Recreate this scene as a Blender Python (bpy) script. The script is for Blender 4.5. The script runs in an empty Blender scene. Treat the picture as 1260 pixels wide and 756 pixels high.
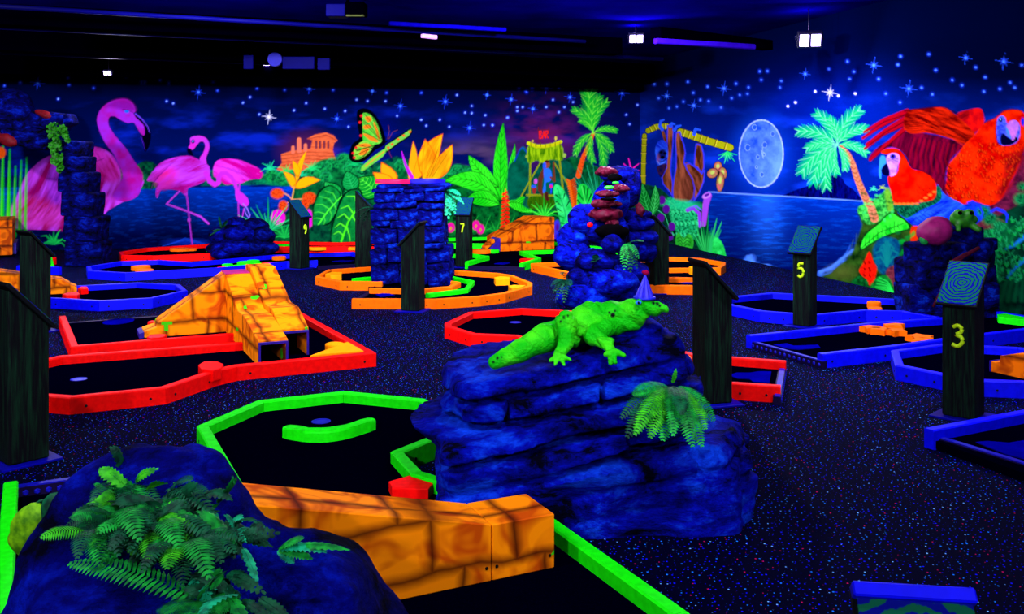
import bpy, bmesh, math, random
import numpy as np
from mathutils import Vector, Matrix
random.seed(7)
SC = bpy.context.scene
COL = SC.collection
# ---------------------------------------------------------------- camera, world, exposure
FOC, CX, HY, CAMZ = 1170.0, 630.0, 193.0, 1.57     # focal length and horizon measured on the 1260x756 frame
cam_data = bpy.data.cameras.new('camera')
cam_data.sensor_width = 36.0
cam_data.lens = 36.0 * FOC / 1260.0
cam_data.shift_y = -(378.0 - HY) / 1260.0
cam = bpy.data.objects.new('camera', cam_data)
cam.location = (0, 0, CAMZ)
cam.rotation_euler = (math.pi / 2, 0, 0)
COL.objects.link(cam)
SC.camera = cam
cam_data.clip_end = 200
world = bpy.data.worlds.new('hall_darkness')
SC.world = world
world.use_nodes = True
world.node_tree.nodes['Background'].inputs[0].default_value = (0.02, 0.02, 0.10, 1)
world.node_tree.nodes['Background'].inputs[1].default_value = 0.02
SC.view_settings.view_transform = 'Standard'
SC.view_settings.look = 'None'
SC.view_settings.gamma = 1.0
SC.view_settings.use_curve_mapping = False
SC.view_settings.exposure = 0.0
UV = (0.76, 0.72, 1.0)          # the black-light lamps' glow colour
POWER = 0.38                     # common dimmer of all ceiling lamps

# ---------------------------------------------------------------- measuring helpers
def gp(px, py, z=0.0):
    """point on the level z seen at a pixel of the photograph"""
    d = (CAMZ - z) * FOC / (py - HY)
    return Vector(((px - CX) / FOC * d, d, z))
def dp(px, py, d):
    """point at depth d seen at a pixel of the photograph"""
    return Vector(((px - CX) / FOC * d, d, CAMZ - (py - HY) / FOC * d))
def fr(x0, y0, s):
    return lambda pts: [(x0 + x / s, y0 + y / s) for x, y in pts]
def lin(c):
    return tuple((max(0, v) / 255.0) ** 2.2 for v in c)

# ---------------------------------------------------------------- materials
MATS = {}
def mat(name, rgb, rough=0.6, spec=0.25, var=0.25, scale=14.0, metal=0.0, bump=0.0, rgb2=None, emit=0.0):
    if name in MATS: return MATS[name]
    m = bpy.data.materials.new(name); m.use_nodes = True
    nt = m.node_tree; b = nt.nodes['Principled BSDF']
    c = lin(rgb); c2 = lin(rgb2) if rgb2 else tuple(v * (1 - var) for v in c)
    tc = nt.nodes.new('ShaderNodeTexCoord')
    nz = nt.nodes.new('ShaderNodeTexNoise'); nz.inputs['Scale'].default_value = scale; nz.inputs['Detail'].default_value = 5
    nt.links.new(tc.outputs['Object'], nz.inputs['Vector'])
    rp = nt.nodes.new('ShaderNodeValToRGB')
    rp.color_ramp.elements[0].position = 0.36; rp.color_ramp.elements[0].color = (*c2, 1)
    rp.color_ramp.elements[1].position = 0.64; rp.color_ramp.elements[1].color = (*c, 1)
    nt.links.new(nz.outputs['Fac'], rp.inputs['Fac'])
    nt.links.new(rp.outputs['Color'], b.inputs['Base Color'])
    b.inputs['Roughness'].default_value = rough
    b.inputs['Specular IOR Level'].default_value = spec
    b.inputs['Metallic'].default_value = metal
    if bump:
        bp = nt.nodes.new('ShaderNodeBump'); bp.inputs['Strength'].default_value = bump; bp.inputs['Distance'].default_value = 0.02
        nt.links.new(nz.outputs['Fac'], bp.inputs['Height']); nt.links.new(bp.outputs['Normal'], b.inputs['Normal'])
    if emit:
        b.inputs['Emission Color'].default_value = (*c, 1); b.inputs['Emission Strength'].default_value = emit
    MATS[name] = m
    return m
def wood_mat(name, dark, light):
    if name in MATS: return MATS[name]
    m = bpy.data.materials.new(name); m.use_nodes = True
    nt = m.node_tree; b = nt.nodes['Principled BSDF']
    tc = nt.nodes.new('ShaderNodeTexCoord'); mp = nt.nodes.new('ShaderNodeMapping'); mp.inputs['Scale'].default_value = (34, 34, 2.2)
    nz = nt.nodes.new('ShaderNodeTexNoise'); nz.inputs['Scale'].default_value = 1.6; nz.inputs['Detail'].default_value = 7; nz.inputs['Roughness'].default_value = 0.7
    nt.links.new(tc.outputs['Object'], mp.inputs['Vector']); nt.links.new(mp.outputs['Vector'], nz.inputs['Vector'])
    rp = nt.nodes.new('ShaderNodeValToRGB')
    rp.color_ramp.elements[0].position = 0.45; rp.color_ramp.elements[0].color = (*lin(dark), 1)
    rp.color_ramp.elements[1].position = 0.72; rp.color_ramp.elements[1].color = (*lin(light), 1)
    nt.links.new(nz.outputs['Fac'], rp.inputs['Fac']); nt.links.new(rp.outputs['Color'], b.inputs['Base Color'])
    bp = nt.nodes.new('ShaderNodeBump'); bp.inputs['Strength'].default_value = 0.6; bp.inputs['Distance'].default_value = 0.01
    nt.links.new(nz.outputs['Fac'], bp.inputs['Height']); nt.links.new(bp.outputs['Normal'], b.inputs['Normal'])
    b.inputs['Roughness'].default_value = 0.8; b.inputs['Specular IOR Level'].default_value = 0.1
    MATS[name] = m
    return m
def vcol_mat(name, rough=0.8, spec=0.1, bump=0.0):
    if name in MATS: return MATS[name]
    m = bpy.data.materials.new(name); m.use_nodes = True
    nt = m.node_tree; b = nt.nodes['Principled BSDF']
    a = nt.nodes.new('ShaderNodeAttribute'); a.attribute_name = 'paint'
    nt.links.new(a.outputs['Color'], b.inputs['Base Color'])
    b.inputs['Roughness'].default_value = rough; b.inputs['Specular IOR Level'].default_value = spec
    if bump:
        tc = nt.nodes.new('ShaderNodeTexCoord')
        nz = nt.nodes.new('ShaderNodeTexNoise'); nz.inputs['Scale'].default_value = 70; nz.inputs['Detail'].default_value = 4
        nt.links.new(tc.outputs['Object'], nz.inputs['Vector'])
        bp = nt.nodes.new('ShaderNodeBump'); bp.inputs['Strength'].default_value = bump; bp.inputs['Distance'].default_value = 0.02
        nt.links.new(nz.outputs['Fac'], bp.inputs['Height']); nt.links.new(bp.outputs['Normal'], b.inputs['Normal'])
    MATS[name] = m
    return m

# ---------------------------------------------------------------- object helpers
def link(name, me, material=None, parent=None, smooth=False):
    o = bpy.data.objects.new(name, me); COL.objects.link(o)
    if material is not None:
        me.materials.clear(); me.materials.append(material)
    if smooth and len(me.polygons):
        me.polygons.foreach_set('use_smooth', [True] * len(me.polygons))
    if parent is not None: o.parent = parent
    return o
def pymesh(name, verts, faces):
    me = bpy.data.meshes.new(name); me.from_pydata([tuple(v) for v in verts], [], faces); me.update(); return me
def fixn(me):
    bm = bmesh.new(); bm.from_mesh(me); bmesh.ops.recalc_face_normals(bm, faces=bm.faces[:]); bm.to_mesh(me); bm.free(); return me
def tag(o, label=None, cat=None, group=None, kind=None):
    if label: o['label'] = label
    if cat: o['category'] = cat
    if group: o['group'] = group
    if kind: o['kind'] = kind
    return o
def empty(name, loc, label, cat, group=None, rz=0.0):
    o = bpy.data.objects.new(name, None); o.empty_display_size = 0.05; COL.objects.link(o)
    o.location = loc; o.rotation_euler = (0, 0, rz)
    return tag(o, label, cat, group)
def bm_mesh(name, bm):
    me = bpy.data.meshes.new(name); bmesh.ops.recalc_face_normals(bm, faces=bm.faces[:]); bm.to_mesh(me); bm.free(); return me
def box_bm(bm, c, s, rot=None, bevel=0.0):
    r = bmesh.ops.create_cube(bm, size=1.0)
    vs = r['verts']
    M = Matrix.Translation(Vector(c)) @ (rot.to_4x4() if rot is not None else Matrix.Identity(4)) @ Matrix.Diagonal((*s, 1))
    bmesh.ops.transform(bm, matrix=M, verts=vs)
    if bevel:
        es = list({e for v in vs for e in v.link_edges})
        bmesh.ops.bevel(bm, geom=es, offset=bevel, segments=1, affect='EDGES', profile=0.5)
def box(name, c, s, material, parent=None, rot=None, bevel=0.004):
    bm = bmesh.new(); box_bm(bm, c, s, rot, bevel); return link(name, bm_mesh(name, bm), material, parent)
def cyl_bm(bm, p0, p1, r0, r1=None, n=12):
    p0 = Vector(p0); p1 = Vector(p1); r1 = r0 if r1 is None else r1
    d = p1 - p0; q = d.to_track_quat('Z', 'Y').to_matrix().to_4x4()
    bmesh.ops.create_cone(bm, cap_ends=True, segments=n, radius1=r0, radius2=max(r1, 1e-5), depth=d.length,
                          matrix=Matrix.Translation((p0 + p1) / 2) @ q)
def cyl(name, p0, p1, r0, material, parent=None, r1=None, n=12, smooth=False):
    bm = bmesh.new(); cyl_bm(bm, p0, p1, r0, r1, n); return link(name, bm_mesh(name, bm), material, parent, smooth)
def tube(name, pts, radii, material, parent=None, n=8, smooth=True):
    """swept tube through pts"""
    pts = [Vector(p) for p in pts]
    if not hasattr(radii, '__len__'): radii = [radii] * len(pts)
    V = []; F = []
    for i, p in enumerate(pts):
        t = (pts[min(i + 1, len(pts) - 1)] - pts[max(i - 1, 0)]).normalized()
        a = t.cross(Vector((0, 0, 1)))
        if a.length < 1e-3: a = t.cross(Vector((0, 1, 0)))
        a.normalize(); b = t.cross(a)
        for k in range(n):
            th = 2 * math.pi * k / n
            V.append(p + (a * math.cos(th) + b * math.sin(th)) * radii[i])
    for i in range(len(pts) - 1):
        for k in range(n):
            F.append((i * n + k, i * n + (k + 1) % n, (i + 1) * n + (k + 1) % n, (i + 1) * n + k))
    F.append(tuple(range(n))); F.append(tuple(range((len(pts) - 1) * n, len(pts) * n)))
    return link(name, fixn(pymesh(name, V, F)), material, parent, smooth)
def slab(name, pts, z0, z1, material, parent=None, bevel=0.0):
    """polygon (world xy) extruded from z0 to z1"""
    bm = bmesh.new()
    n = len(pts)
    lo = [bm.verts.new((p[0], p[1], z0)) for p in pts]; hi = [bm.verts.new((p[0], p[1], z1)) for p in pts]
    top = bm.faces.new(hi); bm.faces.new(lo[::-1])
    for i in range(n): bm.faces.new((lo[i], lo[(i + 1) % n], hi[(i + 1) % n], hi[i]))
    if bevel: bmesh.ops.bevel(bm, geom=list(top.edges), offset=bevel, segments=2, affect='EDGES', profile=0.5)
    big = [f for f in bm.faces if len(f.verts) > 4]
    if big: bmesh.ops.triangulate(bm, faces=big)
    return link(name, bm_mesh(name, bm), material, parent)
def disc_pts(c, rx, ry=None, n=20, rot=0.0, wob=0.0, ph=0.0):
    ry = rx if ry is None else ry
    out = []
    for k in range(n):
        t = 2 * math.pi * k / n
        r = 1 + wob * math.sin(5 * t + ph) + wob * 0.6 * math.sin(3 * t + 2 * ph)
        x = rx * r * math.cos(t); y = ry * r * math.sin(t)
        out.append((c[0] + x * math.cos(rot) - y * math.sin(rot), c[1] + x * math.sin(rot) + y * math.cos(rot)))
    return out

# ---------------------------------------------------------------- noise and implicit surfaces
_rng = np.random.RandomState(3)
_LAT = _rng.rand(32, 32, 32).astype(np.float32)
def vnoise3(x, y, z):
    xi = np.floor(x).astype(np.int32); yi = np.floor(y).astype(np.int32); zi = np.floor(z).astype(np.int32)
    fx = x - xi; fy = y - yi; fz = z - zi
    fx = fx * fx * (3 - 2 * fx); fy = fy * fy * (3 - 2 * fy); fz = fz * fz * (3 - 2 * fz)
    def L(a, b, c): return _LAT[(xi + a) & 31, (yi + b) & 31, (zi + c) & 31]
    c00 = L(0, 0, 0) * (1 - fx) + L(1, 0, 0) * fx; c10 = L(0, 1, 0) * (1 - fx) + L(1, 1, 0) * fx
    c01 = L(0, 0, 1) * (1 - fx) + L(1, 0, 1) * fx; c11 = L(0, 1, 1) * (1 - fx) + L(1, 1, 1) * fx
    return (c00 * (1 - fy) + c10 * fy) * (1 - fz) + (c01 * (1 - fy) + c11 * fy) * fz
def fbm3(x, y, z, s, octv=4, seed=0.0):
    a = 0.5; t = 0.0; tot = 0.0
    for i in range(octv):
        t = t + a * (vnoise3(x * s + seed + i * 7.3, y * s + seed * 1.7 + i * 3.1, z * s - seed + i * 5.9) - 0.5); tot += a
        a *= 0.5; s *= 2.03
    return t / tot
def fbm2(x, y, s, octv=4, seed=0.0):
    return fbm3(x, y, np.zeros_like(x) + seed * 0.37, s, octv, seed)
def surface_net(field, lo, hi, n):
    """naive surface nets of field(x,y,z)<0 inside; n = cells along the longest side"""
    lo = np.array(lo, float); hi = np.array(hi, float)
    h = (hi - lo).max() / n
    dims = np.ceil((hi - lo) / h).astype(int) + 2
    ax = [lo[i] + h * np.arange(dims[i]) for i in range(3)]
    X, Y, Z = np.meshgrid(*ax, indexing='ij')
    f = field(X.astype(np.float32), Y.astype(np.float32), Z.astype(np.float32))
    f[0] = f[-1] = 1; f[:, 0] = f[:, -1] = 1; f[:, :, 0] = np.maximum(f[:, :, 0], h * .5); f[:, :, -1] = 1
    ins = f < 0
    c = np.zeros(np.array(f.shape) - 1, np.int32)
    off = [(i, j, k) for i in (0, 1) for j in (0, 1) for k in (0, 1)]
    nx, ny, nz_ = c.shape
    sl = lambda A, o: A[o[0]:o[0] + nx, o[1]:o[1] + ny, o[2]:o[2] + nz_]
    for o in off: c += sl(ins, o)
    act = (c > 0) & (c < 8)
    P = np.zeros(c.shape + (3,), np.float32); cnt = np.zeros(c.shape, np.float32)
    for a in range(8):
        for b in range(a + 1, 8):
            oa, ob = off[a], off[b]
            if sum(abs(oa[i] - ob[i]) for i in range(3)) != 1: continue
            fa, fb = sl(f, oa), sl(f, ob)
            cr = (fa < 0) != (fb < 0)
            t = np.where(cr, fa / np.where(cr, fa - fb, 1), 0)
            for i in range(3): P[..., i] += np.where(cr, oa[i] + t * (ob[i] - oa[i]), 0)
            cnt += cr
    idx = np.argwhere(act)
    vid = -np.ones(c.shape, np.int64); vid[act] = np.arange(len(idx))
    V = (P[act] / cnt[act][:, None] + idx) * h + lo
    faces = []
    for axis in range(3):
        s0 = [slice(None)] * 3; s1 = [slice(None)] * 3
        s0[axis] = slice(0, -1); s1[axis] = slice(1, None)
        a_, b_ = ins[tuple(s0)], ins[tuple(s1)]
        for flip in (False, True):
            e = np.argwhere((a_ & ~b_) if not flip else (~a_ & b_))
            u, v = [i for i in range(3) if i != axis]
            ok = (e[:, u] > 0) & (e[:, v] > 0) & (e[:, u] < f.shape[u] - 1) & (e[:, v] < f.shape[v] - 1)
            e = e[ok]
            q = []
            for (du, dv) in ((-1, -1), (0, -1), (0, 0), (-1, 0)):
                g = e.copy(); g[:, u] += du; g[:, v] += dv
                q.append(vid[g[:, 0], g[:, 1], g[:, 2]])
            q = np.stack(q, 1)
            if flip != (axis == 1): q = q[:, ::-1]
            faces.append(q)
    Fq = np.concatenate(faces)
    Fq = Fq[(Fq >= 0).all(1)]
    return V, Fq
def quad_mesh(name, V, Fq, colors=None):
    me = bpy.data.meshes.new(name)
    me.vertices.add(len(V)); me.vertices.foreach_set('co', np.asarray(V, np.float32).ravel())
    me.loops.add(len(Fq) * 4); me.loops.foreach_set('vertex_index', np.asarray(Fq, np.int32).ravel())
    me.polygons.add(len(Fq)); me.polygons.foreach_set('loop_start', np.arange(len(Fq), dtype=np.int32) * 4)
    me.polygons.foreach_set('loop_total', np.full(len(Fq), 4, np.int32))
    me.update(); me.validate()
    if colors is not None:
        at = me.attributes.new('paint', 'FLOAT_COLOR', 'POINT')
        ca = np.ones((len(V), 4), np.float32); ca[:, :3] = colors
        at.data.foreach_set('color', ca.ravel())
    return me
def smin(a, b, k):
    h = np.clip(0.5 + 0.5 * (b - a) / k, 0, 1)
    return b + (a - b) * h - k * h * (1 - h)
def s_caps(X, Y, Z, a, b, ra, rb):
    a = np.array(a, np.float32); b = np.array(b, np.float32); ab = b - a
    t = np.clip(((X - a[0]) * ab[0] + (Y - a[1]) * ab[1] + (Z - a[2]) * ab[2]) / (ab @ ab + 1e-9), 0, 1)
    return np.sqrt((X - a[0] - t * ab[0]) ** 2 + (Y - a[1] - t * ab[1]) ** 2 + (Z - a[2] - t * ab[2]) ** 2) - (ra + (rb - ra) * t)
def s_ell(X, Y, Z, c, r, rz=0.0, ry=0.0):
    x, y, z = X - c[0], Y - c[1], Z - c[2]
    if rz:
        cs, sn = math.cos(rz), math.sin(rz); x, y = x * cs + y * sn, -x * sn + y * cs
    if ry:
        cs, sn = math.cos(ry), math.sin(ry); x, z = x * cs - z * sn, x * sn + z * cs
    k = np.sqrt((x / r[0]) ** 2 + (y / r[1]) ** 2 + (z / r[2]) ** 2)
    return (k - 1) * min(r)
def s_box(X, Y, Z, c, s, rnd=0.05, rz=0.0, ry=0.0):
    x, y, z = X - c[0], Y - c[1], Z - c[2]
    if rz:
        cs, sn = math.cos(rz), math.sin(rz); x, y = x * cs + y * sn, -x * sn + y * cs
    if ry:
        cs, sn = math.cos(ry), math.sin(ry); x, z = x * cs - z * sn, x * sn + z * cs
    qx, qy, qz = np.abs(x) - s[0] + rnd, np.abs(y) - s[1] + rnd, np.abs(z) - s[2] + rnd
    return np.sqrt(np.maximum(qx, 0) ** 2 + np.maximum(qy, 0) ** 2 + np.maximum(qz, 0) ** 2) + np.minimum(np.maximum(qx, np.maximum(qy, qz)), 0) - rnd
def rock_obj(name, field, lo, hi, n, material, parent=None, colfn=None, origin=None, smooth=True):
    V, F = surface_net(field, lo, hi, n)
    C = colfn(V) if colfn else None
    if origin is not None: V = V - np.array(origin)
    o = link(name, quad_mesh(name, V, F, C), material, parent, smooth)
    if origin is not None and parent is None: o.location = origin
    return o
# ================================================================ the room: floor, painted walls, ceiling
CORNER = np.array([2.5, 18.6]); NRM = math.hypot(1, .25)
E_BACK = np.array([-1, -.25]) / NRM; E_RIGHT = np.array([.25, -1]) / NRM
CEIL_Z = 3.40
class Mural:
    """wall painter: colours are laid onto the wall's own grid of points (u along the wall, z up)"""
    def __init__(s, e, length, du, dz):
        s.u = np.arange(0, length + du, du); s.z = np.arange(0, CEIL_Z + dz * .5, dz); s.z[-1] = CEIL_Z
        s.x = CORNER[0] + s.u * e[0]; s.y = CORNER[1] + s.u * e[1]
        s.PX = CX + FOC * s.x / s.y
        s.PY = HY - FOC * (s.z[:, None] - CAMZ) / s.y[None, :]
        H, W = s.PY.shape
        s.img = np.zeros((H, W, 3), np.float32); s.ids = np.zeros((H, W), np.int32); s.names = ['wall']
    def new(s, name):
        s.names.append(name); return len(s.names) - 1
    def win(s, x0, x1, y0, y1):
        c = np.where((s.PX >= x0) & (s.PX <= x1))[0]
        if not len(c): return None
        c0, c1 = c[0], c[-1] + 1
        sub = s.PY[:, c0:c1]
        r = np.where(((sub >= y0) & (sub <= y1)).any(1))[0]
        if not len(r): return None
        r0, r1 = r[0], r[-1] + 1
        X = np.broadcast_to(s.PX[None, c0:c1], (r1 - r0, c1 - c0)).astype(np.float32)
        return slice(r0, r1), slice(c0, c1), X, s.PY[r0:r1, c0:c1].astype(np.float32)
    def put(s, w, a, col, fid):
        r, c, X, Y = w
        col = col(X, Y) if callable(col) else np.array(lin(col), np.float32)
        im = s.img[r, c]; im += (col - im) * a[..., None]
        if fid is not None:
            k = s.ids[r, c]; k[a > 0.5] = fid
    def fill(s, pts, col, soft=1.2, fid=None, alpha=1.0, rnd=True):
        p = np.array(smooth_loop(pts) if rnd else pts, np.float32)
        w = s.win(p[:, 0].min() - soft * 2, p[:, 0].max() + soft * 2, p[:, 1].min() - soft * 2, p[:, 1].max() + soft * 2)
        if w is None: return
        X, Y = w[2], w[3]
        d2 = np.full(X.shape, 1e9, np.float32); ins = np.zeros(X.shape, bool)
        for i in range(len(p)):
            ax, ay = p[i - 1]; bx, by = p[i]
            ex, ey = bx - ax, by - ay
            t = np.clip(((X - ax) * ex + (Y - ay) * ey) / (ex * ex + ey * ey + 1e-9), 0, 1)
            d2 = np.minimum(d2, (X - ax - t * ex) ** 2 + (Y - ay - t * ey) ** 2)
            if ay != by: ins ^= ((ay > Y) != (by > Y)) & (X < (bx - ax) * (Y - ay) / (by - ay) + ax)
        sd = np.sqrt(d2); sd[ins] *= -1
        s.put(w, np.clip(.5 - sd / soft, 0, 1) * alpha, col, fid)
    def line(s, pts, w0, w1, col, soft=1.0, alpha=1.0, fid=None):
        p = np.array(pts, np.float32); m = max(w0, w1) + soft * 2
        w = s.win(p[:, 0].min() - m, p[:, 0].max() + m, p[:, 1].min() - m, p[:, 1].max() + m)
        if w is None: return
        X, Y = w[2], w[3]
        best = np.full(X.shape, 1e9, np.float32); n = len(p) - 1
        for i in range(n):
            ax, ay = p[i]; bx, by = p[i + 1]; ex, ey = bx - ax, by - ay
            t = np.clip(((X - ax) * ex + (Y - ay) * ey) / (ex * ex + ey * ey + 1e-9), 0, 1)
            r = (w0 + (w1 - w0) * (i + t) / n) * .5
            best = np.minimum(best, np.hypot(X - ax - t * ex, Y - ay - t * ey) - r)
        s.put(w, np.clip(.5 - best / soft, 0, 1) * alpha, col, fid)
    def ell(s, cx, cy, rx, ry, col, soft=1.0, rot=0.0, fid=None, alpha=1.0, power=None):
        m = max(rx, ry) * (1 if power is None else 1) + soft * 2
        w = s.win(cx - m, cx + m, cy - m, cy + m)
        if w is None: return
        X, Y = w[2] - cx, w[3] - cy; c, sn = math.cos(rot), math.sin(rot)
        k = np.hypot((X * c + Y * sn) / rx, (-X * sn + Y * c) / ry)
        a = np.clip(.5 - (k - 1) * min(rx, ry) / soft, 0, 1) if power is None else np.clip(1 - k, 0, 1) ** power
        s.put(w, a * alpha, col, fid)
    def leaf(s, b, t, wid, col, vein=None, nv=6, bend=0.0, edge=None, fid=None, vw=.8, belly=.8, notch=False):
        (bx, by), (tx, ty) = b, t; L = math.hypot(tx - bx, ty - by)
        ux, uy = (tx - bx) / L, (ty - by) / L; qx, qy = -uy, ux
        def ax(k): 
            o = bend * L * 4 * k * (1 - k); return bx + ux * L * k + qx * o, by + uy * L * k + qy * o
        prof = lambda k: wid * max(0, math.sin(math.pi * min(1, k) ** belly)) ** .85
        ks = [i / 14 for i in range(15)]
        left = [(ax(k)[0] + qx * prof(k), ax(k)[1] + qy * prof(k)) for k in ks]
        right = [(ax(k)[0] - qx * prof(k), ax(k)[1] - qy * prof(k)) for k in ks[1:-1]][::-1]
        if edge: s.fill([(ax(.5)[0] + (x - ax(.5)[0]) * 1.0 + (x - ax(.5)[0]) * 1.6 / max(L * .5, 1), ax(.5)[1] + (y - ax(.5)[1]) * (1 + 1.6 / max(L * .5, 1))) for x, y in left + right], edge, 1.2, fid, rnd=False)
        s.fill(left + right, col, 1.0, fid, rnd=False)
        if vein:
            s.line([ax(k) for k in ks], vw * 1.5, vw * .6, vein, 1.0, .9)
            for i in range(nv):
                k = .1 + .72 * i / max(nv - 1, 1); x, y = ax(k)
                for sg in (1, -1):
                    k2 = min(.97, k + .2); ex, ey = ax(k2); w_ = prof(k2) * .92
                    mx, my = ax(k + .07); wm = prof(k) * .5
                    s.line([(x, y), (mx + sg * qx * wm, my + sg * qy * wm), (ex + sg * qx * w_, ey + sg * qy * w_)], vw, vw * .5, vein, .9, .85)
                    if notch: s.line([(mx + sg * qx * prof(k) * .45, my + sg * qy * prof(k) * .45), (ex + sg * qx * w_ * 1.1, ey + sg * qy * w_ * 1.1)], vw * .8, vw * 2.2, (4, 24, 20), .8, .9)
    def palm(s, c, ends, col, hi, n=26, wid=.22, fid=None, sag=.12):
        cx, cy = c
        for j, (ex, ey) in enumerate(ends):
            L = math.hypot(ex - cx, ey - cy); nx, ny = -(ey - cy) / L, (ex - cx) / L
            if ny > 0: nx, ny = -nx, -ny
            P = lambda k: (cx + (ex - cx) * k + nx * sag * L * 4 * k * (1 - k), cy + (ey - cy) * k + ny * sag * L * 4 * k * (1 - k))
            for i in range(n):
                k = .12 + .86 * i / (n - 1); x, y = P(k); x2, y2 = P(min(1.0, k + .02)); 
                tx, ty = (x2 - P(k - .03)[0]), (y2 - P(k - .03)[1]); tl = math.hypot(tx, ty) + 1e-6; tx /= tl; ty /= tl
                ll = L * wid * (math.sin(math.pi * (.12 + .8 * k)) ** .7 + .12) * (.82 + .36 * ((i * 37 + j * 11) % 7) / 7)
                for sg in (1, -1):
                    gx, gy = tx * .95 - sg * ty * .62, ty * .95 + sg * tx * .62 + .10
                    s.line([(x, y), (x + gx * ll, y + gy * ll)], 1.5, .35, hi if (i * 7 + j) % 5 == 0 else col, 1.2, .9, fid)
            s.line([P(k / 8) for k in range(9)], 1.2, .4, hi, 1.0, .6, fid)
    def tuft(s, c, n, L, a0, a1, col, w=2.0, fid=None, hi=None, curve=.0):
        for i in range(n):
            a = math.radians(a0 + (a1 - a0) * i / max(n - 1, 1)); l = L * (.75 + .25 * math.sin(i * 2.4))
            mx, my = c[0] + math.cos(a) * l * .55, c[1] - math.sin(a) * l * .55
            ex, ey = c[0] + math.cos(a) * l, c[1] - math.sin(a) * l + abs(math.cos(a)) * l * curve
            s.line([c, (mx, my), (ex, ey)], w, .4, hi if (hi and i % 2) else col, 1.0, .95, fid)
    def star(s, x, y, r, col, wht=False):
        for k in range(8):
            a = math.pi * k / 4 + .15; l = r * (1 if k % 2 == 0 else .55)
            s.line([(x, y), (x + math.cos(a) * l, y + math.sin(a) * l)], 1.4 if wht else 1.0, .3, col, .9, .9)
        s.ell(x, y, r * .55, r * .55, col, power=1.6, alpha=.8); s.ell(x, y, 1.6, 1.6, (235, 235, 255) if wht else (70, 130, 255), 1.0)
def smooth_loop(pts, sub=3):
    n = len(pts); out = []
    for i in range(n):
        p0, p1, p2, p3 = pts[i - 1], pts[i], pts[(i + 1) % n], pts[(i + 2) % n]
        for j in range(sub):
            t = j / sub
            f = lambda a, b, c, d: .5 * (2 * b + (c - a) * t + (2 * a - 5 * b + 4 * c - d) * t * t + (3 * b - a - 3 * c + d) * t ** 3)
            x, y = f(p0[0], p1[0], p2[0], p3[0]), f(p0[1], p1[1], p2[1], p3[1])
            out.append((x, y))
    return out
def tex(c1, c2, scale=.12, stretch=(1, 1), seed=0, octv=4, gain=2.4, c3=None):
    a, b = np.array(lin(c1), np.float32), np.array(lin(c2), np.float32)
    def f(X, Y):
        t = np.clip(.5 + gain * fbm2(X * stretch[0], Y * stretch[1], scale, octv, seed), 0, 1)[..., None]
        return a + (b - a) * t
    return f
def ftex(c1, c2, ang, scale=.16, seed=0, gain=2.6, ratio=5.0):
    """feather / hair streaks running along ang (degrees)"""
    a, b = np.array(lin(c1), np.float32), np.array(lin(c2), np.float32); c, s_ = math.cos(math.radians(ang)), math.sin(math.radians(ang))
    def f(X, Y):
        p, q = X * c + Y * s_, -X * s_ + Y * c
        t = np.clip(.5 + gain * fbm2(p / ratio, q, scale, 4, seed), 0, 1)[..., None]
        return a + (b - a) * t
    return f
def grad(c1, c2, y0, y1, n=0.0, seed=0, sc=.05):
    a, b = np.array(lin(c1), np.float32), np.array(lin(c2), np.float32)
    def f(X, Y):
        t = (Y - y0) / (y1 - y0)
        if n: t = t + n * fbm2(X, Y * 2, sc, 4, seed)
        t = np.clip(t, 0, 1)[..., None]
        return a + (b - a) * t
    return f
fA, fB, fC, fD, fE = fr(0, 90, 3.706), fr(320, 90, 3.706), fr(600, 90, 3.706), fr(920, 60, 3.706), fr(920, 200, 3.706)
fP1, fP2, fS, fM, fM2 = fr(1050, 120, 6), fr(1050, 220, 6), fr(770, 140, 6), fr(630, 130, 6), fr(640, 190, 6)
fL, fG, fT, fN, fK = fr(320, 170, 6), fr(0, 110, 6), fr(180, 150, 6), fr(510, 130, 6), fr(860, 120, 6)
def one(f, x, y): return f([(x, y)])[0]

# ---------------------------------------------------------------- back wall: lagoon, flamingos, ruin, jungle bar
mb = Mural(E_BACK, 15.4, .0145, .0145)
W_ALL = (slice(None), slice(None), np.broadcast_to(mb.PX[None, :], mb.PY.shape).astype(np.float32), mb.PY.astype(np.float32))
X, Y = W_ALL[2], W_ALL[3]
cl = fbm2(X, Y * 3.2, .021, 5, 1.0); cl2 = fbm2(X, Y * 2.2, .05, 5, 4.0)
v = np.clip((Y - 88) / 90, 0, 1) ** 1.2
base = np.stack([np.zeros_like(X), .001 + .004 * v, .010 + .085 * v], -1)
cloud = np.clip(cl * 3.2 + .10 + cl2 * .8, 0, 1) ** 1.4 * np.clip((Y - 118) / 40, 0, 1)
fade = np.clip((640 - X) / 200, .25, 1)
base += cloud[..., None] * fade[..., None] * np.array([.002, .014, .40])
brown = np.exp(-(((X - 590) / 55) ** 2 + ((Y - 188) / 14) ** 2)) * np.clip(.5 + cl * 4, 0, 1)
base += brown[..., None] * np.array([.09, .045, .0])
smoke = np.exp(-(((X - 668) / 42) ** 2 + ((Y - 168) / 32) ** 2)) * np.clip(.6 + cl2 * 3, 0, 1)
base += smoke[..., None] * np.array([.13, .004, .01])
mb.img[:] = base * .8
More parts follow.
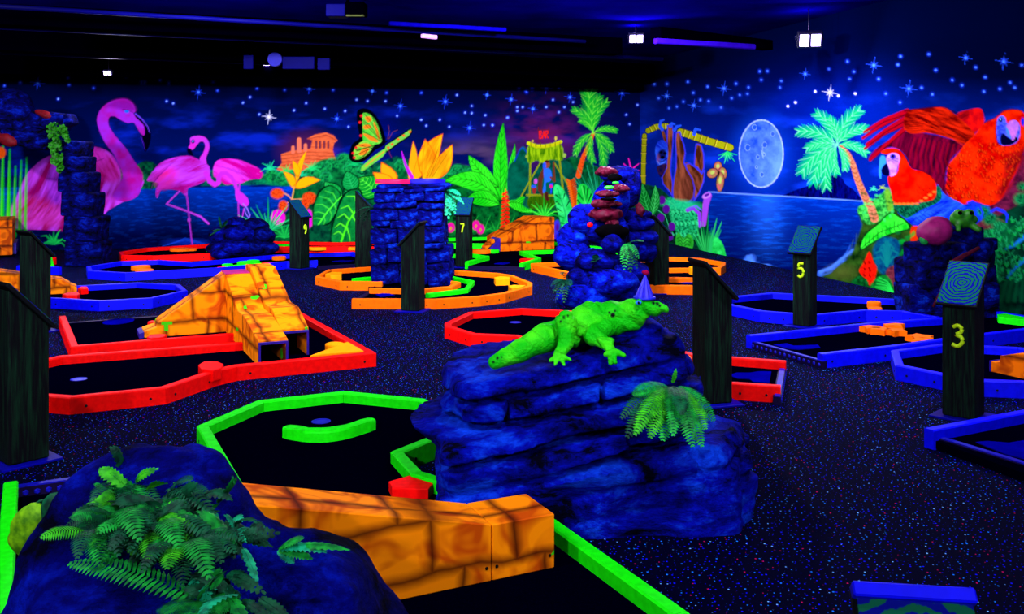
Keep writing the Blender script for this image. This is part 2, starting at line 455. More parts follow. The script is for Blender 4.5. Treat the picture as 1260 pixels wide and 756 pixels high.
for (x, y, r, wt) in [(*one(fA, 172, 45), 9, 0), (*one(fA, 905, 87), 9, 0), (*one(fB, 40, 200), 9, 1), (*one(fB, 225, 70), 7, 0), (*one(fB, 350, 208), 7, 0), (*one(fB, 640, 150), 8, 0), (*one(fB, 845, 130), 9, 0), (*one(fB, 955, 250), 8, 0), (*one(fB, 512, 82), 5, 0), (*one(fB, 1035, 100), 5, 0),
                      (*one(fC, 107, 120), 7, 0), (*one(fC, 268, 68), 7, 0), (*one(fC, 207, 163), 6, 0), (*one(fC, 375, 110), 7, 0), (*one(fC, 613, 88), 9, 0)]:
    mb.star(x, y, r, (210, 215, 255) if wt else (30, 60, 230), bool(wt))
DOT_A = [(20, 57), (92, 42), (97, 93), (310, 22), (315, 53), (427, 68), (265, 118), (575, 15), (645, 42), (660, 42), (730, 32), (770, 45), (760, 128), (790, 138), (865, 18), (945, 5), (972, 42), (1010, 20), (992, 80), (1108, 135), (1140, 110), (1172, 70), (1182, 188)]
DOT_B = [(112, 77), (210, 137), (155, 170), (333, 77), (295, 163), (388, 173), (403, 245), (440, 122), (490, 127), (577, 90), (572, 128), (735, 90), (625, 195), (735, 213), (820, 213), (758, 240), (863, 245), (898, 100), (935, 180), (965, 183), (965, 150), (1027, 192), (1020, 237), (1060, 237), (1130, 203), (1180, 70), (1240, 70), (1215, 87)]
DOT_C = [(23, 238), (90, 203), (135, 155), (160, 155), (135, 173), (175, 80), (203, 72), (267, 155), (325, 40), (325, 67), (298, 122), (325, 178), (350, 155), (390, 132), (418, 25), (450, 8), (495, 5), (683, 145), (632, 190), (648, 233)]
for f_, D_ in ((fA, DOT_A), (fB, DOT_B), (fC, DOT_C)):
    for (x, y) in f_(D_):
        mb.ell(x, y, 4, 4, (20, 40, 220), power=1.5, alpha=.7); mb.ell(x, y, 1.2, 1.2, (120, 160, 255) if y > 115 else (60, 100, 255), 1.0)
# lagoon water
fid = mb.new('painted_lagoon')
def water(X, Y):
    t = np.clip((Y - 231) / 60, 0, 1)[..., None]
    a, b = np.array([.0, .035, .40]), np.array([.0, .001, .03])
    s_ = np.clip(fbm2(X * .22, Y, .5, 4, 9) * 4.5, 0, 1)[..., None]
    return (a + (b - a) * t ** .55) + s_ * np.array([.0, .03, .24]) * (1 - .75 * t)
mb.fill([(-320, 231), (120, 231), (300, 231), (362, 229), (362, 330), (-320, 330)], water, 2, fid, rnd=False)
mb.ell(228, 298, 34, 6, (20, 60, 210), power=.9, alpha=.55)
for k in range(4): mb.line([(200 + k * 6, 303 - k * 2), (228, 296 - k), (262 - k * 5, 304 - k * 2)], .8, .4, (30, 80, 235), 1, .7)
fid = mb.new('painted_bush')
mb.fill(fA([(630, 415), (670, 400), (715, 425), (715, 520), (650, 530), (560, 540), (545, 440), (600, 440)]), tex((2, 40, 40), (10, 110, 60), .3, seed=2), 2, fid)
mb.fill(fA([(930, 500), (965, 470), (975, 440), (1200, 480), (1205, 508), (940, 515)]), tex((2, 50, 60), (10, 120, 80), .3, seed=3), 2, fid)
# big flamingo
fid = mb.new('painted_flamingo')
mb.fill(fA([(15, 690), (60, 600), (110, 480), (160, 420), (215, 382), (330, 345), (440, 338), (500, 365), (540, 420), (552, 480), (545, 545), (600, 520), (655, 490), (640, 530), (600, 565), (530, 605), (480, 640), (430, 715), (280, 722), (200, 716), (100, 712)]), ftex((150, 8, 96), (206, 70, 250), 115, .13, 3, 3.4, 7), 1.3, fid)
mb.fill(fA([(330, 350), (430, 345), (500, 370), (540, 430), (545, 480), (500, 500), (440, 470), (400, 400)]), ftex((170, 16, 90), (226, 50, 200), 60, .2, 5, 3.2), 6, fid, .9)
mb.fill(fA([(250, 400), (400, 400), (440, 470), (400, 560), (300, 600), (220, 560)]), ftex((80, 10, 150), (180, 60, 236), 110, .22, 7, 3.2), 6, fid, .8)
mb.fill(fA([(40, 640), (120, 560), (270, 620), (270, 700), (60, 690)]), ftex((190, 30, 90), (236, 70, 220), 130, .2, 8, 3.2), 8, fid, .8)
for k in range(9):
    x0 = 130 + k * 36
    mb.line(fA([(x0 + 60, 440 + k * 4), (x0 + 30, 530), (x0 - 30, 640)]), 1.2, .5, (90, 10, 110), 1.4, .55)
mb.line(fA([(345, 420), (400, 395), (440, 402), (472, 390)]), 2.2, .8, (90, 0, 90), 1.5, .7)
mb.fill(fG([(880, 700), (905, 640), (880, 560), (840, 480), (780, 400), (735, 310), (715, 230), (730, 170), (765, 125), (820, 90), (880, 72), (940, 75), (985, 110), (1000, 160), (985, 180), (1030, 215), (1060, 260), (1070, 320), (1060, 340), (1035, 320), (1005, 270), (985, 245), (940, 248), (890, 225), (850, 200), (815, 200), (800, 225), (805, 270), (840, 330), (890, 390), (940, 450), (990, 530), (1035, 590), (1055, 640), (1040, 740), (1000, 800), (900, 830), (830, 790)]), tex((170, 16, 130), (156, 40, 206), .08, seed=4), 1.2, fid)
mb.fill(fG([(770, 130), (820, 92), (880, 74), (940, 77), (985, 112), (1000, 160), (900, 150), (820, 130)]), (120, 16, 130), 5, fid, .75)
mb.fill(fG([(1000, 182), (1060, 230), (1105, 290), (1115, 350), (1100, 420), (1070, 462), (1055, 400), (1035, 340), (1060, 345), (1074, 320), (1058, 262), (1000, 205)]), (4, 3, 24), 1.2, fid)
mb.line(fG([(1000, 180), (1050, 222), (1090, 275), (1105, 320)]), 1.6, .5, (110, 70, 240), 1, .9)
mb.line(fG([(1040, 345), (1058, 400), (1072, 450)]), 1.2, .4, (70, 30, 170), 1, .9)
mb.ell(*one(fG, 935, 163), 3.0, 1.9, (30, 100, 255), 1, .1, fid); mb.line(fG([(905, 150), (940, 150), (985, 172)]), 1.2, .5, (70, 0, 70), 1, .8)
# wading flamingos
fid = mb.new('painted_flamingo')
mb.fill(fT([(497, 400), (495, 340), (520, 290), (580, 272), (680, 280), (760, 310), (830, 345), (865, 390), (885, 452), (872, 452), (840, 425), (760, 430), (700, 455), (640, 460), (590, 465), (550, 440), (510, 410)]), ftex((206, 6, 140), (236, 60, 236), 25, .2, 11, 3.2), 1.2, fid)
for k in range(6): mb.line(fT([(560 + k * 40, 330 + k * 8), (660 + k * 30, 370 + k * 10), (720 + k * 25, 420)]), 1, .4, (140, 0, 130), 1.2, .5)
mb.fill(fT([(395, 270), (420, 230), (435, 180), (425, 150), (400, 145), (375, 170), (345, 205), (325, 197), (310, 190), (325, 160), (325, 120), (360, 105), (410, 105), (450, 130), (467, 180), (455, 230), (440, 270), (445, 320), (400, 330)]), tex((220, 40, 190), (190, 60, 230), .1, seed=6), 1.1, fid)
mb.fill(fT([(303, 195), (330, 205), (345, 250), (320, 243), (303, 222)]), (6, 4, 26), 1, fid)
mb.ell(*one(fT, 345, 145), 2.2, 2.4, (5, 5, 40), 1); mb.ell(*one(fT, 345, 143), 1.1, 1.1, (80, 150, 255), .8)
mb.line(fT([(688, 455), (680, 620), (684, 725)]), 1.6, 1.1, (190, 50, 200), .9, 1, fid); mb.line(fT([(722, 640), (705, 725)]), 1.6, 1.1, (190, 50, 200), .9, 1, fid)
fid = mb.new('painted_flamingo')
mb.fill(fT([(5, 432), (60, 350), (110, 300), (200, 265), (300, 250), (360, 265), (420, 300), (465, 330), (468, 400), (430, 440), (380, 465), (310, 490), (302, 535), (290, 545), (265, 525), (240, 510), (190, 500), (120, 500), (100, 520), (82, 562), (70, 540), (75, 490), (95, 460), (50, 440)]), ftex((176, 14, 130), (200, 66, 250), 160, .16, 13, 3.2), 1.2, fid)
mb.fill(fT([(60, 400), (160, 330), (230, 370), (200, 460), (100, 490)]), ftex((236, 40, 130), (226, 40, 200), 150, .3, 14), 8, fid, .75)
for k in range(6): mb.line(fT([(200 - k * 22, 300 + k * 20), (120 - k * 14, 350 + k * 22), (60 - k * 5, 400 + k * 20)]), 1, .4, (110, 0, 120), 1.2, .5)
mb.line(fT([(440, 380), (470, 440), (505, 465), (535, 450), (535, 410), (555, 382), (590, 380), (630, 410), (660, 470), (680, 530)]), 6.2, 4.2, (206, 46, 214), 1.1, 1, fid)
mb.fill(fT([(660, 500), (700, 520), (745, 560), (758, 600), (742, 625), (712, 622), (690, 605), (662, 565)]), (206, 46, 214), 1.1, fid)
mb.line(fT([(715, 605), (745, 640), (765, 690), (758, 712), (735, 680), (725, 640)]), 1.4, .8, (150, 120, 255), .9, 1, fid)
mb.line(fT([(245, 512), (150, 607), (300, 660), (400, 700), (460, 752)]), 2.0, 2.4, (190, 60, 210), .9, 1, fid)
mb.line(fT([(298, 535), (310, 640), (320, 750), (332, 850), (342, 920)]), 1.9, 1.7, (180, 50, 200), .9, 1, fid)
mb.ell(*one(fT, 316, 725), 2, 2.6, (190, 60, 200), 1)
# ruin, far bushes
fid = mb.new('painted_ruin')
mb.ell(378, 186, 48, 34, (150, 50, 20), power=1.6, alpha=.45)
mb.fill(fB([(95, 370), (140, 355), (230, 345), (238, 306), (213, 300), (250, 280), (300, 271), (335, 285), (354, 308), (338, 318), (332, 350), (340, 380), (355, 415), (330, 450), (110, 455), (75, 440), (100, 410)]), tex((238, 110, 60), (206, 84, 44), .2, (1, 2.5), 5), 1.2, fid, rnd=False)
for x0, y0, y1, w_ in ((150, 338, 362, 4), (178, 303, 356, 5), (207, 328, 352, 4)): mb.line(fB([(x0, y0), (x0, y1)]), w_, w_ + .6, (236, 116, 80), 1, 1, fid)
for x0 in (256, 274, 293, 311): mb.line(fB([(x0, 312), (x0, 340)]), 2.4, 2.4, (60, 20, 60), .9, .85)
mb.line(fB([(222, 300), (300, 282), (345, 305)]), 1.0, 1.0, (140, 40, 40), 1, .7)
for y0 in (368, 384, 400, 416): mb.line(fB([(98, y0 + 8), (220, y0 - 8), (340, y0 - 4)]), .9, .9, (140, 50, 26), 1, .6)
fid = mb.new('painted_jungle')
mb.fill(fB([(150, 512), (140, 470), (180, 450), (240, 430), (270, 400), (310, 392), (345, 400), (365, 372), (400, 368), (425, 392), (470, 415), (520, 410), (580, 395), (620, 380), (690, 400), (760, 425), (850, 430), (900, 415), (960, 425), (1010, 420), (1060, 460), (1260, 470), (1420, 380), (1520, 420), (1640, 480), (1735, 520), (1735, 790), (-10, 790), (60, 700), (130, 620)]), tex((1, 34, 30), (14, 116, 50), .16, seed=8), 2, fid)
mb.fill(fB([(5, 505), (12, 470), (50, 440), (100, 455), (160, 440), (165, 512)]), tex((2, 60, 50), (14, 140, 80), .25, seed=9), 2, fid)
for (x, y, r) in [(52, 470, 40), (105, 480, 40), (330, 415, 40), (380, 395, 36), (410, 440, 44), (270, 440, 44), (470, 450, 40), (560, 440, 30), (640, 420, 36), (720, 440, 40), (800, 460, 40), (900, 450, 40), (960, 460, 36), (300, 480, 40), (860, 480, 36), (230, 470, 36)]:
    cx_, cy_ = one(fB, x, y)
    mb.ell(cx_, cy_, r / 4.2, r / 5, tex((3, 60, 40), (24, 170, 70), .5, seed=x), 5, fid=fid)
    mb.line([(cx_ - r / 5, cy_ - 1), (cx_ - r / 12, cy_ - r / 5.5), (cx_ + r / 9, cy_ - r / 5.5), (cx_ + r / 5, cy_)], .9, .5, (40, 200, 110), 1.6, .5)
for (x, y, r, c_) in [(45, 440, 14, (30, 220, 130)), (120, 452, 13, (30, 210, 80)), (235, 440, 14, (30, 220, 100)), (430, 420, 13, (20, 190, 90)), (190, 468, 10, (30, 200, 120))]:
    mb.tuft(one(fB, x, y), 9, r, 5, 175, c_, 1.8, fid, curve=.3)
# butterfly
fid = mb.new('painted_butterfly')
mb.ell(*one(fB, 545, 300), 36, 44, (0, 10, 120), power=1.2, alpha=.5)
DK = (4, 10, 14)
mb.fill(fB([(444, 172), (475, 160), (515, 178), (548, 226), (570, 288), (568, 326), (525, 352), (478, 400), (432, 408), (406, 388), (418, 326), (452, 298), (446, 250), (441, 200)]), DK, 1.1, fid)
mb.fill(fB([(466, 190), (482, 182), (510, 196), (535, 235), (552, 290), (550, 318), (500, 330), (470, 310), (468, 250)]), tex((60, 200, 50), (120, 220, 60), .3, seed=3), 1, fid)
mb.fill(fB([(430, 345), (470, 310), (520, 330), (480, 378), (440, 395), (428, 380)]), tex((70, 190, 40), (150, 220, 60), .3, seed=4), 1, fid)
for pts in ([(478, 200), (500, 198), (510, 215), (490, 225)], [(472, 240), (500, 236), (506, 250), (476, 256)], [(516, 225), (530, 240), (545, 290), (538, 300)], [(468, 275), (515, 290), (540, 315), (500, 305)], [(440, 330), (480, 320), (510, 332), (470, 338)], [(450, 372), (470, 345), (500, 345), (475, 372)]):
    mb.fill(fB(pts), (240, 130, 30), 1, fid)
for pts in ([(462, 210), (500, 240), (548, 300)], [(470, 265), (548, 310)], [(440, 355), (500, 335), (550, 322)], [(445, 325), (480, 335)], [(470, 385), (490, 350)]):
    mb.line(fB(pts), .9, .7, DK, .8, 1)
for pts in ([(475, 185), (500, 215), (553, 300)], [(470, 225), (552, 308)], [(510, 195), (556, 296)], [(436, 350), (520, 335)], [(432, 375), (515, 340)], [(455, 388), (520, 345)]): mb.line(fB(pts), .8, .6, DK, .8, .95)
for (x, y) in ((462, 195), (455, 225), (438, 340), (424, 365), (430, 385), (460, 285)): mb.ell(*one(fB, x, y), 1.8, 1.6, (220, 30, 40), .9)
mb.fill(fB([(570, 330), (600, 308), (650, 275), (685, 252), (695, 265), (680, 290), (630, 325), (580, 362), (565, 352)]), DK, 1.1, fid)
mb.fill(fB([(572, 334), (602, 313), (650, 282), (683, 258), (688, 266), (674, 288), (628, 318), (580, 354)]), (110, 200, 70), 1, fid)
mb.fill(fB([(460, 440), (470, 420), (510, 385), (560, 350), (575, 350), (560, 380), (500, 425), (468, 447)]), (110, 210, 60), 1.2, fid)
mb.line(fB([(480, 425), (530, 385), (565, 358)]), 1.6, 1.2, (220, 140, 40), .9, .9)
for (x, y) in ((585, 340), (602, 325), (630, 302), (683, 268), (655, 285)): mb.ell(*one(fB, x, y), 1.8, 1.4, (230, 90, 30), .8)
mb.line(fB([(510, 345), (560, 322), (580, 310)]), 2.2, 1.6, (2, 6, 30), .9, 1)
mb.line(fB([(582, 300), (590, 265), (585, 238)]), .7, .5, (110, 50, 40), .9, .9); mb.line(fB([(588, 300), (605, 268), (626, 260)]), .7, .5, (110, 50, 40), .9, .9); mb.line(fB([(585, 345), (592, 370), (600, 385)]), .7, .5, (120, 40, 50), .9, .9)
# bird of paradise flowers
fid = mb.new('painted_bird_of_paradise')
for b, t, w_, be in (((555, 460), (447, 290), 24, .12), ((560, 440), (760, 350), 22, .10), ((575, 455), (832, 378), 30, -.10), ((585, 390), (690, 60), 17, -.05), ((600, 330), (545, 165), 20, .06)):
    q = fr(300, 180, 9); bb, tt = q([b])[0], q([t])[0]
    mb.leaf(bb, tt, w_ / 9 * 1.6, (246, 180, 16), None, bend=be, edge=(240, 120, 10), fid=fid)
q = fr(300, 180, 9)
mb.line(q([(558, 450), (535, 585)]), 1.6, 1.8, (220, 160, 70), .9, 1, fid); mb.line(q([(435, 515), (490, 545), (535, 590), (650, 585)]), 1.5, 1.5, (230, 150, 90), .9, 1, fid); mb.line(q([(470, 635), (535, 590)]), 1.3, 1.3, (220, 130, 90), .9, 1, fid)
for (x, y, rx, ry) in ((370, 525, 8.2, 6.5), (725, 575, 8.6, 7.2), (435, 665, 5.6, 7.0), (675, 645, 5, 6)):
    mb.ell(*one(q, x, y), rx, ry, tex((255, 90, 30), (190, 40, 12), .8, seed=x), 2.2, fid=fid)
mb.ell(342, 268, 9, 10, (240, 20, 190), 1.5, fid=fid); mb.ell(380, 270, 5, 12, (240, 20, 200), 1.5, fid=fid)
# agaves and low greens on the left
fid = mb.new('painted_agave')
mb.tuft((330, 284), 13, 42, 15, 165, (20, 160, 80), 3.6, fid, (40, 200, 110))
mb.tuft((350, 292), 11, 26, 10, 170, (30, 200, 70), 2.6, fid, (20, 150, 60), .3)
fid = mb.new('painted_reeds')
for (x, y0, y1, w_) in ((2, 285, 176, 7), (10, 292, 184, 8), (17, 290, 205, 6), (24, 285, 198, 5), (31, 285, 194, 3.5), (-8, 290, 180, 8), (-20, 290, 170, 9)):
    mb.line([(x, y0), (x + 1, (y0 + y1) / 2), (x + 2, y1)], w_, 1.0, (20, 210, 20), 2.5, .95, fid); mb.line([(x - 1, y0), (x + 1, y1 + 14)], w_ * .3, .6, (100, 255, 40), 2, .6)
mb.ell(1, 188, 6, 7, (240, 90, 20), 2)
mb.tuft((66, 300), 9, 24, 5, 175, (20, 170, 70), 3.5, fid, (30, 220, 80), .5)
# big leaves behind post 9 and the pillar
fid = mb.new('painted_leaf')
for b, t, w_, be, c_, vn in (((600, 420), (480, 330), 9, -.1, (10, 150, 50), (50, 220, 90)), ((628, 400), (720, 310), 9, .15, (14, 150, 56), (40, 210, 90)), ((860, 430), (730, 300), 15, .1, (16, 150, 40), (90, 255, 60)), ((690, 390), (640, 250), 10, 0, (12, 140, 56), (40, 200, 90))):
    fid = mb.new('painted_leaf'); mb.leaf(one(fL, *b), one(fL, *t), w_, c_, vn, 6, be, (3, 30, 20), fid)
fid = mb.new('painted_leaf')
mb.fill(fL([(390, 650), (385, 560), (400, 470), (430, 400), (480, 355), (530, 348), (575, 380), (600, 420), (585, 490), (560, 570), (520, 630), (450, 655)]), (3, 30, 20), 1.5, fid)
mb.fill(fL([(395, 640), (392, 560), (408, 475), (440, 408), (485, 365), (530, 358), (570, 388), (590, 425), (575, 490), (550, 565), (512, 620), (450, 645)]), tex((8, 110, 40), (22, 160, 60), .2, seed=4), 1.5, fid)
mb.line(fL([(430, 640), (500, 540), (600, 430)]), 2.2, 1.2, (70, 255, 50), 1, 1)
for a, b, c in (((455, 600), (420, 590), (395, 595)), ((480, 560), (430, 545), (400, 550)), ((510, 525), (460, 490), (415, 490)), ((540, 490), (510, 450), (440, 430)), ((565, 460), (540, 410), (480, 390)), ((470, 580), (480, 610), (470, 640)), ((510, 525), (530, 570), (515, 610)), ((545, 488), (565, 530), (550, 560))): mb.line(fL([a, b, c]), 1.4, .5, (70, 240, 60), 1, .9)
fid = mb.new('painted_leaf')
mb.fill(fL([(515, 760), (525, 660), (560, 540), (600, 440), (650, 385), (710, 372), (755, 400), (770, 520), (745, 640), (700, 800), (600, 860)]), (3, 30, 20), 1.5, fid)
mb.fill(fL([(528, 760), (538, 660), (572, 545), (610, 450), (655, 396), (708, 384), (740, 405), (755, 520), (730, 640), (690, 790), (600, 840)]), tex((6, 100, 40), (20, 150, 56), .2, seed=5), 1.5, fid)
mb.line(fL([(600, 760), (650, 620), (730, 500)]), 2.6, 1.5, (70, 255, 30), 1, 1)
for a, b, c in (((615, 720), (580, 690), (545, 710)), ((635, 660), (590, 630), (555, 660)), ((660, 605), (620, 560), (570, 590)), ((690, 560), (650, 500), (595, 520)), ((720, 510), (700, 430), (640, 430)), ((640, 660), (660, 720), (665, 760)), ((680, 575), (710, 620), (715, 680))): mb.line(fL([a, b, c]), 2.0, .8, (90, 255, 40), 1, .95)
mb.fill(fL([(345, 760), (350, 680), (420, 640), (500, 660), (515, 760)]), tex((2, 40, 34), (10, 90, 50), .25, seed=2), 3)
# orange flower behind the pillar
fid = mb.new('painted_bird_of_paradise')
for b, t, w_, be in (((1005, 300), (900, 185), 7, -.12), ((980, 320), (840, 258), 6, -.08), ((1105, 320), (1130, 30), 5, .05), ((1140, 310), (1215, 20), 7, .08)):
    mb.leaf(one(fL, *b), one(fL, *t), w_, (238, 170, 20), None, bend=be, edge=(240, 80, 10), fid=fid)
mb.line(fL([(1120, 290), (1075, 200), (1045, 100)]), 5, 1.2, (190, 30, 220), 1, 1, fid)
for b, t, w_, be in (((90, 545), (205, 215), 12, -.12), ((75, 560), (80, 255), 8, .1), ((100, 545), (275, 295), 10, .08)):
    mb.leaf(one(fN, *b), one(fN, *t), w_, ftex((240, 190, 20), (220, 130, 16), -70, .3, 2), None, bend=be, edge=(236, 80, 10), fid=fid)
for a, b in (((100, 520), (180, 300)), ((110, 530), (200, 330)), ((130, 530), (240, 360))): mb.line(fN([a, b]), .8, .5, (150, 70, 10), .9, .7)
# green banana plant with the red spike
mb.fill(fN([(225, 640), (380, 600), (420, 756), (760, 740), (760, 1000), (230, 1000)]), tex((1, 30, 20), (10, 110, 40), .2, seed=6), 3)
for k in range(7): mb.tuft((565 + k * 15, 286), 9, 26, 10, 170, (14, 120, 40), 1.8, None, (30, 170, 50), .3)
fid = mb.new('painted_banana_plant')
GR = ftex((10, 200, 20), (60, 255, 40), 80, .1, 6, 1.6); VN = (6, 70, 16)
mb.leaf(one(fN, 640, 700), one(fN, 655, 130), 8.6, GR, VN, 9, -.02, (4, 50, 14), fid, .6, .75)
mb.leaf(one(fN, 670, 640), one(fN, 742, 285), 3.8, GR, VN, 5, .02, (4, 50, 14), fid, .6)
mb.leaf(one(fN, 620, 600), one(fN, 400, 370), 8.5, GR, VN, 8, -.06, (4, 50, 14), fid, .6, .9)
mb.leaf(one(fN, 630, 700), one(fN, 220, 555), 11.5, GR, VN, 9, .16, (4, 50, 14), fid, .6, .95)
mb.leaf(one(fN, 660, 690), one(fN, 860, 520), 10.5, GR, VN, 8, -.10, (4, 50, 14), fid, .6, 1.0)
mb.leaf(one(fN, 630, 730), one(fN, 380, 690), 9.5, GR, VN, 8, .10, (4, 50, 14), fid, .6, 1.0)
mb.leaf(one(fN, 680, 720), one(fN, 870, 790), 9.5, GR, VN, 8, -.16, (4, 50, 14), fid, .6, 1.0)
mb.line(fN([(640, 740), (640, 960)]), 4, 5, (20, 120, 30), 1.5, .9)
fid = mb.new('painted_flower_spike')
for k in range(11):
    t = k / 10; x, y = one(fB, 1120 - 4 * t, 545 + 185 * t)
    mb.ell(x - 2.2 - t, y + 2, 2.4 + t, 1.8, (250, 40, 16), .9, -.5, fid); mb.ell(x + 2.2 + t, y, 2.4 + t, 1.8, (230, 26, 12), .9, .5, fid)
mb.line(fB([(1120, 530), (1120, 600)]), 1, 3, (250, 60, 30), 1, 1, fid)
for (x, y) in ((870, 705), (985, 695), (1005, 712)): mb.ell(*one(fB, x, y), 5, 6, (226, 20, 140), 1.5); mb.ell(*one(fB, x, y + 4), 1.4, 2, (190, 150, 30), 1)
mb.ell(*one(fB, 1168, 700), 3, 5, (230, 30, 30), 1.2)
# tiki bar
fid = mb.new('painted_tiki_bar')
mb.fill(fN([(690, 470), (740, 400), (790, 305), (835, 350), (850, 600), (700, 700)]), tex((2, 70, 50), (6, 100, 70), .15, seed=4), 2)
mb.line(fN([(740, 410), (775, 330), (800, 308), (835, 350)]), 1.2, 1.2, (10, 50, 190), 2, .8)
mb.fill(fN([(830, 640), (900, 460), (1000, 400), (1100, 400), (1160, 440), (1230, 560), (1260, 700), (830, 760)]), tex((2, 60, 46), (6, 96, 66), .15, seed=5), 2)
for pts, w_ in (([(855, 400), (850, 720)], 2.4), ([(1070, 400), (1098, 640)], 2.4), ([(930, 420), (790, 665)], 1.8), ([(1030, 420), (1180, 660)], 1.8), ([(830, 660), (1030, 665)], 2.6)): mb.line(fN(pts), w_, w_, (130, 150, 20), .9, 1, fid)
mb.fill(fN([(850, 675), (1020, 680), (1025, 756), (850, 760)]), tex((60, 110, 10), (30, 80, 10), .4, (2, .4), 3), 1.5, fid)
mb.fill(fN([(845, 290), (960, 310), (1080, 285), (1100, 395), (1060, 405), (1000, 400), (950, 425), (900, 405), (860, 425), (832, 405)]), ftex((60, 120, 10), (150, 200, 20), 88, .5, 6, 3), 1.5, fid)
mb.line(fN([(842, 278), (900, 300), (960, 300), (1020, 290), (1078, 268)]), 4.6, 4.6, (196, 206, 20), 1, 1, fid)
for k in range(7):
    x = 858 + k * 36; mb.line(fN([(x, 272), (x + 2, 305)]), .8, .8, (90, 70, 10), .8, .9)
mb.ell(*one(fN, 1043, 242), 1.4, 2.4, (210, 190, 70), .8); mb.ell(*one(fN, 872, 262), 1.4, 1.6, (190, 160, 60), .8); mb.ell(*one(fN, 1107, 368), 2.2, 2.6, (150, 190, 70), .9); mb.ell(*one(fN, 828, 375), 1.6, 1.8, (150, 180, 60), .9)
for pts in ([(915, 160), (918, 270)], [(990, 160), (992, 262)], [(910, 180), (1000, 176)]): mb.line(fN(pts), .8, .8, (110, 30, 20), .8, .9)
# the sign reads BAR
for pts in ([(924, 240), (922, 190), (936, 190), (938, 204), (926, 212), (940, 222), (940, 240), (925, 244)], [(946, 242), (954, 188), (964, 240)], [(949, 222), (962, 222)], [(970, 240), (969, 188), (983, 188), (984, 206), (971, 212), (986, 238)]):
    mb.line(fN(pts), 1.2, 1.2, (240, 36, 12), .7, 1)
fid = mb.new('painted_ape')
mb.line(fN([(965, 470), (930, 540), (925, 620), (960, 670), (985, 690)]), 6, 4, (96, 46, 30), 1.2, 1, fid)
mb.fill(fN([(955, 470), (1000, 470), (1015, 520), (1000, 560), (970, 570), (968, 630), (948, 640), (958, 560)]), (40, 110, 240), 1.4, fid)
mb.ell(*one(fN, 978, 435), 3.6, 4.2, (140, 66, 50), 1.2, fid=fid); mb.ell(*one(fN, 960, 445), 2, 4.5, (40, 90, 230), 1.2, fid=fid); mb.ell(*one(fN, 978, 412), 3, 1.6, (70, 26, 20), 1)
mb.line(fN([(1005, 530), (1035, 560), (1030, 500), (1028, 420)]), 2.4, 2.2, (110, 50, 34), 1, 1, fid); mb.line(fN([(975, 650), (980, 695)]), 4, 3, (70, 30, 24), 1, 1, fid)
mb.fill(fN([(868, 600), (900, 600), (893, 648), (876, 648)]), (150, 40, 40), 1); mb.ell(*one(fN, 895, 560), 2.2, 3.4, (200, 80, 190), 1); mb.ell(*one(fN, 880, 598), 3, 1.8, (40, 90, 220), 1)
mb.fill(fN([(995, 578), (1025, 575), (1015, 610), (1013, 645), (1004, 645), (1005, 612)]), (30, 60, 230), 1); mb.ell(*one(fN, 1008, 597), 2, 2, (230, 40, 120), .8)
# palm behind the bar
fid = mb.new('painted_palm_tree')
mb.line(fM([(600, 205), (570, 290), (530, 370), (505, 450), (490, 520)]), 4, 6.4, (238, 84, 24), 1, 1, fid)
for k in range(12): mb.line(fM([(580 - k * 8, 230 + k * 24), (600 - k * 8.4, 240 + k * 24)]), .7, .7, (140, 30, 10), .8, .8)
c0 = one(fM, 600, 200)
mb.palm(c0, fM([(450, 25), (500, 110), (530, -110), (610, -160), (700, -30), (770, 185), (735, 335), (670, 440), (600, 415), (470, 355), (650, -70)]), (20, 180, 40), (110, 250, 60), 24, .2, fid)
fid = mb.new('painted_palm_leaf'); mb.tuft(one(fM2, 590, 420), 13, 62, 95, 140, (20, 150, 90), 2.4, fid, (40, 190, 120)); mb.tuft(one(fM2, 600, 430), 6, 60, 88, 108, (14, 120, 80), 2, fid)
fid = mb.new('painted_flower_spike')
for k in range(13):
    t = k / 12; x, y = one(fM2, 375 + 40 * t, 205 + 215 * t)
    mb.line([(x - 5.5 + t, y - 3.5), (x, y)], 1.6, 2.6, (240, 100, 14), .9, 1, fid); mb.line([(x + 4.5 - t, y - 4.5), (x, y)], 1.6, 2.6, (200, 66, 10), .9, 1, fid)
mb.line(fM2([(412, 400), (412, 500), (405, 600)]), 3, 4.5, (210, 110, 14), 1.4, 1, fid)
fid = mb.new('painted_monstera_leaf')
mb.fill(fM2([(250, 235), (280, 225), (320, 260), (350, 320), (380, 390), (400, 450), (385, 520), (350, 555), (310, 540), (290, 470), (265, 380), (248, 300)]), tex((16, 200, 70), (60, 255, 120), .15, seed=4), 1.2, fid)
for a, b in (((262, 300), (300, 330)), ((268, 350), (310, 385)), ((276, 400), (315, 430)), ((290, 455), (325, 470)), ((300, 505), (335, 515)), ((330, 290), (318, 330)), ((360, 350), (340, 390)), ((385, 410), (355, 450))): mb.line(fM2([a, b]), 1.8, .5, (3, 50, 34), .9, .95)
mb.line(fM2([(275, 250), (330, 420), (350, 550)]), 1, .8, (10, 120, 60), 1, .8)
fid = mb.new('painted_monstera_leaf')
mb.fill(fM2([(440, 225), (475, 220), (520, 265), (550, 330), (560, 400), (530, 460), (490, 500), (455, 500), (425, 440), (418, 350), (425, 270)]), tex((16, 190, 50), (40, 240, 70), .15, seed=5), 1.2, fid)
for a, b in (((432, 290), (470, 345)), ((425, 340), (470, 395)), ((425, 395), (472, 440)), ((440, 445), (472, 475)), ((470, 235), (480, 300)), ((500, 250), (490, 330)), ((525, 295), (495, 370)), ((545, 350), (495, 420)), ((550, 410), (490, 465))): mb.line(fM2([a, b]), 2.0, .6, (3, 44, 24), .9, .95)
mb.line(fM2([(455, 235), (482, 360), (478, 495)]), 1, .8, (90, 255, 100), 1, .8)
fid = mb.new('painted_grass'); mb.tuft(one(fM2, 175, 465), 13, 30, 15, 165, (20, 190, 40), 2.2, fid, (70, 255, 60), .25)
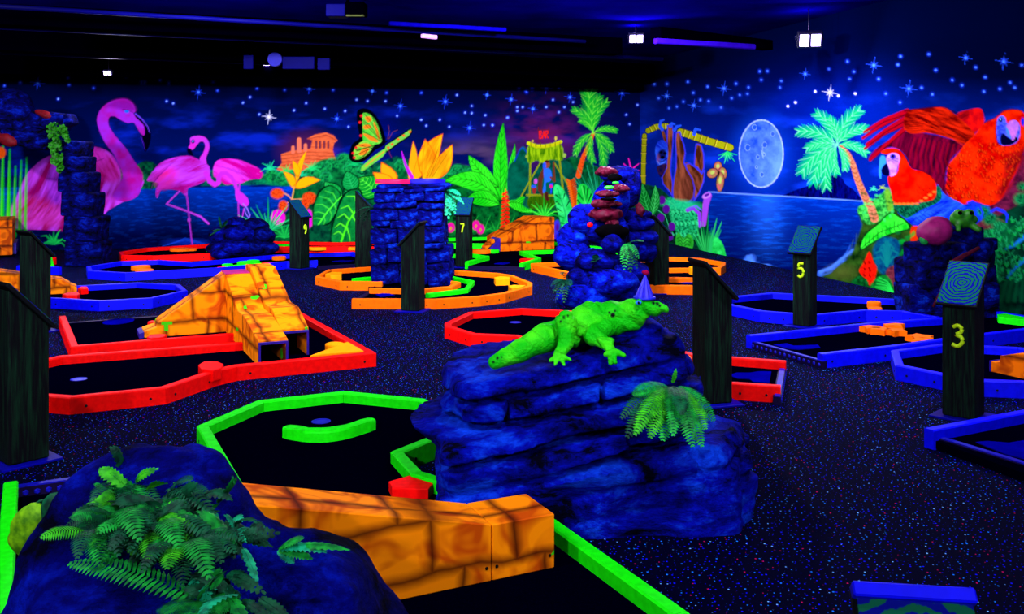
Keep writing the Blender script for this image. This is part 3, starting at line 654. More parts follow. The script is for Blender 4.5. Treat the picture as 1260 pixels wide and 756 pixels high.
for (x, y) in ((270, 530), (300, 600), (345, 590), (375, 590), (410, 630), (265, 610), (435, 640)): 
    mb.ell(*one(fM2, x, y), 4, 7.5, (60, 50, 200), 1.4, .1); mb.ell(*one(fM2, x + 4, y + 10), 2, 4.5, (80, 20, 140), 1.4)
mb.fill([(681, 297), (790, 300), (790, 330), (681, 318)], tex((1, 30, 24), (8, 70, 50), .2, seed=3), 3, rnd=False)
fid = mb.new('painted_coral_flower')
for a, b in (((860, 390), (880, 470)), ((825, 430), (870, 480)), ((935, 430), (880, 475)), ((935, 480), (880, 490)), ((800, 450), (830, 490)), ((920, 520), (890, 500)), ((820, 640), (880, 660)), ((870, 640), (840, 740)), ((840, 690), (880, 700))): mb.line(fM([a, b]), 1, 2.4, (240, 30, 170), .9, 1, fid)

# ---------------------------------------------------------------- right wall: sloth, moon over the sea, parrots
mr = Mural(E_RIGHT, 13.0, .0165, .0095)
X = np.broadcast_to(mr.PX[None, :], mr.PY.shape).astype(np.float32); Y = mr.PY.astype(np.float32)
cl = fbm2(X, Y * 2.6, .024, 5, 21.0); cl2 = fbm2(X, Y * 1.6, .06, 5, 24.0)
v = np.clip((Y - 95) / 110, 0, 1)
base = np.stack([np.zeros_like(X), .001 + .010 * v, .015 + .21 * v], -1)
cloud = np.clip(cl * 3 + .12 + cl2 * .6, 0, 1) ** 1.3 * np.clip((Y - 112) / 50, 0, 1)
base += cloud[..., None] * np.array([.003, .03, .45])
base += (np.exp(-(((X - 1020) / 90) ** 2 + ((Y - 130) / 40) ** 2)) * .5)[..., None] * np.array([.0, .01, .35])  # blue pool of flood light on the wall, painted into the sky
mr.img[:] = base
for (x, y, r, wt) in [(*one(fD, 575, 75), 10, 0), (*one(fD, 995, 42), 8, 0), (*one(fD, 1168, 58), 11, 0), (*one(fD, 735, 182), 11, 0), (*one(fD, 375, 200), 10, 1), (*one(fD, 262, 115), 7, 0), (*one(fC, 817, 105), 7, 0), (*one(fC, 940, 148), 8, 0), (*one(fC, 1078, 70), 9, 0)]:
    mr.star(x, y, r, (215, 220, 255) if wt else (40, 80, 245), bool(wt))
DOT_D = [(455, 58), (370, 93), (485, 105), (465, 138), (597, 138), (630, 205), (695, 245), (793, 178), (842, 208), (697, 35), (685, 73), (826, 25), (858, 98), (933, 143), (977, 167), (1040, 85), (1083, 130), (1077, 195), (1150, 183), (1197, 155), (1218, 177), (1250, 75), (490, 205), (413, 215), (308, 195), (218, 245), (183, 262), (147, 177), (153, 147), (62, 142), (55, 103), (90, 102)]
DOT_C2 = [(760, 50), (818, 50), (780, 115), (827, 160), (863, 153), (893, 130), (913, 40), (970, 122), (1003, 62), (1008, 128), (938, 90), (1065, 157), (1113, 115), (1133, 48), (1150, 100), (1185, 95), (1190, 65)]
WHITE = {(490, 205), (413, 215), (308, 195), (218, 245), (183, 262)}
for f_, D_ in ((fD, DOT_D), (fC, DOT_C2)):
    for d_ in D_:
        x, y = one(f_, *d_); wt = d_ in WHITE
        mr.ell(x, y, 4.5, 4.5, (30, 60, 240), power=1.5, alpha=.7); mr.ell(x, y, 1.6 if wt else 1.3, 1.6 if wt else 1.3, (230, 235, 255) if wt else (70, 120, 255), 1.0)
# sea
fid = mr.new('painted_sea')
def sea(X, Y):
    t = np.clip((Y - 236 - (X - 877) * .055) / 90, 0, 1)[..., None]
    a, b = np.array([.0, .03, .40]), np.array([.0, .002, .07])
    s_ = np.clip(fbm2(X * .16, Y, .45, 4, 19) * 4.2, 0, 1)[..., None]
    refl = np.exp(-((X - 942) / 20) ** 2)[..., None]
    return a + (b - a) * t ** .45 + s_ * np.array([.0, .05, .30]) * (1 - .7 * t) * (.6 + 1.2 * refl) + refl * (1 - t) * np.array([.01, .08, .35])
mr.fill([(868, 236), (877, 236), (930, 239.5), (980, 242), (1060, 247), (1075, 249), (1075, 300), (1030, 345), (1010, 352), (860, 330), (850, 300)], sea, 1.6, fid, rnd=False)
mr.line([(872, 236.3), (930, 239.8), (980, 242.3), (1062, 247.3)], 1.4, 1.6, (120, 170, 255), 1.4, .75)
fid = mr.new('painted_island')
mr.fill(fD([(158, 670), (230, 640), (270, 628), (300, 615), (340, 612), (362, 590), (385, 578), (405, 578), (430, 590), (450, 622), (480, 640), (510, 675), (520, 694), (400, 684)]), tex((2, 3, 40), (6, 14, 110), .3, (1.5, .5), 4), 1.1, fid, rnd=False)
# moon
fid = mr.new('painted_moon')
mcx, mcy = one(fS, 1000, 295)
mr.ell(mcx, mcy, 50, 66, (20, 90, 255), power=1.5, alpha=.75)
def moonc(X, Y):
    n = fbm2(X, Y, .11, 5, 31); k = (X - mcx) / 27 + (Y - mcy) / 130
    t = np.clip(.40 + n * 1.6 + .42 * np.clip(k, -.3, 1), 0, 1)[..., None]
    return np.array([.006, .06, .78]) + t * np.array([.12, .26, .22]) 
mr.ell(mcx, mcy, 27.6, 42, moonc, 1.4, fid=fid)
for a in range(40):
    t0, t1 = 2 * math.pi * a / 40, 2 * math.pi * (a + 1.1) / 40
    mr.line([(mcx + 27 * math.cos(t0), mcy + 41.4 * math.sin(t0)), (mcx + 27 * math.cos(t1), mcy + 41.4 * math.sin(t1))], 1.3, 1.3, (170, 200, 255), 1.2, .75)
for (x, y, r) in ((1025, 230, 3.6), (1005, 450, 3), (950, 100, 3.4), (975, 320, 2.6), (965, 395, 1.8), (1020, 300, 2.2), (900, 250, 4), (1085, 150, 3)):
    cx_, cy_ = one(fS, x, y); mr.ell(cx_, cy_, r * .75, r, (30, 80, 235), 1.2, alpha=.8)
    for a in range(8):
        t0, t1 = a * .7, a * .7 + .75; mr.line([(cx_ + r * .8 * math.cos(t0), cy_ + r * math.sin(t0)), (cx_ + r * .8 * math.cos(t1), cy_ + r * math.sin(t1))], .8, .8, (130, 170, 255), .9, .7)
mr.line(fS([(1010, 250), (1015, 330), (1000, 270), (1030, 300)]), 1, 1, (150, 190, 255), 1, .7)
# bamboo and sloth
mr.ell(*one(fS, 330, 300), 50, 70, (0, 40, 170), power=1.0, alpha=.45)
fid = mr.new('painted_bamboo')
def bamboo(pts, w_, nj):
    mr.line(pts, w_ + 1.6, w_ + 1.6, (20, 30, 6), 1, 1, fid); mr.line(pts, w_, w_, (170, 176, 20), 1, 1, fid)
    n = len(pts) - 1
    for j in range(nj):
        t = (j + .5) / nj * n; i = min(int(t), n - 1); k = t - i
        (ax, ay), (bx, by) = pts[i], pts[i + 1]; x, y = ax + (bx - ax) * k, ay + (by - ay) * k
        L = math.hypot(bx - ax, by - ay); qx, qy = -(by - ay) / L * w_ * .6, (bx - ax) / L * w_ * .6
        mr.line([(x - qx, y - qy), (x + qx, y + qy)], 1.0, 1.0, (90, 60, 6), .9, .95)
        mr.line([(x - qx * .8 + qy * .25, y - qy * .8 - qx * .25), (x + qx * .8 + qy * .25, y + qy * .8 - qx * .25)], 1.2, 1.2, (240, 226, 60), .9, .7)
bamboo(fS([(138, 162), (134, 250), (130, 400), (128, 620)]), 5.2, 6)
bamboo(fS([(165, 125), (230, 95), (305, 92)]), 6.2, 4)
bamboo(fS([(405, 135), (500, 165), (600, 200), (770, 250)]), 8.4, 7)
bamboo(fS([(125, 600), (160, 690), (200, 760)]), 6, 3)
mr.tuft(one(fS, 750, 285), 9, 15, 200, 345, (30, 220, 90), 2.2, None, (60, 255, 120))
fid = mr.new('painted_sloth')
SB = lambda a, s_: ftex((74, 34, 20), (170, 88, 56), a, .3, s_)
OL = (50, 60, 240)
body = fS([(350, 640), (345, 560), (355, 480), (370, 400), (372, 300), (365, 200), (372, 140), (400, 135), (415, 190), (430, 230), (440, 290), (430, 360), (455, 420), (490, 480), (508, 550), (500, 620), (470, 650), (420, 662), (380, 660)])
def outl(p, w_=1.6): 
    for i in range(len(p)): mr.line([p[i - 1], p[i]], w_, w_, OL, 1.2, .9, fid)
mr.fill(fS([(430, 380), (470, 365), (520, 400), (560, 440), (580, 420), (575, 500), (540, 590), (505, 640), (500, 540)]), SB(70, 3), 1.2, fid); outl(fS([(430, 380), (470, 365), (520, 400), (560, 440), (582, 420), (575, 500), (540, 590), (505, 640), (500, 540)]))
mr.fill(fS([(520, 225), (555, 232), (572, 300), (575, 400), (560, 440), (530, 400), (505, 380), (510, 300)]), SB(88, 5), 1.2, fid); outl(fS([(520, 225), (558, 232), (576, 300), (578, 400), (560, 440), (530, 400), (505, 380), (510, 300)]))
mr.fill(body, SB(85, 7), 1.2, fid); outl(body)
mr.fill(fS([(440, 420), (490, 480), (508, 550), (500, 620), (470, 650), (430, 655), (420, 540)]), ftex((60, 26, 20), (120, 60, 44), 70, .4, 9), 5, fid, .7)
mr.fill(fS([(310, 90), (340, 80), (350, 130), (345, 240), (335, 340), (330, 420), (345, 520), (340, 600), (320, 570), (280, 520), (270, 470), (300, 400), (310, 300), (305, 200)]), SB(85, 11), 1.2, fid); outl(fS([(308, 90), (342, 80), (352, 130), (347, 240), (337, 340), (332, 420), (347, 520), (342, 600), (318, 570), (276, 520), (266, 470), (300, 400)]), 1.4)
mr.fill(fS([(262, 120), (280, 125), (300, 190), (300, 220), (280, 190)]), SB(70, 12), 1, fid)
mr.fill(fS([(240, 205), (275, 195), (305, 230), (312, 300), (300, 350), (265, 385), (235, 380), (220, 320), (218, 250)]), ftex((20, 40, 190), (50, 100, 255), 40, .3, 3), 1.4, fid)
mr.fill(fS([(232, 390), (300, 370), (290, 420), (262, 470), (240, 440)]), tex((20, 20, 70), (60, 30, 60), .3), 1.5, fid)
mr.ell(*one(fS, 268, 300), 5, 6.4, (20, 26, 90), 2.0, .3); mr.ell(*one(fS, 262, 285), 2.0, 1.6, (4, 4, 30), 1); mr.ell(*one(fS, 288, 292), 1.8, 1.5, (4, 4, 30), 1); mr.ell(*one(fS, 272, 322), 2.4, 1.8, (4, 4, 24), 1); mr.line(fS([(245, 348), (272, 352), (298, 335)]), 1, .8, (4, 6, 40), 1, .9); mr.line(fS([(236, 350), (250, 375), (295, 355)]), 1.2, .6, (110, 150, 255), 1, .8); mr.ell(*one(fS, 240, 330), 2, 5, (140, 70, 80), 2, alpha=.6)
for pts in ([(268, 115), (252, 90), (258, 55), (280, 45)], [(330, 90), (340, 72), (360, 78)], [(360, 120), (375, 95), (405, 88)], [(505, 150), (515, 112), (550, 120)]): mr.line(fS(pts), 4.4, 2.2, (40, 90, 250), 1.2, 1, fid)
# moth, lilies and jungle floor
fid = mr.new('painted_moth')
for (x, y, rx, ry, ro) in ((680, 395, 4.8, 6.6, .1), (640, 440, 6.6, 5.4, -.5), (715, 440, 4.8, 7, -.1), (697, 505, 4.4, 11.5, .08)):
    cx_, cy_ = one(fS, x, y); mr.ell(cx_, cy_, rx + .9, ry + .9, (10, 4, 4), 1, ro, fid); mr.ell(cx_, cy_, rx, ry, tex((220, 90, 100), (150, 130, 60), .4, seed=x), 1.2, ro, fid); mr.ell(cx_, cy_ - ry * .2, rx * .45, ry * .4, (190, 220, 90), 1.4, ro)
mr.line(fS([(690, 430), (682, 480)]), 1.6, 1, (20, 8, 8), 1, 1)
fid = mr.new('painted_jungle')
mr.fill([(784, 222), (790, 226), (800, 228), (812, 232), (822, 240), (832, 250), (845, 252), (862, 248), (870, 256), (872, 280), (880, 300), (893, 318), (893, 334), (784, 334)], tex((1, 26, 24), (6, 80, 50), .2, seed=8), 2, fid)
mr.fill(fC([(820, 570), (880, 585), (940, 600), (960, 640), (965, 700), (940, 756), (880, 740), (840, 680)]), tex((6, 110, 60), (40, 220, 120), .6, seed=5), 3, fid)
mr.ell(*one(fC, 880, 600), 26, 6, (40, 240, 150), 4, .1, fid, .6)
for k in range(40):
    x, y = 830 + (k * 37) % 130, 585 + (k * 53) % 160; cx_, cy_ = one(fC, x, y); mr.ell(cx_, cy_, 1.6, 1.1, (60, 250, 140), 1, k, alpha=.8)
for pts in ([(780, 560), (800, 600), (840, 630), (850, 690)], [(770, 620), (810, 650), (830, 710)], [(800, 570), (850, 600), (880, 660)]): mr.line(fC(pts), 1.2, .8, (60, 230, 130), .9, .9)
for (x, y) in ((795, 580), (815, 620), (790, 660), (840, 700), (830, 745)): mr.ell(*one(fC, x, y), 4.4, 5.4, (96, 20, 150), 1.6)
mr.leaf(one(fC, 740, 640), one(fC, 706, 505), 6.5, (14, 130, 40), (60, 220, 90), 6, -.05, (3, 40, 20), fid)
mr.leaf(one(fC, 750, 650), one(fC, 765, 515), 5.5, (24, 150, 50), (80, 240, 110), 6, .05, (3, 40, 20), fid)
fid = mr.new('painted_heart_leaf')
mr.fill(fr(760, 280, 6)([(470, 215), (435, 160), (428, 80), (450, 35), (485, 80), (520, 45), (552, 70), (560, 130), (530, 200), (500, 218)]), tex((30, 150, 30), (60, 220, 60), .2, seed=4), 1.3, fid)
for k in range(5): mr.line(fr(760, 280, 6)([(440 + k * 4, 80 + k * 25), (465, 70 + k * 25), (483, 100 + k * 25), (510, 72 + k * 25), (540 - k * 4, 85 + k * 24)]), .9, .9, (8, 80, 30), .9, .85)
fid = mr.new('painted_lily')
mr.line(fC([(985, 690), (995, 600), (1005, 560)]), 6, 9, (170, 70, 220), 1.4, 1, fid); mr.ell(*one(fC, 998, 560), 5.5, 3.2, (210, 130, 250), 1.2, -.4, fid); mr.ell(*one(fC, 1000, 556), 3.4, 1.6, (90, 20, 150), 1, -.4)
mr.line(fC([(968, 700), (965, 640), (935, 615), (912, 625)]), 3.4, 5, (150, 60, 230), 1.4, 1, fid); mr.line(fC([(912, 622), (950, 605), (975, 625)]), 2, 1.4, (110, 110, 255), 1.2, 1, fid)
fid = mr.new('painted_grass')
mr.tuft((868, 318), 15, 54, 62, 118, (20, 150, 60), 3.2, fid, (50, 210, 90)); mr.tuft((872, 318), 6, 50, 66, 86, (40, 200, 90), 3.2, fid)
mr.fill(fr(760, 280, 6)([(700, 235), (700, 130), (715, 75), (745, 80), (780, 130), (800, 210), (808, 245), (760, 240)]), tex((24, 190, 60), (50, 250, 100), .2, seed=4), 1.3, fid)
# surf
for pts in (fr(760, 280, 6)([(815, 245), (850, 255), (900, 275), (940, 245), (985, 208)]), fr(760, 280, 6)([(980, 235), (1010, 265), (1050, 290), (1100, 285), (1150, 300), (1195, 335)]), fE([(330, 500), (380, 480), (430, 440), (480, 400)]), fE([(0, 430), (40, 470), (90, 470), (150, 505)])):
    mr.line(pts, 3.0, 2.0, (80, 140, 255), 3.0, .9)
    for (x, y) in pts: mr.ell(x + 1, y + 3, 7, 6, (70, 130, 250), power=.9, alpha=.7)
# bank, island greenery and palm on the right
fid = mr.new('painted_bank')
mr.fill(fE([(320, 535), (400, 480), (470, 420), (505, 330), (520, 280), (500, 220), (560, 180), (640, 130), (660, 200), (760, 280), (800, 700), (700, 640), (460, 572)]), tex((10, 34, 14), (44, 84, 24), .12, seed=6), 3, fid)
mr.fill(fE([(500, 215), (530, 190), (560, 190), (600, 160), (635, 120), (660, 160), (665, 215), (600, 270), (540, 280)]), tex((10, 110, 40), (70, 210, 70), .4, seed=6), 2, fid)
mr.fill(fE([(625, 130), (650, 120), (665, 200), (640, 220)]), (110, 170, 30), 3, fid, .7)
for (x, y, c_) in ((573, 125, (60, 230, 150)), (615, 118, (150, 190, 60))): mr.tuft(one(fE, x, y), 9, 6, 0, 180, c_, 1.2, None, curve=.4)
fid = mr.new('painted_palm_tree')
tr = fK([(1050, 365), (1100, 420), (1135, 490), (1165, 590), (1200, 680), (1235, 756)]) + fE([(560, 200), (578, 255)])
mr.line(tr, 5.5, 10.5, tex((214, 130, 90), (180, 100, 60), .4, seed=4), 1.2, 1, fid)
for k in range(22):
    t = k / 21 * (len(tr) - 1); i = min(int(t), len(tr) - 2); q_ = t - i; x, y = tr[i][0] + (tr[i + 1][0] - tr[i][0]) * q_, tr[i][1] + (tr[i + 1][1] - tr[i][1]) * q_; w_ = 3 + 2 * k / 21
    mr.line([(x - w_, y - 1.5), (x, y + 1), (x + w_, y - 2)], .9, .9, (110, 50, 30), .9, .75)
mr.palm(one(fK, 1020, 350), fK([(735, 250), (865, 115), (1190, 90), (1232, 225), (1235, 412), (1080, 530), (1020, 562), (940, 665), (845, 632), (758, 560), (800, 375), (960, 150)]), (16, 196, 96), (110, 250, 160), 26, .24, fid)
# big parrot
RED, DRED = (250, 36, 10), (130, 8, 24)
fid = mr.new('painted_parrot')
mr.fill(fP1([(1150, 640), (1200, 560), (1240, 440), (1262, 420), (1320, 380), (1330, 620), (1280, 800), (1100, 900), (1000, 800)]), tex((60, 16, 40), (110, 30, 60), .2, seed=7), 3, fid)
mr.fill(fP1([(380, 250), (560, 272), (700, 305), (830, 345), (740, 430), (690, 520), (680, 620), (690, 740), (640, 690), (600, 620), (500, 542), (430, 522), (400, 450), (340, 385), (250, 372), (130, 468), (118, 440), (190, 360), (300, 300)]), ftex((44, 0, 28), (120, 4, 44), 105, .22, 5), 1.4, fid)
for k in range(11):
    x = 400 + k * 36; mr.line(fP1([(x + 40, 290 + k * 6), (x + 10, 400 + k * 8), (x - 10 + k * 8, 520 + k * 10)]), 1.2, .8, (40, 0, 30), 1.4, .75); mr.line(fP1([(x + 54, 300 + k * 6), (x + 26, 400 + k * 8), (x + 8 + k * 8, 510 + k * 10)]), 1.6, .8, (150, 8, 26), 2.2, .6)
for a, b, c in (((70, 300), (200, 210), (390, 110)), ((85, 378), (220, 270), (380, 190)), ((125, 460), (230, 360), (380, 230)), ((80, 255), (230, 165), (400, 100)), ((100, 345), (240, 240), (390, 150))):
    mr.line(fP1([a, b, c]), 3.2, 6, (150, 6, 26), 1.2, 1, fid); mr.line(fP1([(a[0] + 20, a[1] + 6), (b[0], b[1] + 14), (c[0], c[1] + 20)]), .9, 1.2, (50, 0, 16), 1, .9)
mr.fill(fP1([(370, 190), (400, 100), (520, 80), (640, 70), (700, 85), (760, 130), (880, 210), (900, 265), (840, 345), (740, 310), (700, 300), (640, 280), (540, 262), (440, 268), (385, 245)]), ftex((96, 4, 6), (200, 34, 12), 20, .26, 6, 3.4), 1.3, fid)
mr.fill(fP1([(760, 125), (860, 88), (930, 80), (958, 110), (965, 190), (900, 255), (830, 190)]), tex((220, 20, 16), (170, 10, 20), .2), 1.3, fid); mr.fill(fP1([(765, 125), (850, 95), (850, 150), (810, 170)]), ftex((60, 0, 16), (150, 16, 20), 150, .4), 2, fid, .8)
for k in range(9):
    mr.line(fP1([(540 - k * 4, 110 + k * 16), (460, 118 + k * 16), (385, 145 + k * 12)]), 1.0, .8, (70, 0, 10), 1, .75)
for k in range(16):
    x, y = 560 + k * 20, 120 + k * 13; mr.line(fP1([(x, y), (x + 30, y + 40), (x + 70, y + 50)]), 1.2, .6, (70, 4, 10), 1.2, .6); mr.line(fP1([(x - 10, y + 60), (x + 20, y + 90), (x + 60, y + 100)]), 1.0, .6, (210, 40, 12), 1.2, .35)
mr.fill(fP1([(965, 190), (1050, 150), (1110, 100), (1180, 88), (1240, 100), (1275, 150), (1290, 300), (1240, 450), (1200, 560), (1150, 640), (1100, 740), (1010, 800), (900, 770), (800, 790), (720, 740), (682, 680), (688, 590), (700, 500), (760, 430), (820, 350), (900, 270)]), tex((190, 8, 4), (250, 44, 8), .1, seed=8, gain=3.2), 1.4, fid)
mr.fill(fP1([(1130, 430), (1250, 380), (1290, 330), (1250, 480), (1190, 600), (1100, 740), (1060, 720), (1110, 600)]), ftex((80, 4, 20), (190, 20, 16), 120, .25), 7, fid, .85)
rp_ = random.Random(4)
for k in range(230):
    x = rp_.uniform(695, 1230); y = rp_.uniform(330, 760)
    if x < 880 - (y - 280) * .8 or x > 1290 - (y - 330) * .5: continue
    s_ = rp_.uniform(.7, 1.3)
    mr.line(fP1([(x - 12 * s_, y - 10 * s_), (x - 8 * s_, y + 10 * s_), (x + 8 * s_, y + 12 * s_), (x + 14 * s_, y - 8 * s_)]), 1.1, .6, (110, 4, 8), 1.2, .6)
    mr.line(fP1([(x - 4 * s_, y - 6 * s_), (x, y + 6 * s_)]), 1.4, .6, (255, 80, 16), 1.4, .45)
for k in range(16):
    x, y = 690 + 11 * (k % 3), 480 + k * 16; mr.line(fP1([(x - 6, y), (x + 4, y + 14), (x + 26, y + 10)]), 1.8, .8, (90, 2, 10), 1.2, .8)
mr.line(fP1([(965, 190), (1050, 148), (1110, 98), (1180, 86), (1240, 98)]), 1.6, 1.6, (40, 0, 14), 1.6, .8)
mr.line(fP1([(380, 100), (520, 78), (640, 66), (700, 80), (770, 124)]), 1.6, 1.6, (30, 0, 14), 1.8, .8)
mr.fill(fP1([(1058, 180), (1085, 135), (1120, 145), (1140, 200), (1180, 165), (1222, 190), (1232, 250), (1215, 320), (1160, 352), (1090, 352), (1060, 310)]), tex((40, 60, 220), (90, 110, 255), .3, seed=3), 1.2, fid)
mr.fill(fP1([(1085, 290), (1110, 265), (1150, 300), (1200, 290), (1215, 315), (1160, 350), (1095, 348)]), (4, 4, 40), 1.4, fid)
mr.fill(fP1([(1128, 215), (1160, 172), (1200, 170), (1220, 205), (1210, 260), (1180, 320), (1165, 300), (1150, 250)]), tex((150, 90, 200), (200, 110, 190), .2), 1.2, fid); mr.fill(fP1([(1130, 215), (1150, 250), (1165, 305), (1150, 290), (1130, 250)]), (60, 130, 255), 1.2)
mr.ell(*one(fP1, 1088, 165), 2.4, 3, (4, 6, 50), 1); mr.ell(*one(fP1, 1086, 160), 1, 1.2, (140, 190, 255), .8)
for k in range(5): mr.line(fP1([(1065 + k * 2, 215 + k * 16), (1090, 205 + k * 16), (1115, 215 + k * 14)]), .9, .6, (10, 16, 110), .9, .85)
mr.line(fP1([(1055, 180), (1052, 260), (1065, 330), (1090, 352)]), 1.4, 1, (40, 0, 20), 1.2, .9)
mr.ell(*one(fP1, 1252, 180), 2.5, 5, (30, 40, 200), 1.2)
# small parrot
fid = mr.new('painted_parrot')
mr.fill(fP2([(330, 250), (420, 280), (520, 230), (640, 150), (622, 40), (680, 120), (830, 205), (720, 250), (650, 310), (520, 378), (450, 352), (380, 295)]), ftex((10, 30, 190), (40, 100, 255), -30, .3, 4), 1.3, fid)
for k in range(10): mr.line(fP2([(400 + k * 30, 300 - k * 8), (440 + k * 28, 340 - k * 12), (480 + k * 26, 350 - k * 14)]), .9, .6, (4, 8, 90), 1, .8)
mr.fill(fP2([(430, 355), (520, 375), (495, 490), (430, 492)]), tex((240, 30, 10), (200, 50, 10), .3), 1.4, fid)
mr.fill(fP2([(296, 185), (400, 188), (520, 165), (625, 50), (655, 140), (600, 190), (500, 230), (400, 292), (330, 250)]), tex((4, 60, 46), (20, 120, 70), .5, seed=5), 1.4, fid)
for k in range(26):
    x, y = one(fP2, 330 + (k * 47) % 300, 0); y = one(fP2, 0, 200 + ((k * 31) % 60) - max(0, ((k * 47) % 300) - 180) * .9)[1]
    mr.line([(x - 2, y), (x, y + 3), (x + 2.6, y)], .9, .7, (2, 26, 20), .9, .8)
mr.fill(fP1([(203, 405), (240, 380), (300, 374), (350, 395), (390, 450), (430, 522), (500, 540), (560, 572), (606, 622), (612, 700), (590, 752), (500, 775), (400, 790), (300, 782), (280, 700), (255, 620), (262, 580), (320, 560), (335, 480), (300, 418), (240, 420)]), tex((226, 10, 2), (255, 36, 8), .1, seed=3), 1.2, fid)
for k in range(22): 
    x, y = 470 + (k * 29) % 130, 640 + (k * 17) % 110; mr.line(fP1([(x, y), (x + 8, y + 20), (x + 24, y + 30)]), 1.1, .6, (130, 4, 4), 1, .7)
mr.line(fP1([(280, 640), (340, 620), (400, 650)]), 1.4, .8, (150, 6, 4), 2, .7)
for k in range(10): mr.ell(*one(fP2, 310 + k * 32, 186 - (k > 5) * (k - 5) * 22), 2.6, 1.6, (220, 130, 40), 1.2, alpha=.7)
mr.line(fP1([(350, 395), (390, 450), (430, 522), (500, 540), (560, 572), (606, 622)]), 1.2, 1.2, (40, 0, 10), 1.2, .85)
mr.fill(fP1([(245, 440), (280, 412), (325, 415), (342, 440), (340, 472), (330, 500), (312, 568), (265, 578), (250, 500)]), tex((170, 100, 240), (210, 150, 255), .2, seed=4), 1.2, fid)
mr.fill(fP1([(196, 445), (225, 430), (240, 455), (240, 490), (210, 530), (205, 600), (188, 570)]), (50, 140, 240), 1.2, fid); mr.fill(fP1([(240, 488), (262, 520), (268, 578), (225, 572), (205, 535)]), (6, 4, 50), 1.2, fid)
mr.ell(*one(fP1, 292, 436), 3.6, 3.2, (60, 40, 170), 1.2); mr.ell(*one(fP1, 292, 434), 1.6, 1.6, (4, 4, 40), .8)
for k in range(3): mr.line(fP1([(255, 452 + k * 9), (290, 458 + k * 9), (330, 450 + k * 9)]), .8, .6, (70, 50, 190), .9, .8)
# claws, branch and the dense greens at the lower right
fid = mr.new('painted_jungle')
mr.fill(fP2([(860, 390), (960, 300), (1080, 270), (1200, 200), (1500, 100), (1560, 900), (1000, 1100), (560, 830), (330, 760), (320, 560), (340, 440), (430, 480), (520, 400), (650, 310)]), tex((3, 28, 24), (8, 64, 40), .1, seed=11), 3, fid)
mr.fill(fP2([(860, 395), (930, 320), (1020, 280), (1120, 320), (1060, 360), (940, 380), (890, 420)]), tex((110, 50, 50), (70, 26, 40), .3), 2)
for (x, y, r, s_) in ((1010, 300, 60, 1), (1080, 350, 60, 2), (960, 240, 50, 3), (1000, 420, 60, 4), (1040, 520, 60, 5), (1240, 150, 60, 6), (1250, 60, 40, 7), (1010, 600, 50, 8), (1050, 690, 60, 9)):
    mr.ell(*one(fP2, x, y), r / 6.5, r / 8, tex((6, 60, 34), (24, 140, 70), .5, seed=s_), 5)
for k in range(7):
    x = 1080 + k * 34; mr.line(fP2([(1010 + k * 20, 560 - k * 10), (1100 + k * 20, 420 - k * 10), (1260 + k * 8, 300 + k * 8)]), 4, 2, (4, 50, 30) if k % 2 else (14, 110, 50), 3, .8)
for pts in ([(1130, 520), (1190, 490), (1262, 430), (1330, 400)], [(1140, 730), (1190, 660), (1262, 600), (1330, 570)]): mr.line(fP2(pts), 2, 7, (20, 110, 190), 2, .9); 
for k in range(4): mr.line(fP2([(1090 + k * 50, 900), (1130 + k * 40, 760), (1262 + k * 20, 640 + k * 30)]), 5, 2, (10, 80, 44), 3, .7)
for pts in ([(850, 180), (880, 170), (890, 230), (895, 300)], [(880, 170), (930, 200), (955, 250), (940, 300)], [(1020, 240), (1060, 220), (1110, 235), (1140, 270), (1130, 320)], [(1060, 225), (1120, 250), (1140, 290)]): mr.line(fP2(pts), 3.4, 1.6, (30, 50, 220), 1.2, 1)
mr.fill(fP2([(330, 620), (400, 560), (440, 530), (450, 590), (380, 620)]), (30, 60, 210), 2)
fid = mr.new('painted_leaf')
mr.fill(fE([(510, 402), (520, 350), (545, 315), (590, 280), (650, 225), (690, 245), (720, 262), (745, 300), (700, 318), (640, 335), (580, 365), (530, 395)]), (4, 50, 20), 1.4, fid)
mr.fill(fE([(516, 394), (526, 352), (552, 318), (594, 286), (650, 232), (688, 250), (715, 266), (736, 298), (695, 312), (640, 328), (580, 357), (532, 388)]), tex((20, 190, 30), (60, 250, 50), .15, seed=6), 1.2, fid)
mr.line(fE([(516, 394), (600, 320), (720, 275)]), 1.2, .9, (4, 60, 20), 1, .9)
for k in range(9): 
    t = k / 9; x, y = 535 + t * 170, 375 - t * 92
    mr.line(fE([(x, y), (x + 12, y + 22)]), .8, .6, (6, 80, 20), .9, .85); mr.line(fE([(x, y), (x + 2, y - 34)]), .8, .6, (6, 80, 20), .9, .85)
for k in range(60):
    x, y = 1000 + (k * 71) % 330, 300 + (k * 113) % 470
    if y < 300 + (x - 1000) * -.3 + 60: continue
    cx_, cy_ = one(fP2, x, y); mr.tuft((cx_, cy_), 5, 7 + k % 5, 20 + (k * 29) % 60, 150 - (k * 17) % 40, (10, 90 + (k * 13) % 70, 50), 1.8, None, (30, 150, 80), .3)
for k in range(26):
    x, y = 330 + (k * 67) % 130, 400 + (k * 41) % 340; cx_, cy_ = one(fP2, x, y); mr.ell(cx_, cy_, 3.2, 2.2, (14, 100 + (k * 19) % 70, 40), 2, k * .7, alpha=.7)
for k in range(40):
    x, y = 505 + (k * 31) % 160, 140 + (k * 47) % 150; cx_, cy_ = one(fE, x, y)
    if x > 520 and y < 290 - (x - 500) * .2: mr.ell(cx_, cy_, 2.2, 1.6, (60, 220, 90) if k % 2 else (6, 80, 30), 1.4, k * .5, alpha=.7)
fid = mr.new('painted_fern')
mr.fill(fE([(570, 400), (600, 350), (640, 340), (690, 360), (690, 420), (660, 480), (620, 510), (590, 480)]), tex((8, 50, 90), (10, 90, 110), .25, seed=3), 3, fid)
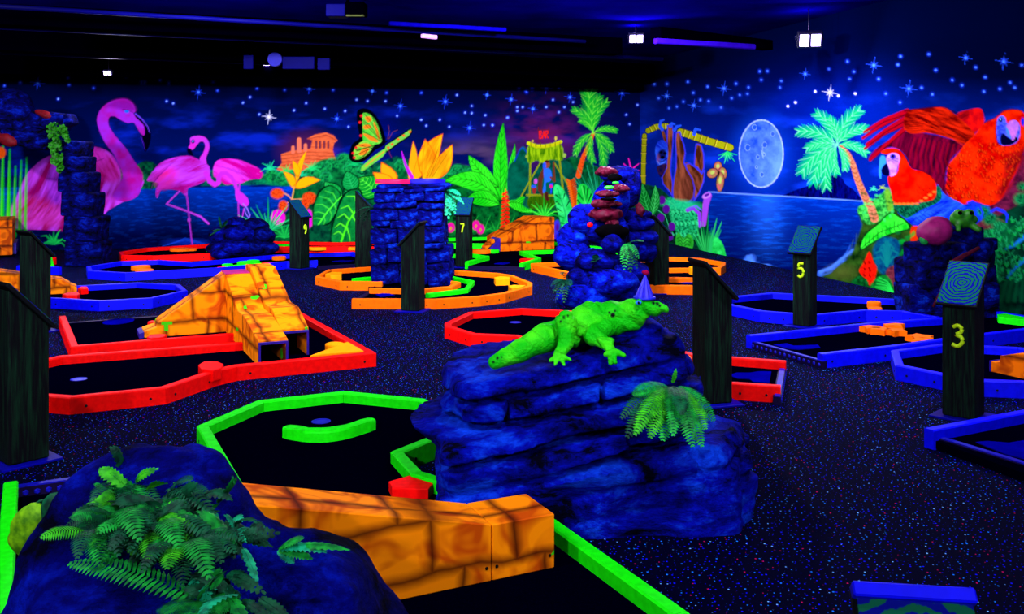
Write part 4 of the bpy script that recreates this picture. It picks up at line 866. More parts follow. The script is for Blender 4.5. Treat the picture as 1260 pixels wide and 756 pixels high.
for k in range(8):
    a = math.radians(20 + k * 20); cx_, cy_ = one(fE, 635, 470); mr.line([(cx_, cy_), (cx_ + 8 * math.cos(a), cy_ - 30 * math.sin(a)), (cx_ + 17 * math.cos(a), cy_ - 24 * math.sin(a))], 3, 1.5, (16, 120, 110), 2, .8, fid)
mr.ell(*one(fE, 430, 500), 26, 14, (90, 110, 40), power=1.0, alpha=.6)
for k in range(5): mr.line(fE([(330 + k * 30, 520 - k * 22), (380 + k * 28, 500 - k * 26), (440 + k * 14, 430 - k * 26)]), 1.4, .6, (60, 120, 240) if k < 3 else (60, 100, 50), 2.2, .5)
fid = mr.new('painted_flower'); mr.fill(fE([(508, 492), (530, 455), (545, 420), (558, 408), (572, 450), (588, 480), (580, 530), (558, 562), (540, 545), (520, 515)]), tex((250, 30, 14), (200, 20, 12), .5, seed=6), 1.6, fid)
for k in range(14): mr.ell(*one(fE, 530 + (k * 23) % 45, 450 + (k * 31) % 90), 1.2, .9, (120, 4, 8), 1)
mr.fill(fE([(630, 500), (670, 470), (720, 500), (715, 560), (660, 570)]), tex((120, 50, 60), (80, 30, 40), .3), 2)
fid = mr.new('painted_fern')
for b, pts in (((665, 590), [(560, 580), (575, 540), (610, 515), (640, 520), (662, 560)]), ((670, 590), [(735, 590), (740, 560), (720, 520), (690, 520), (672, 560)])):
    mr.fill(fE(pts + [b]), tex((6, 70, 24), (20, 140, 44), .3, seed=4), 2, fid)
for k in range(6):
    mr.line(fE([(668, 600), (640 - k * 4, 545 + k * 8), (600 - k * 6, 525 + k * 14)]), 1.8, 1, (40, 230, 70), 1.2, .85, fid); mr.line(fE([(670, 600), (690 + k * 5, 545 + k * 8), (715 + k * 4, 530 + k * 13)]), 1.8, 1, (40, 220, 70), 1.2, .85, fid)
mr.fill(fE([(470, 560), (490, 525), (520, 518), (550, 545), (545, 590)]), tex((4, 50, 20), (14, 100, 36), .3, seed=8), 2, fid)

# ---------------------------------------------------------------- turn the paint into wall meshes, one part for each painted figure
def build_wall(m, name):
    H, W = m.ids.shape
    XYZ = np.zeros((H, W, 3), np.float32); XYZ[..., 0] = m.x; XYZ[..., 1] = m.y; XYZ[..., 2] = m.z[:, None]
    XYZ = XYZ.reshape(-1, 3); colr = np.clip(m.img, 0, .95).reshape(-1, 3)
    idx = np.arange(H * W).reshape(H, W)
    Q = np.stack([idx[:-1, :-1], idx[:-1, 1:], idx[1:, 1:], idx[1:, :-1]], -1)
    if name == 'wall_right': pass
    Q = Q[..., ::-1]
    cid = m.ids[:-1, :-1]; root = None
    pm = vcol_mat('mural_paint', .9, .0)
    for fid in range(len(m.names)):
        q = Q[cid == fid]
        if len(q) < 12: continue
        used, inv = np.unique(q.ravel(), return_inverse=True)
        o = link(name if fid == 0 else m.names[fid], quad_mesh(name, XYZ[used], inv.reshape(-1, 4), colr[used]), pm, root)
        if fid == 0: root = o; tag(o, kind='structure')
        else: o['label'] = m.names[fid].replace('painted_', '').replace('_', ' ') + ' painted flat on the mural'
    return root
wall_back = build_wall(mb, 'wall_back')
wall_right = build_wall(mr, 'wall_right')
tag(wall_back, 'night jungle mural wall with pink flamingos, ruin and tiki bar', 'wall')
tag(wall_right, 'night mural wall with sloth, moon over sea and red parrots', 'wall')
# ---------------------------------------------------------------- floor and ceiling
def carpet_mat():
    m = bpy.data.materials.new('speckled_carpet'); m.use_nodes = True
    nt = m.node_tree; N = nt.nodes; b = N['Principled BSDF']; L = nt.links.new
    tc = N.new('ShaderNodeTexCoord')
    vo = N.new('ShaderNodeTexVoronoi'); vo.voronoi_dimensions = '2D'; vo.inputs['Scale'].default_value = 42; vo.inputs['Randomness'].default_value = 1.0
    L(tc.outputs['Object'], vo.inputs['Vector'])
    sp = N.new('ShaderNodeSeparateColor'); L(vo.outputs['Color'], sp.inputs['Color'])
    th = N.new('ShaderNodeMath'); th.operation = 'MULTIPLY'; L(sp.outputs['Green'], th.inputs[0]); th.inputs[1].default_value = 0.17
    lt = N.new('ShaderNodeMath'); lt.operation = 'LESS_THAN'; L(vo.outputs['Distance'], lt.inputs[0]); L(th.outputs[0], lt.inputs[1])
    rp = N.new('ShaderNodeValToRGB'); rp.color_ramp.interpolation = 'CONSTANT'
    for i, (p, c) in enumerate(((0, (16, 26, 230)), (.45, (30, 130, 235)), (.68, (10, 16, 150)), (.86, (200, 16, 90)), (.94, (120, 190, 250)))):
        e = rp.color_ramp.elements[i] if i < 2 else rp.color_ramp.elements.new(p)
        e.position = p; e.color = (*lin(c), 1)
    L(sp.outputs['Red'], rp.inputs['Fac'])
    nz = N.new('ShaderNodeTexNoise'); nz.inputs['Scale'].default_value = 260; nz.inputs['Detail'].default_value = 2; L(tc.outputs['Object'], nz.inputs['Vector'])
    r2 = N.new('ShaderNodeValToRGB'); r2.color_ramp.elements[0].color = (*lin((1, 0, 8)), 1); r2.color_ramp.elements[1].color = (*lin((3, 3, 40)), 1)
    L(nz.outputs['Fac'], r2.inputs['Fac'])
    mx = N.new('ShaderNodeMix'); mx.data_type = 'RGBA'; L(lt.outputs[0], mx.inputs['Factor']); L(r2.outputs['Color'], mx.inputs['A']); L(rp.outputs['Color'], mx.inputs['B'])
    L(mx.outputs['Result'], b.inputs['Base Color']); b.inputs['Roughness'].default_value = 0.95; b.inputs['Specular IOR Level'].default_value = 0.02
    return m
def plane(name, pts, material, label, cat):
    o = link(name, pymesh(name, pts, [tuple(range(len(pts)))]), material); return tag(o, label, cat, kind='structure')
LB = CORNER + E_BACK * 15.4; RF = CORNER + E_RIGHT * 25.0; LF = LB + E_RIGHT * 25.0
room = [tuple(LB), tuple(CORNER), tuple(RF), tuple(LF)]
floor = plane('floor', [(*p, 0) for p in room][::-1], carpet_mat(), 'black carpet with blue, cyan and pink flecks', 'floor')
M_CEIL = mat('ceiling_paint', (9, 4, 96), .9, .0, .5, 1.2)
ceiling = plane('ceiling', [(*p, CEIL_Z) for p in room], M_CEIL, 'dark open ceiling above the hall', 'ceiling')
M_DARKWALL = mat('dark_wall_paint', (4, 5, 60), .9, .05)
plane('wall_left', [(*LB, 0), (*LF, 0), (*LF, CEIL_Z), (*LB, CEIL_Z)], M_DARKWALL, 'plain dark side wall beyond the left edge', 'wall')
plane('wall_front', [(*LF, 0), (*RF, 0), (*RF, CEIL_Z), (*LF, CEIL_Z)], M_DARKWALL, 'plain dark wall behind the viewer', 'wall')
R9 = CORNER + E_RIGHT * 13.0
plane('wall_side', [(*RF, 0), (*R9, 0), (*R9, CEIL_Z), (*RF, CEIL_Z)], M_DARKWALL, 'plain dark wall continuing the parrot wall', 'wall')

# ---------------------------------------------------------------- black-light lamps
M_HOUS = mat('lamp_housing', (14, 10, 40), .5, .3)
M_LENS = mat('lamp_lens_glow', (190, 170, 255), .4, .2, .02, emit=9.0)
def flood(loc, aim, power, label, spread=150, lens=True, size=.22, group=None, glow=0.0, sc=1.0):
    e = empty('black_light_lamp', loc, label, 'lamp', group)
    q = (Vector(aim) - Vector(loc)).to_track_quat('-Z', 'Y'); R = q.to_matrix()
    box('housing', R @ Vector((0, 0, .06 * sc)), (.30 * sc, .20 * sc, .10 * sc), M_HOUS, e, R, .012 * sc)
    for sx in (-1, 1):
        box('lens', R @ Vector((sx * .068 * sc, 0, .006 * sc)), (.11 * sc, .15 * sc, .012 * sc), M_LENS, e, R, .004 * sc)
    zt = CEIL_Z - loc[2]
    tube('bracket', [R @ Vector((x_ * sc, 0, z_ * sc)) for x_, z_ in ((-.165, .05), (-.165, .17), (.165, .17), (.165, .05))], .008 * sc, M_HOUS, e, 6)
    top = R @ Vector((0, 0, .17 * sc))
    tube('hanger_rod', [top, Vector((top.x, top.y, zt))], .006, M_HOUS, e, 6)
    ld = bpy.data.lights.new('black_light', 'AREA'); ld.shape = 'RECTANGLE'; ld.size = size; ld.size_y = size * .7
    ld.energy = power * POWER; ld.color = UV; ld.spread = math.radians(spread)
    lo = bpy.data.objects.new('light', ld); COL.objects.link(lo); lo.parent = e
    lo.location = R @ Vector((0, 0, -.012)); lo.rotation_euler = q.to_euler()
    if glow:
        gl = bpy.data.lights.new('bulb_spill', 'POINT'); gl.energy = glow * POWER; gl.color = (.45, .3, 1); gl.shadow_soft_size = .05
        go = bpy.data.objects.new('spill_light', gl); COL.objects.link(go); go.parent = e; go.location = Vector((.0, .25, .16))
    return e
flood(dp(783, 48, 13.0), (1.2, 6.5, 0), 260, 'black light flood hanging from the ceiling left of the brighter violet flood', 150, glow=22, sc=.72)
flood(dp(997, 50, 11.6), (2.4, 5.0, 0), 150, 'bright violet twin-bulb black light near the parrot wall', 165, glow=40)
flood(dp(132, 90, 14.2), (-5.5, 9.0, 0), 150, 'small white glowing lamp over the flamingo wall', 140, glow=3, sc=.42)
flood((-4.15, 15.9, 3.12), (-4.1, 16.8, 1.2), 90, 'black light washing the wall beside the painted ruin', 160)
# unseen floods added above and behind the view to light murals, lanes and rock
k = 0
for (x, y, aim, pw, wh) in ((-7.0, 9.0, (-7.2, 15.6, 1.2), 500, 'flamingo wall'), (-3.3, 9.0, (-3.0, 17.0, 1.2), 560, 'ruin mural'), (.9, 9.0, (.3, 17.8, 1.0), 560, 'tiki bar mural'), (-.6, 9.0, (3.5, 14.4, 1.2), 720, 'moon mural'), (1.2, 6.6, (5.0, 9.6, 1.2), 190, 'parrot mural'),
                            (-4.6, 6.2, (-4.0, 8.5, 0), 330, 'left lanes'), (-1.0, 6.6, (-1.0, 9.4, 0), 330, 'centre lanes'), (2.8, 5.6, (2.6, 7.2, 0), 230, 'right lanes'), (-2.2, 2.2, (-1.4, 5.6, 0), 190, 'near left lane'), (.9, 2.0, (.6, 5.0, 0), 130, 'lizard rock'), (-2.6, -2.0, (-2.6, 8.5, 0), 300, 'left half of the hall'), (2.2, -2.0, (2.2, 8.5, 0), 260, 'right half of the hall')):
    flood((x, y, 3.20), aim, pw, 'added black light flood above the view aimed at the ' + wh, 130, group='added ceiling floods above the view')
# ================================================================ the golf holes: kerb rails, turf decks, tee edges
RH, RW, TURF = .105, .060, .046
M_RED = mat('red_fluorescent_paint', (255, 10, 2), .6, .08, .15, 30)
M_GRN = mat('green_fluorescent_paint', (22, 250, 10), .6, .1, .15, 30)
M_ORG = mat('orange_fluorescent_paint', (255, 108, 2), .6, .05, .14, 20)
M_BLU = mat('blue_fluorescent_paint', (6, 12, 232), .5, .14, .18, 24)
M_YEL = mat('amber_fluorescent_paint', (255, 150, 4), .6, .05, .12, 20)
M_TURF = mat('dark_turf', (3, 2, 20), .95, .0, .5, 160)
M_BOLT = mat('dark_bolt', (6, 3, 6), .5, .3)
M_TEE = mat('rubber_tee_edge', (20, 5, 50), .6, .1, .3, 30)
M_STUD = mat('tee_stud', (18, 20, 160), .5, .15)
M_MAT = mat('blue_tee_mat', (9, 8, 130), .6, .0, .3, 6)
M_CUP = mat('blue_cup', (10, 20, 170), .5, .3)
def wp(o):
    """child built in world coordinates under an unrotated Empty"""
    o.location = -o.parent.location; return o
def rail_run(hole, px, side, material, bolts=False, w=RW, h=RH, closed=False, world=False, z0=0.0, name='rail', seam=.0012):
    P = [Vector(p).to_2d() if world else gp(p[0], p[1], h + z0).to_2d() for p in px]
    n = len(P); segs = n if closed else n - 1
    D = [(P[(i + 1) % n] - P[i]).normalized() for i in range(segs)]
    Nn = [Vector((-d.y, d.x)) * side for d in D]
    M = []
    for i in range(n):
        a = Nn[i - 1] if (closed or i > 0) else Nn[0]
        b = Nn[i % segs] if (closed or i < segs) else Nn[-1]
        m = a + b; m = m.normalized() if m.length > 1e-4 else a
        M.append(m / max(.45, m.dot(a)))
    c = min(.007, w * .2)
    prof = [(0, z0), (0, z0 + h - c), (c, z0 + h), (w - c, z0 + h), (w, z0 + h - c), (w, z0)]
    out = []
    for i in range(segs):
        j = (i + 1) % n; V = []
        for (k, sg) in ((i, 1), (j, -1)):
            for (t, z) in prof:
                q = P[k] + M[k] * t + D[i] * seam * sg; V.append((q.x, q.y, z))
        m_ = len(prof); F = [tuple(range(m_ - 1, -1, -1)), tuple(range(m_, 2 * m_))]
        for k in range(m_): F.append((k, (k + 1) % m_, m_ + (k + 1) % m_, m_ + k))
        r = wp(link(name, fixn(pymesh(name, V, F)), material, hole)); out.append(r)
        L = (P[j] - P[i]).length
        if bolts and L > .25:
            fr_ = [.09 / L, 1 - .09 / L] + ([.5] if L > 1.1 else [])
            for f_ in fr_:
                q = P[i] + D[i] * L * f_; no = -Nn[i]
                cyl('bolt', (q.x - no.x * .004, q.y - no.y * .004, z0 + h * .42), (q.x + no.x * .0025, q.y + no.y * .0025, z0 + h * .42), .0085, M_BOLT, r, n=10)
    return out
def turf(hole, px, world=False, z=TURF):
    pts = [Vector(p).to_2d() if world else gp(p[0], p[1], RH).to_2d() for p in px]
    if not world:                                     # keep clear of the rails' outer faces
        ar = sum(pts[i - 1].x * pts[i].y - pts[i].x * pts[i - 1].y for i in range(len(pts)))
        pts = offset_loop(pts, 1 if ar > 0 else -1, RW * .5)
    return wp(slab('turf', [tuple(p) for p in pts], 0.004, z, M_TURF, hole))
def inset(px, side, d=RW * .5): return offset_loop([gp(p[0], p[1], RH).to_2d() for p in px], side, d)
def offset_loop(P, side, d):
    n = len(P); out = []
    for i in range(n):
        d0 = (P[i] - P[i - 1]).normalized(); d1 = (P[(i + 1) % n] - P[i]).normalized()
        a = Vector((-d0.y, d0.x)) * side; b = Vector((-d1.y, d1.x)) * side; m = (a + b)
        m = m.normalized() if m.length > 1e-3 else a
        out.append(P[i] + m * d / max(.5, m.dot(a)))
    return out
def tee_edge(hole, a, b, side, studs=True, h=.052, w=.05, n=None):
    """studded strip closing the open tee end, from pixel a to pixel b (its upper front edge)"""
    A, B = gp(*a, h).to_2d(), gp(*b, h).to_2d(); d = (B - A); L = d.length; d.normalize(); no = Vector((-d.y, d.x)) * side
    V = []
    for q in (A, B):
        for (t, z) in ((0, 0), (0, h), (w, h), (w, 0)): V.append((q.x + no.x * t, q.y + no.y * t, z))
    o = wp(link('tee_edge', fixn(pymesh('tee_edge', V, [(0, 1, 2, 3), (7, 6, 5, 4), (0, 4, 5, 1), (1, 5, 6, 2), (2, 6, 7, 3), (3, 7, 4, 0)])), M_TEE, hole))
    if studs:
        n = n or max(4, int(L / .062)); me = None
        for i in range(n):
            q = A + d * L * (i + .5) / n
            if me is None:
                bm = bmesh.new(); cyl_bm(bm, (0, 0, 0), (-no.x * .006, -no.y * .006, 0), .015, .010, 6); me = bm_mesh('stud', bm); me.materials.append(M_STUD)
            for (zz, dx) in ((h * .5, 0),):
                s_ = bpy.data.objects.new('stud', me); COL.objects.link(s_); s_.parent = o; s_.location = (q.x, q.y, zz)
        # raised lip on top
        V = []
        for q in (A, B):
            for (t, z) in ((w * .1, h), (w * .1, h + .006), (w * .8, h + .006), (w * .8, h)): V.append((q.x + no.x * t, q.y + no.y * t, z))
        link('lip', fixn(pymesh('lip', V, [(0, 1, 2, 3), (7, 6, 5, 4), (0, 4, 5, 1), (1, 5, 6, 2), (2, 6, 7, 3), (3, 7, 4, 0)])), M_STUD, o)
    return o
def cup(hole, px, r=.055, z=TURF):
    c = gp(px[0], px[1], z)
    bm = bmesh.new(); n = 20
    ro = [bm.verts.new((c.x + r * 1.0 * math.cos(t), c.y + r * math.sin(t), z + .003)) for t in (2 * math.pi * k / n for k in range(n))]
    ri = [bm.verts.new((c.x + r * .8 * math.cos(t), c.y + r * .8 * math.sin(t), z + .003)) for t in (2 * math.pi * k / n for k in range(n))]
    rb = [bm.verts.new((c.x + r * .8 * math.cos(t), c.y + r * .8 * math.sin(t), z + .0008)) for t in (2 * math.pi * k / n for k in range(n))]
    ob = [bm.verts.new((c.x + r * 1.0 * math.cos(t), c.y + r * math.sin(t), z + .0002)) for t in (2 * math.pi * k / n for k in range(n))]
    for k in range(n):
        j = (k + 1) % n; bm.faces.new((ro[k], ro[j], ri[j], ri[k])); bm.faces.new((ri[k], ri[j], rb[j], rb[k])); bm.faces.new((ob[k], ob[j], ro[j], ro[k]))
    bm.faces.new(rb)
    return wp(link('cup', bm_mesh('cup', bm), M_CUP, hole))
def hole(px, label, group=None):
    c = gp(px[0], px[1], 0); return empty('golf_hole', c, label, 'golf hole', group)
def tee_mat(h_, px, z=TURF, th=.006):
    pts = [gp(x, y, z) for x, y in px]; return wp(slab('tee_mat', [(p.x, p.y) for p in pts], z + .001, z + th, M_MAT, h_))
def block(name, px, z0, z1, material, label, cat, group=None, bevel=.006):
    """low loose obstacle given by its top outline"""
    P = [gp(x, y, z1) for x, y in px]; c = sum((p for p in P), Vector()) / len(P)
    o = slab(name, [(p.x - c.x, p.y - c.y) for p in P], 0, z1 - z0, material, None, bevel); o.location = (c.x, c.y, z0)
    return tag(o, label, cat, group)
def puck(name, px, r, z0, z1, material, label, cat, group=None, n=18, ry=None, wob=0.0, rot=0.0):
    c = gp(px[0], px[1], z1)
    o = slab(name, disc_pts((0, 0), r, ry, n, rot, wob, r * 40), 0, z1 - z0, material, None, min(.012, (z1 - z0) * .3)); o.location = (c.x, c.y, z0)
    return tag(o, label, cat, group)
Q1, Q2, Q3, Q4, Q5, Q6, Q7, Q8 = fr(0, 250, 6), fr(130, 260, 6), fr(320, 270, 6), fr(500, 270, 6), fr(600, 250, 6), fr(760, 280, 6), fr(890, 330, 6), fr(1050, 330, 6)
R1, R2, R3, R4, R5, R6, R7, R8 = fr(40, 380, 6), fr(170, 320, 6), fr(290, 370, 6), fr(230, 470, 6), fr(530, 360, 6), fr(800, 400, 6), fr(1080, 420, 7), fr(1050, 490, 6)

# near green hole
h1 = hole((400, 560), 'near green hole with octagon end beside the lizard rock')
oct_ = [(300, 628), (278, 589), (242, 524), (317, 492.5), (424, 481), (523, 490.5), (566, 511), (560, 531), (497, 556), (520, 580), (662, 623), (847, 752), (930, 815)]
rail_run(h1, oct_, -1, M_GRN, True)
turf(h1, [(330, 700), (278, 589), (242, 524), (317, 492.5), (424, 481), (523, 490.5), (566, 511), (560, 531), (497, 556), (520, 580), (662, 623), (847, 752), (930, 815), (600, 830)][::1])
cup(h1, (395, 519))
h1b = hole((100, 660), 'green tee lane at the left edge with blue studded strip')
rail_run(h1b, [(4, 594), (-9, 740), (-30, 900)], 1, M_GRN)
rail_run(h1b, [(248, 563.5), (266, 597), (285, 632)], -1, M_GRN)
turf(h1b, [(4, 596), (248, 565), (300, 660), (360, 830), (-30, 900)])
tee_edge(h1b, (10, 603), (250, 569), 1, n=18)
tee_mat(h1b, [(75, 609), (108, 603), (114, 609), (84, 616)])
# red hole on the left
h2 = hole((180, 450), 'long red hole on the left with the orange brick ramp')
loop = [(345, 369), (371, 384), (463, 434), (292, 450.5), (268, 456), (204, 477.5), (86, 489.5), (46, 486.5), (8, 474), (12, 455), (44, 444), (73, 437.5), (298, 420.5)]
rail_run(h2, loop, -1, M_RED, True)
turf(h2, [(345, 369), (371, 384), (463, 434), (292, 450.5), (268, 456), (204, 477.5), (86, 489.5), (46, 486.5), (8, 474), (12, 455), (44, 444), (73, 437.5), (298, 420.5)])
rail_run(h2, [(72, 389), (86.5, 427), (300, 410)], 1, M_RED)
turf(h2, [(73, 390), (87, 427), (298, 411), (345, 369), (235, 377)])
tee_edge(h2, (230, 386), (79, 397), 1, studs=False)
wp(slab('tee_mat', disc_pts(gp(146, 396, TURF), .13, .17, 20), TURF + .001, TURF + .006, M_MAT, h2))
cup(h2, (97, 467))
# blue octagon left
h3 = hole((150, 360), 'blue octagon hole on the left behind the dark posts')
o3 = [(-20, 361), (60, 367), (122, 370.5), (188, 367), (231, 357.5), (222, 350), (170, 347.5), (95, 351.5), (0, 356)]
rail_run(h3, o3, 1, M_BLU, closed=True, bolts=True); turf(h3, inset(o3, 1), True)
# blue long hole behind it
h4 = hole((270, 325), 'long blue hole crossing behind the orange brick ramp')
rail_run(h4, [(391, 320.5), (353, 322), (273, 329.5), (154, 336), (108, 333.5), (106, 328), (147, 321.5), (197, 320), (237, 322.5), (335, 313.7), (435, 309.8), (460, 318)], -1, M_BLU, True)
turf(h4, [(391, 320.5), (353, 322), (273, 329.5), (154, 336), (108, 333.5), (106, 328), (147, 321.5), (197, 320), (237, 322.5), (335, 313.7), (435, 309.8), (460, 318)])
tee_edge(h4, (391, 328), (461, 324), 1, studs=False); tee_mat(h4, [(408, 322), (420, 320.5), (436, 321), (424, 323)])
# red hole by the flamingo wall
h5 = hole((320, 305), 'red hole along the foot of the flamingo wall')
o5 = [(490, 304), (457, 303.5), (337, 303.5), (258, 312), (188, 315), (149, 314.2), (146, 310), (178, 305), (265, 299.7), (330, 296.7), (418, 298.2), (457, 296.7), (490, 296.5)]
rail_run(h5, o5, -1, M_RED, True); turf(h5, o5)
rail_run(h5, [(335, 300.8), (361, 301.4)], 1, M_GRN, w=.09, z0=.0, h=.12, name='bumper')
# orange spiral round the stone pillar
h6 = hole((560, 358), 'orange spiral hole curling round the stone pillar')
o6 = [(432.5, 368), (536, 368.5), (591, 365), (622, 361), (655, 351.5), (655, 348), (632, 338.7), (613, 336), (553, 332), (457, 328), (403, 331.7), (388, 340), (418, 346.5), (470, 347)]
rail_run(h6, o6, 1, M_ORG, True)
rail_run(h6, [(454, 355), (520, 356), (557, 352.7), (567, 347.3), (553, 345)], 1, M_ORG)
turf(h6, [(432.5, 368), (536, 368.5), (591, 365), (622, 361), (655, 351.5), (655, 348), (632, 338.7), (613, 336), (553, 332), (457, 328), (403, 331.7), (388, 340), (418, 346.5), (450, 347), (450, 357)])
tee_edge(h6, (458, 359), (441, 369.5), -1, studs=False); tee_mat(h6, [(462, 363), (476, 361), (486, 364), (468, 366)])
rail_run(h6, [(527, 361.5), (576, 355.5), (584, 345.5), (556, 339.5)], 1, M_GRN, w=.05, h=.095, name='bumper')
rail_run(h6, [(435, 343), (458, 341)], 1, M_GRN, w=.05, h=.095, name='bumper')
# green hole at the back
h7 = hole((600, 318), 'bright green hole at the back before the banana plant')
rail_run(h7, [(572, 322), (597, 315.2), (580, 312.5), (548, 313.3)], -1, M_GRN)
rail_run(h7, [(612, 300), (545, 298.5)], 1, M_GRN, h=.14)
rail_run(h7, [(545, 293), (616, 291)], -1, M_GRN)
rail_run(h7, [(644, 324.2), (666, 317.4), (644, 309.2), (715, 306.6), (760, 306)], 1, M_GRN, True)
rail_run(h7, [(683, 297.6), (712, 301.6), (745, 303.5)], -1, M_GRN)
turf(h7, [(572, 322), (545, 312), (545, 293), (616, 291), (683, 297), (745, 303), (745, 307), (664, 309), (666, 317), (644, 324)])
tee_edge(h7, (576, 327.5), (645, 329), 1, studs=False); tee_mat(h7, [(608, 325), (617, 323.5), (628, 324), (620, 326)])
# orange hole behind the totem
h8 = hole((780, 335), 'orange hole behind the blue boulder totem')
rail_run(h8, [(868, 352), (790, 351), (711, 338), (653, 325.2), (653, 324), (710, 321), (822, 316), (862, 317.5), (893, 322.5), (893, 325.5), (887, 329.5), (800, 331)], -1, M_ORG, True)
rail_run(h8, [(796, 341), (866, 342.5)], 1, M_ORG)
turf(h8, [(868, 352), (790, 351), (711, 338), (653, 325.2), (653, 324), (710, 321), (822, 316), (862, 317.5), (893, 322.5), (893, 325.5), (887, 329.5), (866, 331)])
tee_mat(h8, [(832, 349), (852, 347.5), (868, 348), (850, 350)])
# red hole behind the lizard
h9 = hole((700, 420), 'red hole stretching behind the green lizard')
o9 = [(961, 476), (893, 471.7), (830, 466), (740, 455), (633, 413.5), (580, 411.5), (547, 401.5), (547, 397.5), (576, 384), (642, 379), (708, 382.5), (770, 408), (811, 422.5), (857, 436), (893, 438), (967.5, 443.5)]
rail_run(h9, o9, -1, M_RED, True); turf(h9, o9)
tee_edge(h9, (961, 489), (967, 453), 1, n=14)
tee_mat(h9, R6([(585, 375), (640, 358), (740, 358), (800, 348), (895, 350), (880, 432), (760, 425), (735, 405), (640, 400)]))
cup(h9, (634, 397))
# blue holes on the right
h10 = hole((1010, 375), 'blue octagon hole by the foot of the moon mural')
o10 = [(1152, 390.5), (1110, 383.5), (1066, 382.3), (1005, 387.7), (976, 386.3), (935, 383), (897, 375), (884, 370), (898, 365), (948, 360), (1115, 368.5), (1165, 372)]
rail_run(h10, o10, -1, M_BLU, True); turf(h10, o10)
h11 = hole((1080, 415), 'blue hole with orange star blocks and studded tee edge')
rail_run(h11, [(918, 412), (1073, 396.5), (1152, 390.8), (1200, 387)], -1, M_BLU)
rail_run(h11, [(1012.5, 436.3), (1100, 426.7), (1167, 417.5), (1213, 411.7), (1275, 404)], 1, M_BLU, True)
turf(h11, [(918, 412), (1012.5, 436.3), (1100, 426.7), (1167, 417.5), (1275, 404), (1300, 386), (1215, 381), (1180, 386), (1152, 390.8), (1073, 396.5)])
rail_run(h11, [(1175, 374), (1215, 380.3), (1275, 390.5)], -1, M_BLU)
tee_edge(h11, (924, 421), (1011, 445.5), 1, n=15)
tee_mat(h11, Q7([(370, 570), (470, 560), (520, 578), (700, 572), (715, 592), (560, 606), (480, 600)]))
h12 = hole((1190, 455), 'blue hole behind the number 3 post with a small brick ramp')
o12 = [(1096, 431), (1101.5, 449.3), (1165, 462.3), (1209, 468.8), (1300, 472), (1320, 436), (1253, 427), (1211, 425), (1159, 422.6)]
rail_run(h12, o12, 1, M_BLU, True, closed=True); turf(h12, inset(o12, 1), True)
h13 = hole((1230, 545), 'near blue hole at the right edge with studded tee edge')
rail_run(h13, [(1137, 526.5), (1260, 503.5), (1400, 477)], -1, M_BLU)
turf(h13, [(1140, 528), (1400, 480), (1560, 560), (1450, 640), (1290, 581)])
rail_run(h13, [(1330, 585), (1480, 556)], 1, M_BLU)
tee_edge(h13, (1147, 538), (1325, 592), 1, n=18)
tee_mat(h13, R8([(905, 332), (990, 325), (1150, 338), (1260, 320), (1330, 400), (1260, 455), (1120, 420)]))
# ================================================================ loose obstacles on the turf
T = TURF
# crescent on the near green hole
ar = fr(340, 460, 5.4)
outer = ar([(40, 352), (120, 372), (230, 384), (340, 382), (450, 366), (560, 336), (662, 300)])
P = [gp(x, y, T + .06) for x, y in outer]; c = sum(P, Vector()) / len(P)
cres = empty('crescent_bumper', (c.x, c.y, T), 'bright green curved crescent bumper lying inside the near green octagon', 'bumper')
W_ = []
for i, p in enumerate(P):
    d = (P[min(i + 1, 6)] - P[max(i - 1, 0)]).to_2d().normalized(); W_.append((p, Vector((-d.y, d.x))))
pts = [(p.x - c.x, p.y - c.y) for p, n in W_] + [(p.x - c.x + n.x * .062, p.y - c.y + n.y * .062) for p, n in W_[::-1]]
slab('bar', smooth_loop(pts, 2), 0, .06, M_GRN, cres, .012)
pz = fr(280, 552, 3.706)
block('pentagon_block', pz([(735, 150), (855, 115), (948, 150), (915, 185), (750, 180)]), T, T + .045, M_RED, 'flat red pentagon block beside the orange wedge ramp', 'block', bevel=.004)
block('hexagon_block', [(244, 449), (252, 444.5), (268, 445), (275, 448), (272, 453), (262, 456), (248, 454)], T, T + .075, M_RED, 'red hexagon bumper against the near rail of the left red hole', 'block')
block('corner_block', R3([(550, 405), (825, 302), (945, 370), (700, 392)]), T, T + .062, M_YEL, 'amber triangle filling the corner of the red hole', 'block')
puck('round_block', one(R3, 730, 315), .075, T, T + .05, M_YEL, 'amber round puck beside the triangle in the red corner', 'block')
block('stone_block', R1([(845, 210), (870, 192), (940, 186), (995, 190), (960, 212), (880, 220)]), T, T + .07, M_RED, 'flat red stone at the left foot of the brick ramp', 'block', bevel=.003)
block('stone_block', R1([(850, 95), (880, 86), (912, 88), (900, 100), (860, 103)]), T, T + .07, M_RED, 'small red stone behind the left foot of the brick ramp', 'block', bevel=.003)
G_ = 'orange discs in the blue holes'
puck('flat_disc', one(Q2, 260, 404), .125, T, T + .055, M_ORG, 'upper of two orange discs in the long blue hole', 'disc', G_)
puck('flat_disc', one(Q2, 287, 430), .115, T, T + .055, M_ORG, 'lower of two orange discs in the long blue hole', 'disc', G_)
puck('flat_disc', one(Q7, 1113, 247), .068, T, T + .06, M_ORG, 'farther of two orange discs in the blue octagon', 'disc', G_)
puck('flat_disc', one(Q7, 1120, 290), .068, T, T + .05, M_ORG, 'nearer of two orange discs in the blue octagon', 'disc', G_)
puck('flat_disc', one(Q3, 140, 274), .10, T, T + .05, M_ORG, 'orange disc left of post number 9', 'disc', G_)
puck('flat_disc', one(R6, 205, 230), .10, T, T + .06, M_YEL, 'amber disc in the red hole right of the lizard', 'disc')
puck('flat_disc', one(R6, 172, 280), .075, T, T + .05, M_YEL, 'smaller amber disc touching the lizard rock', 'disc')
GG = 'green discs in the long blue hole'
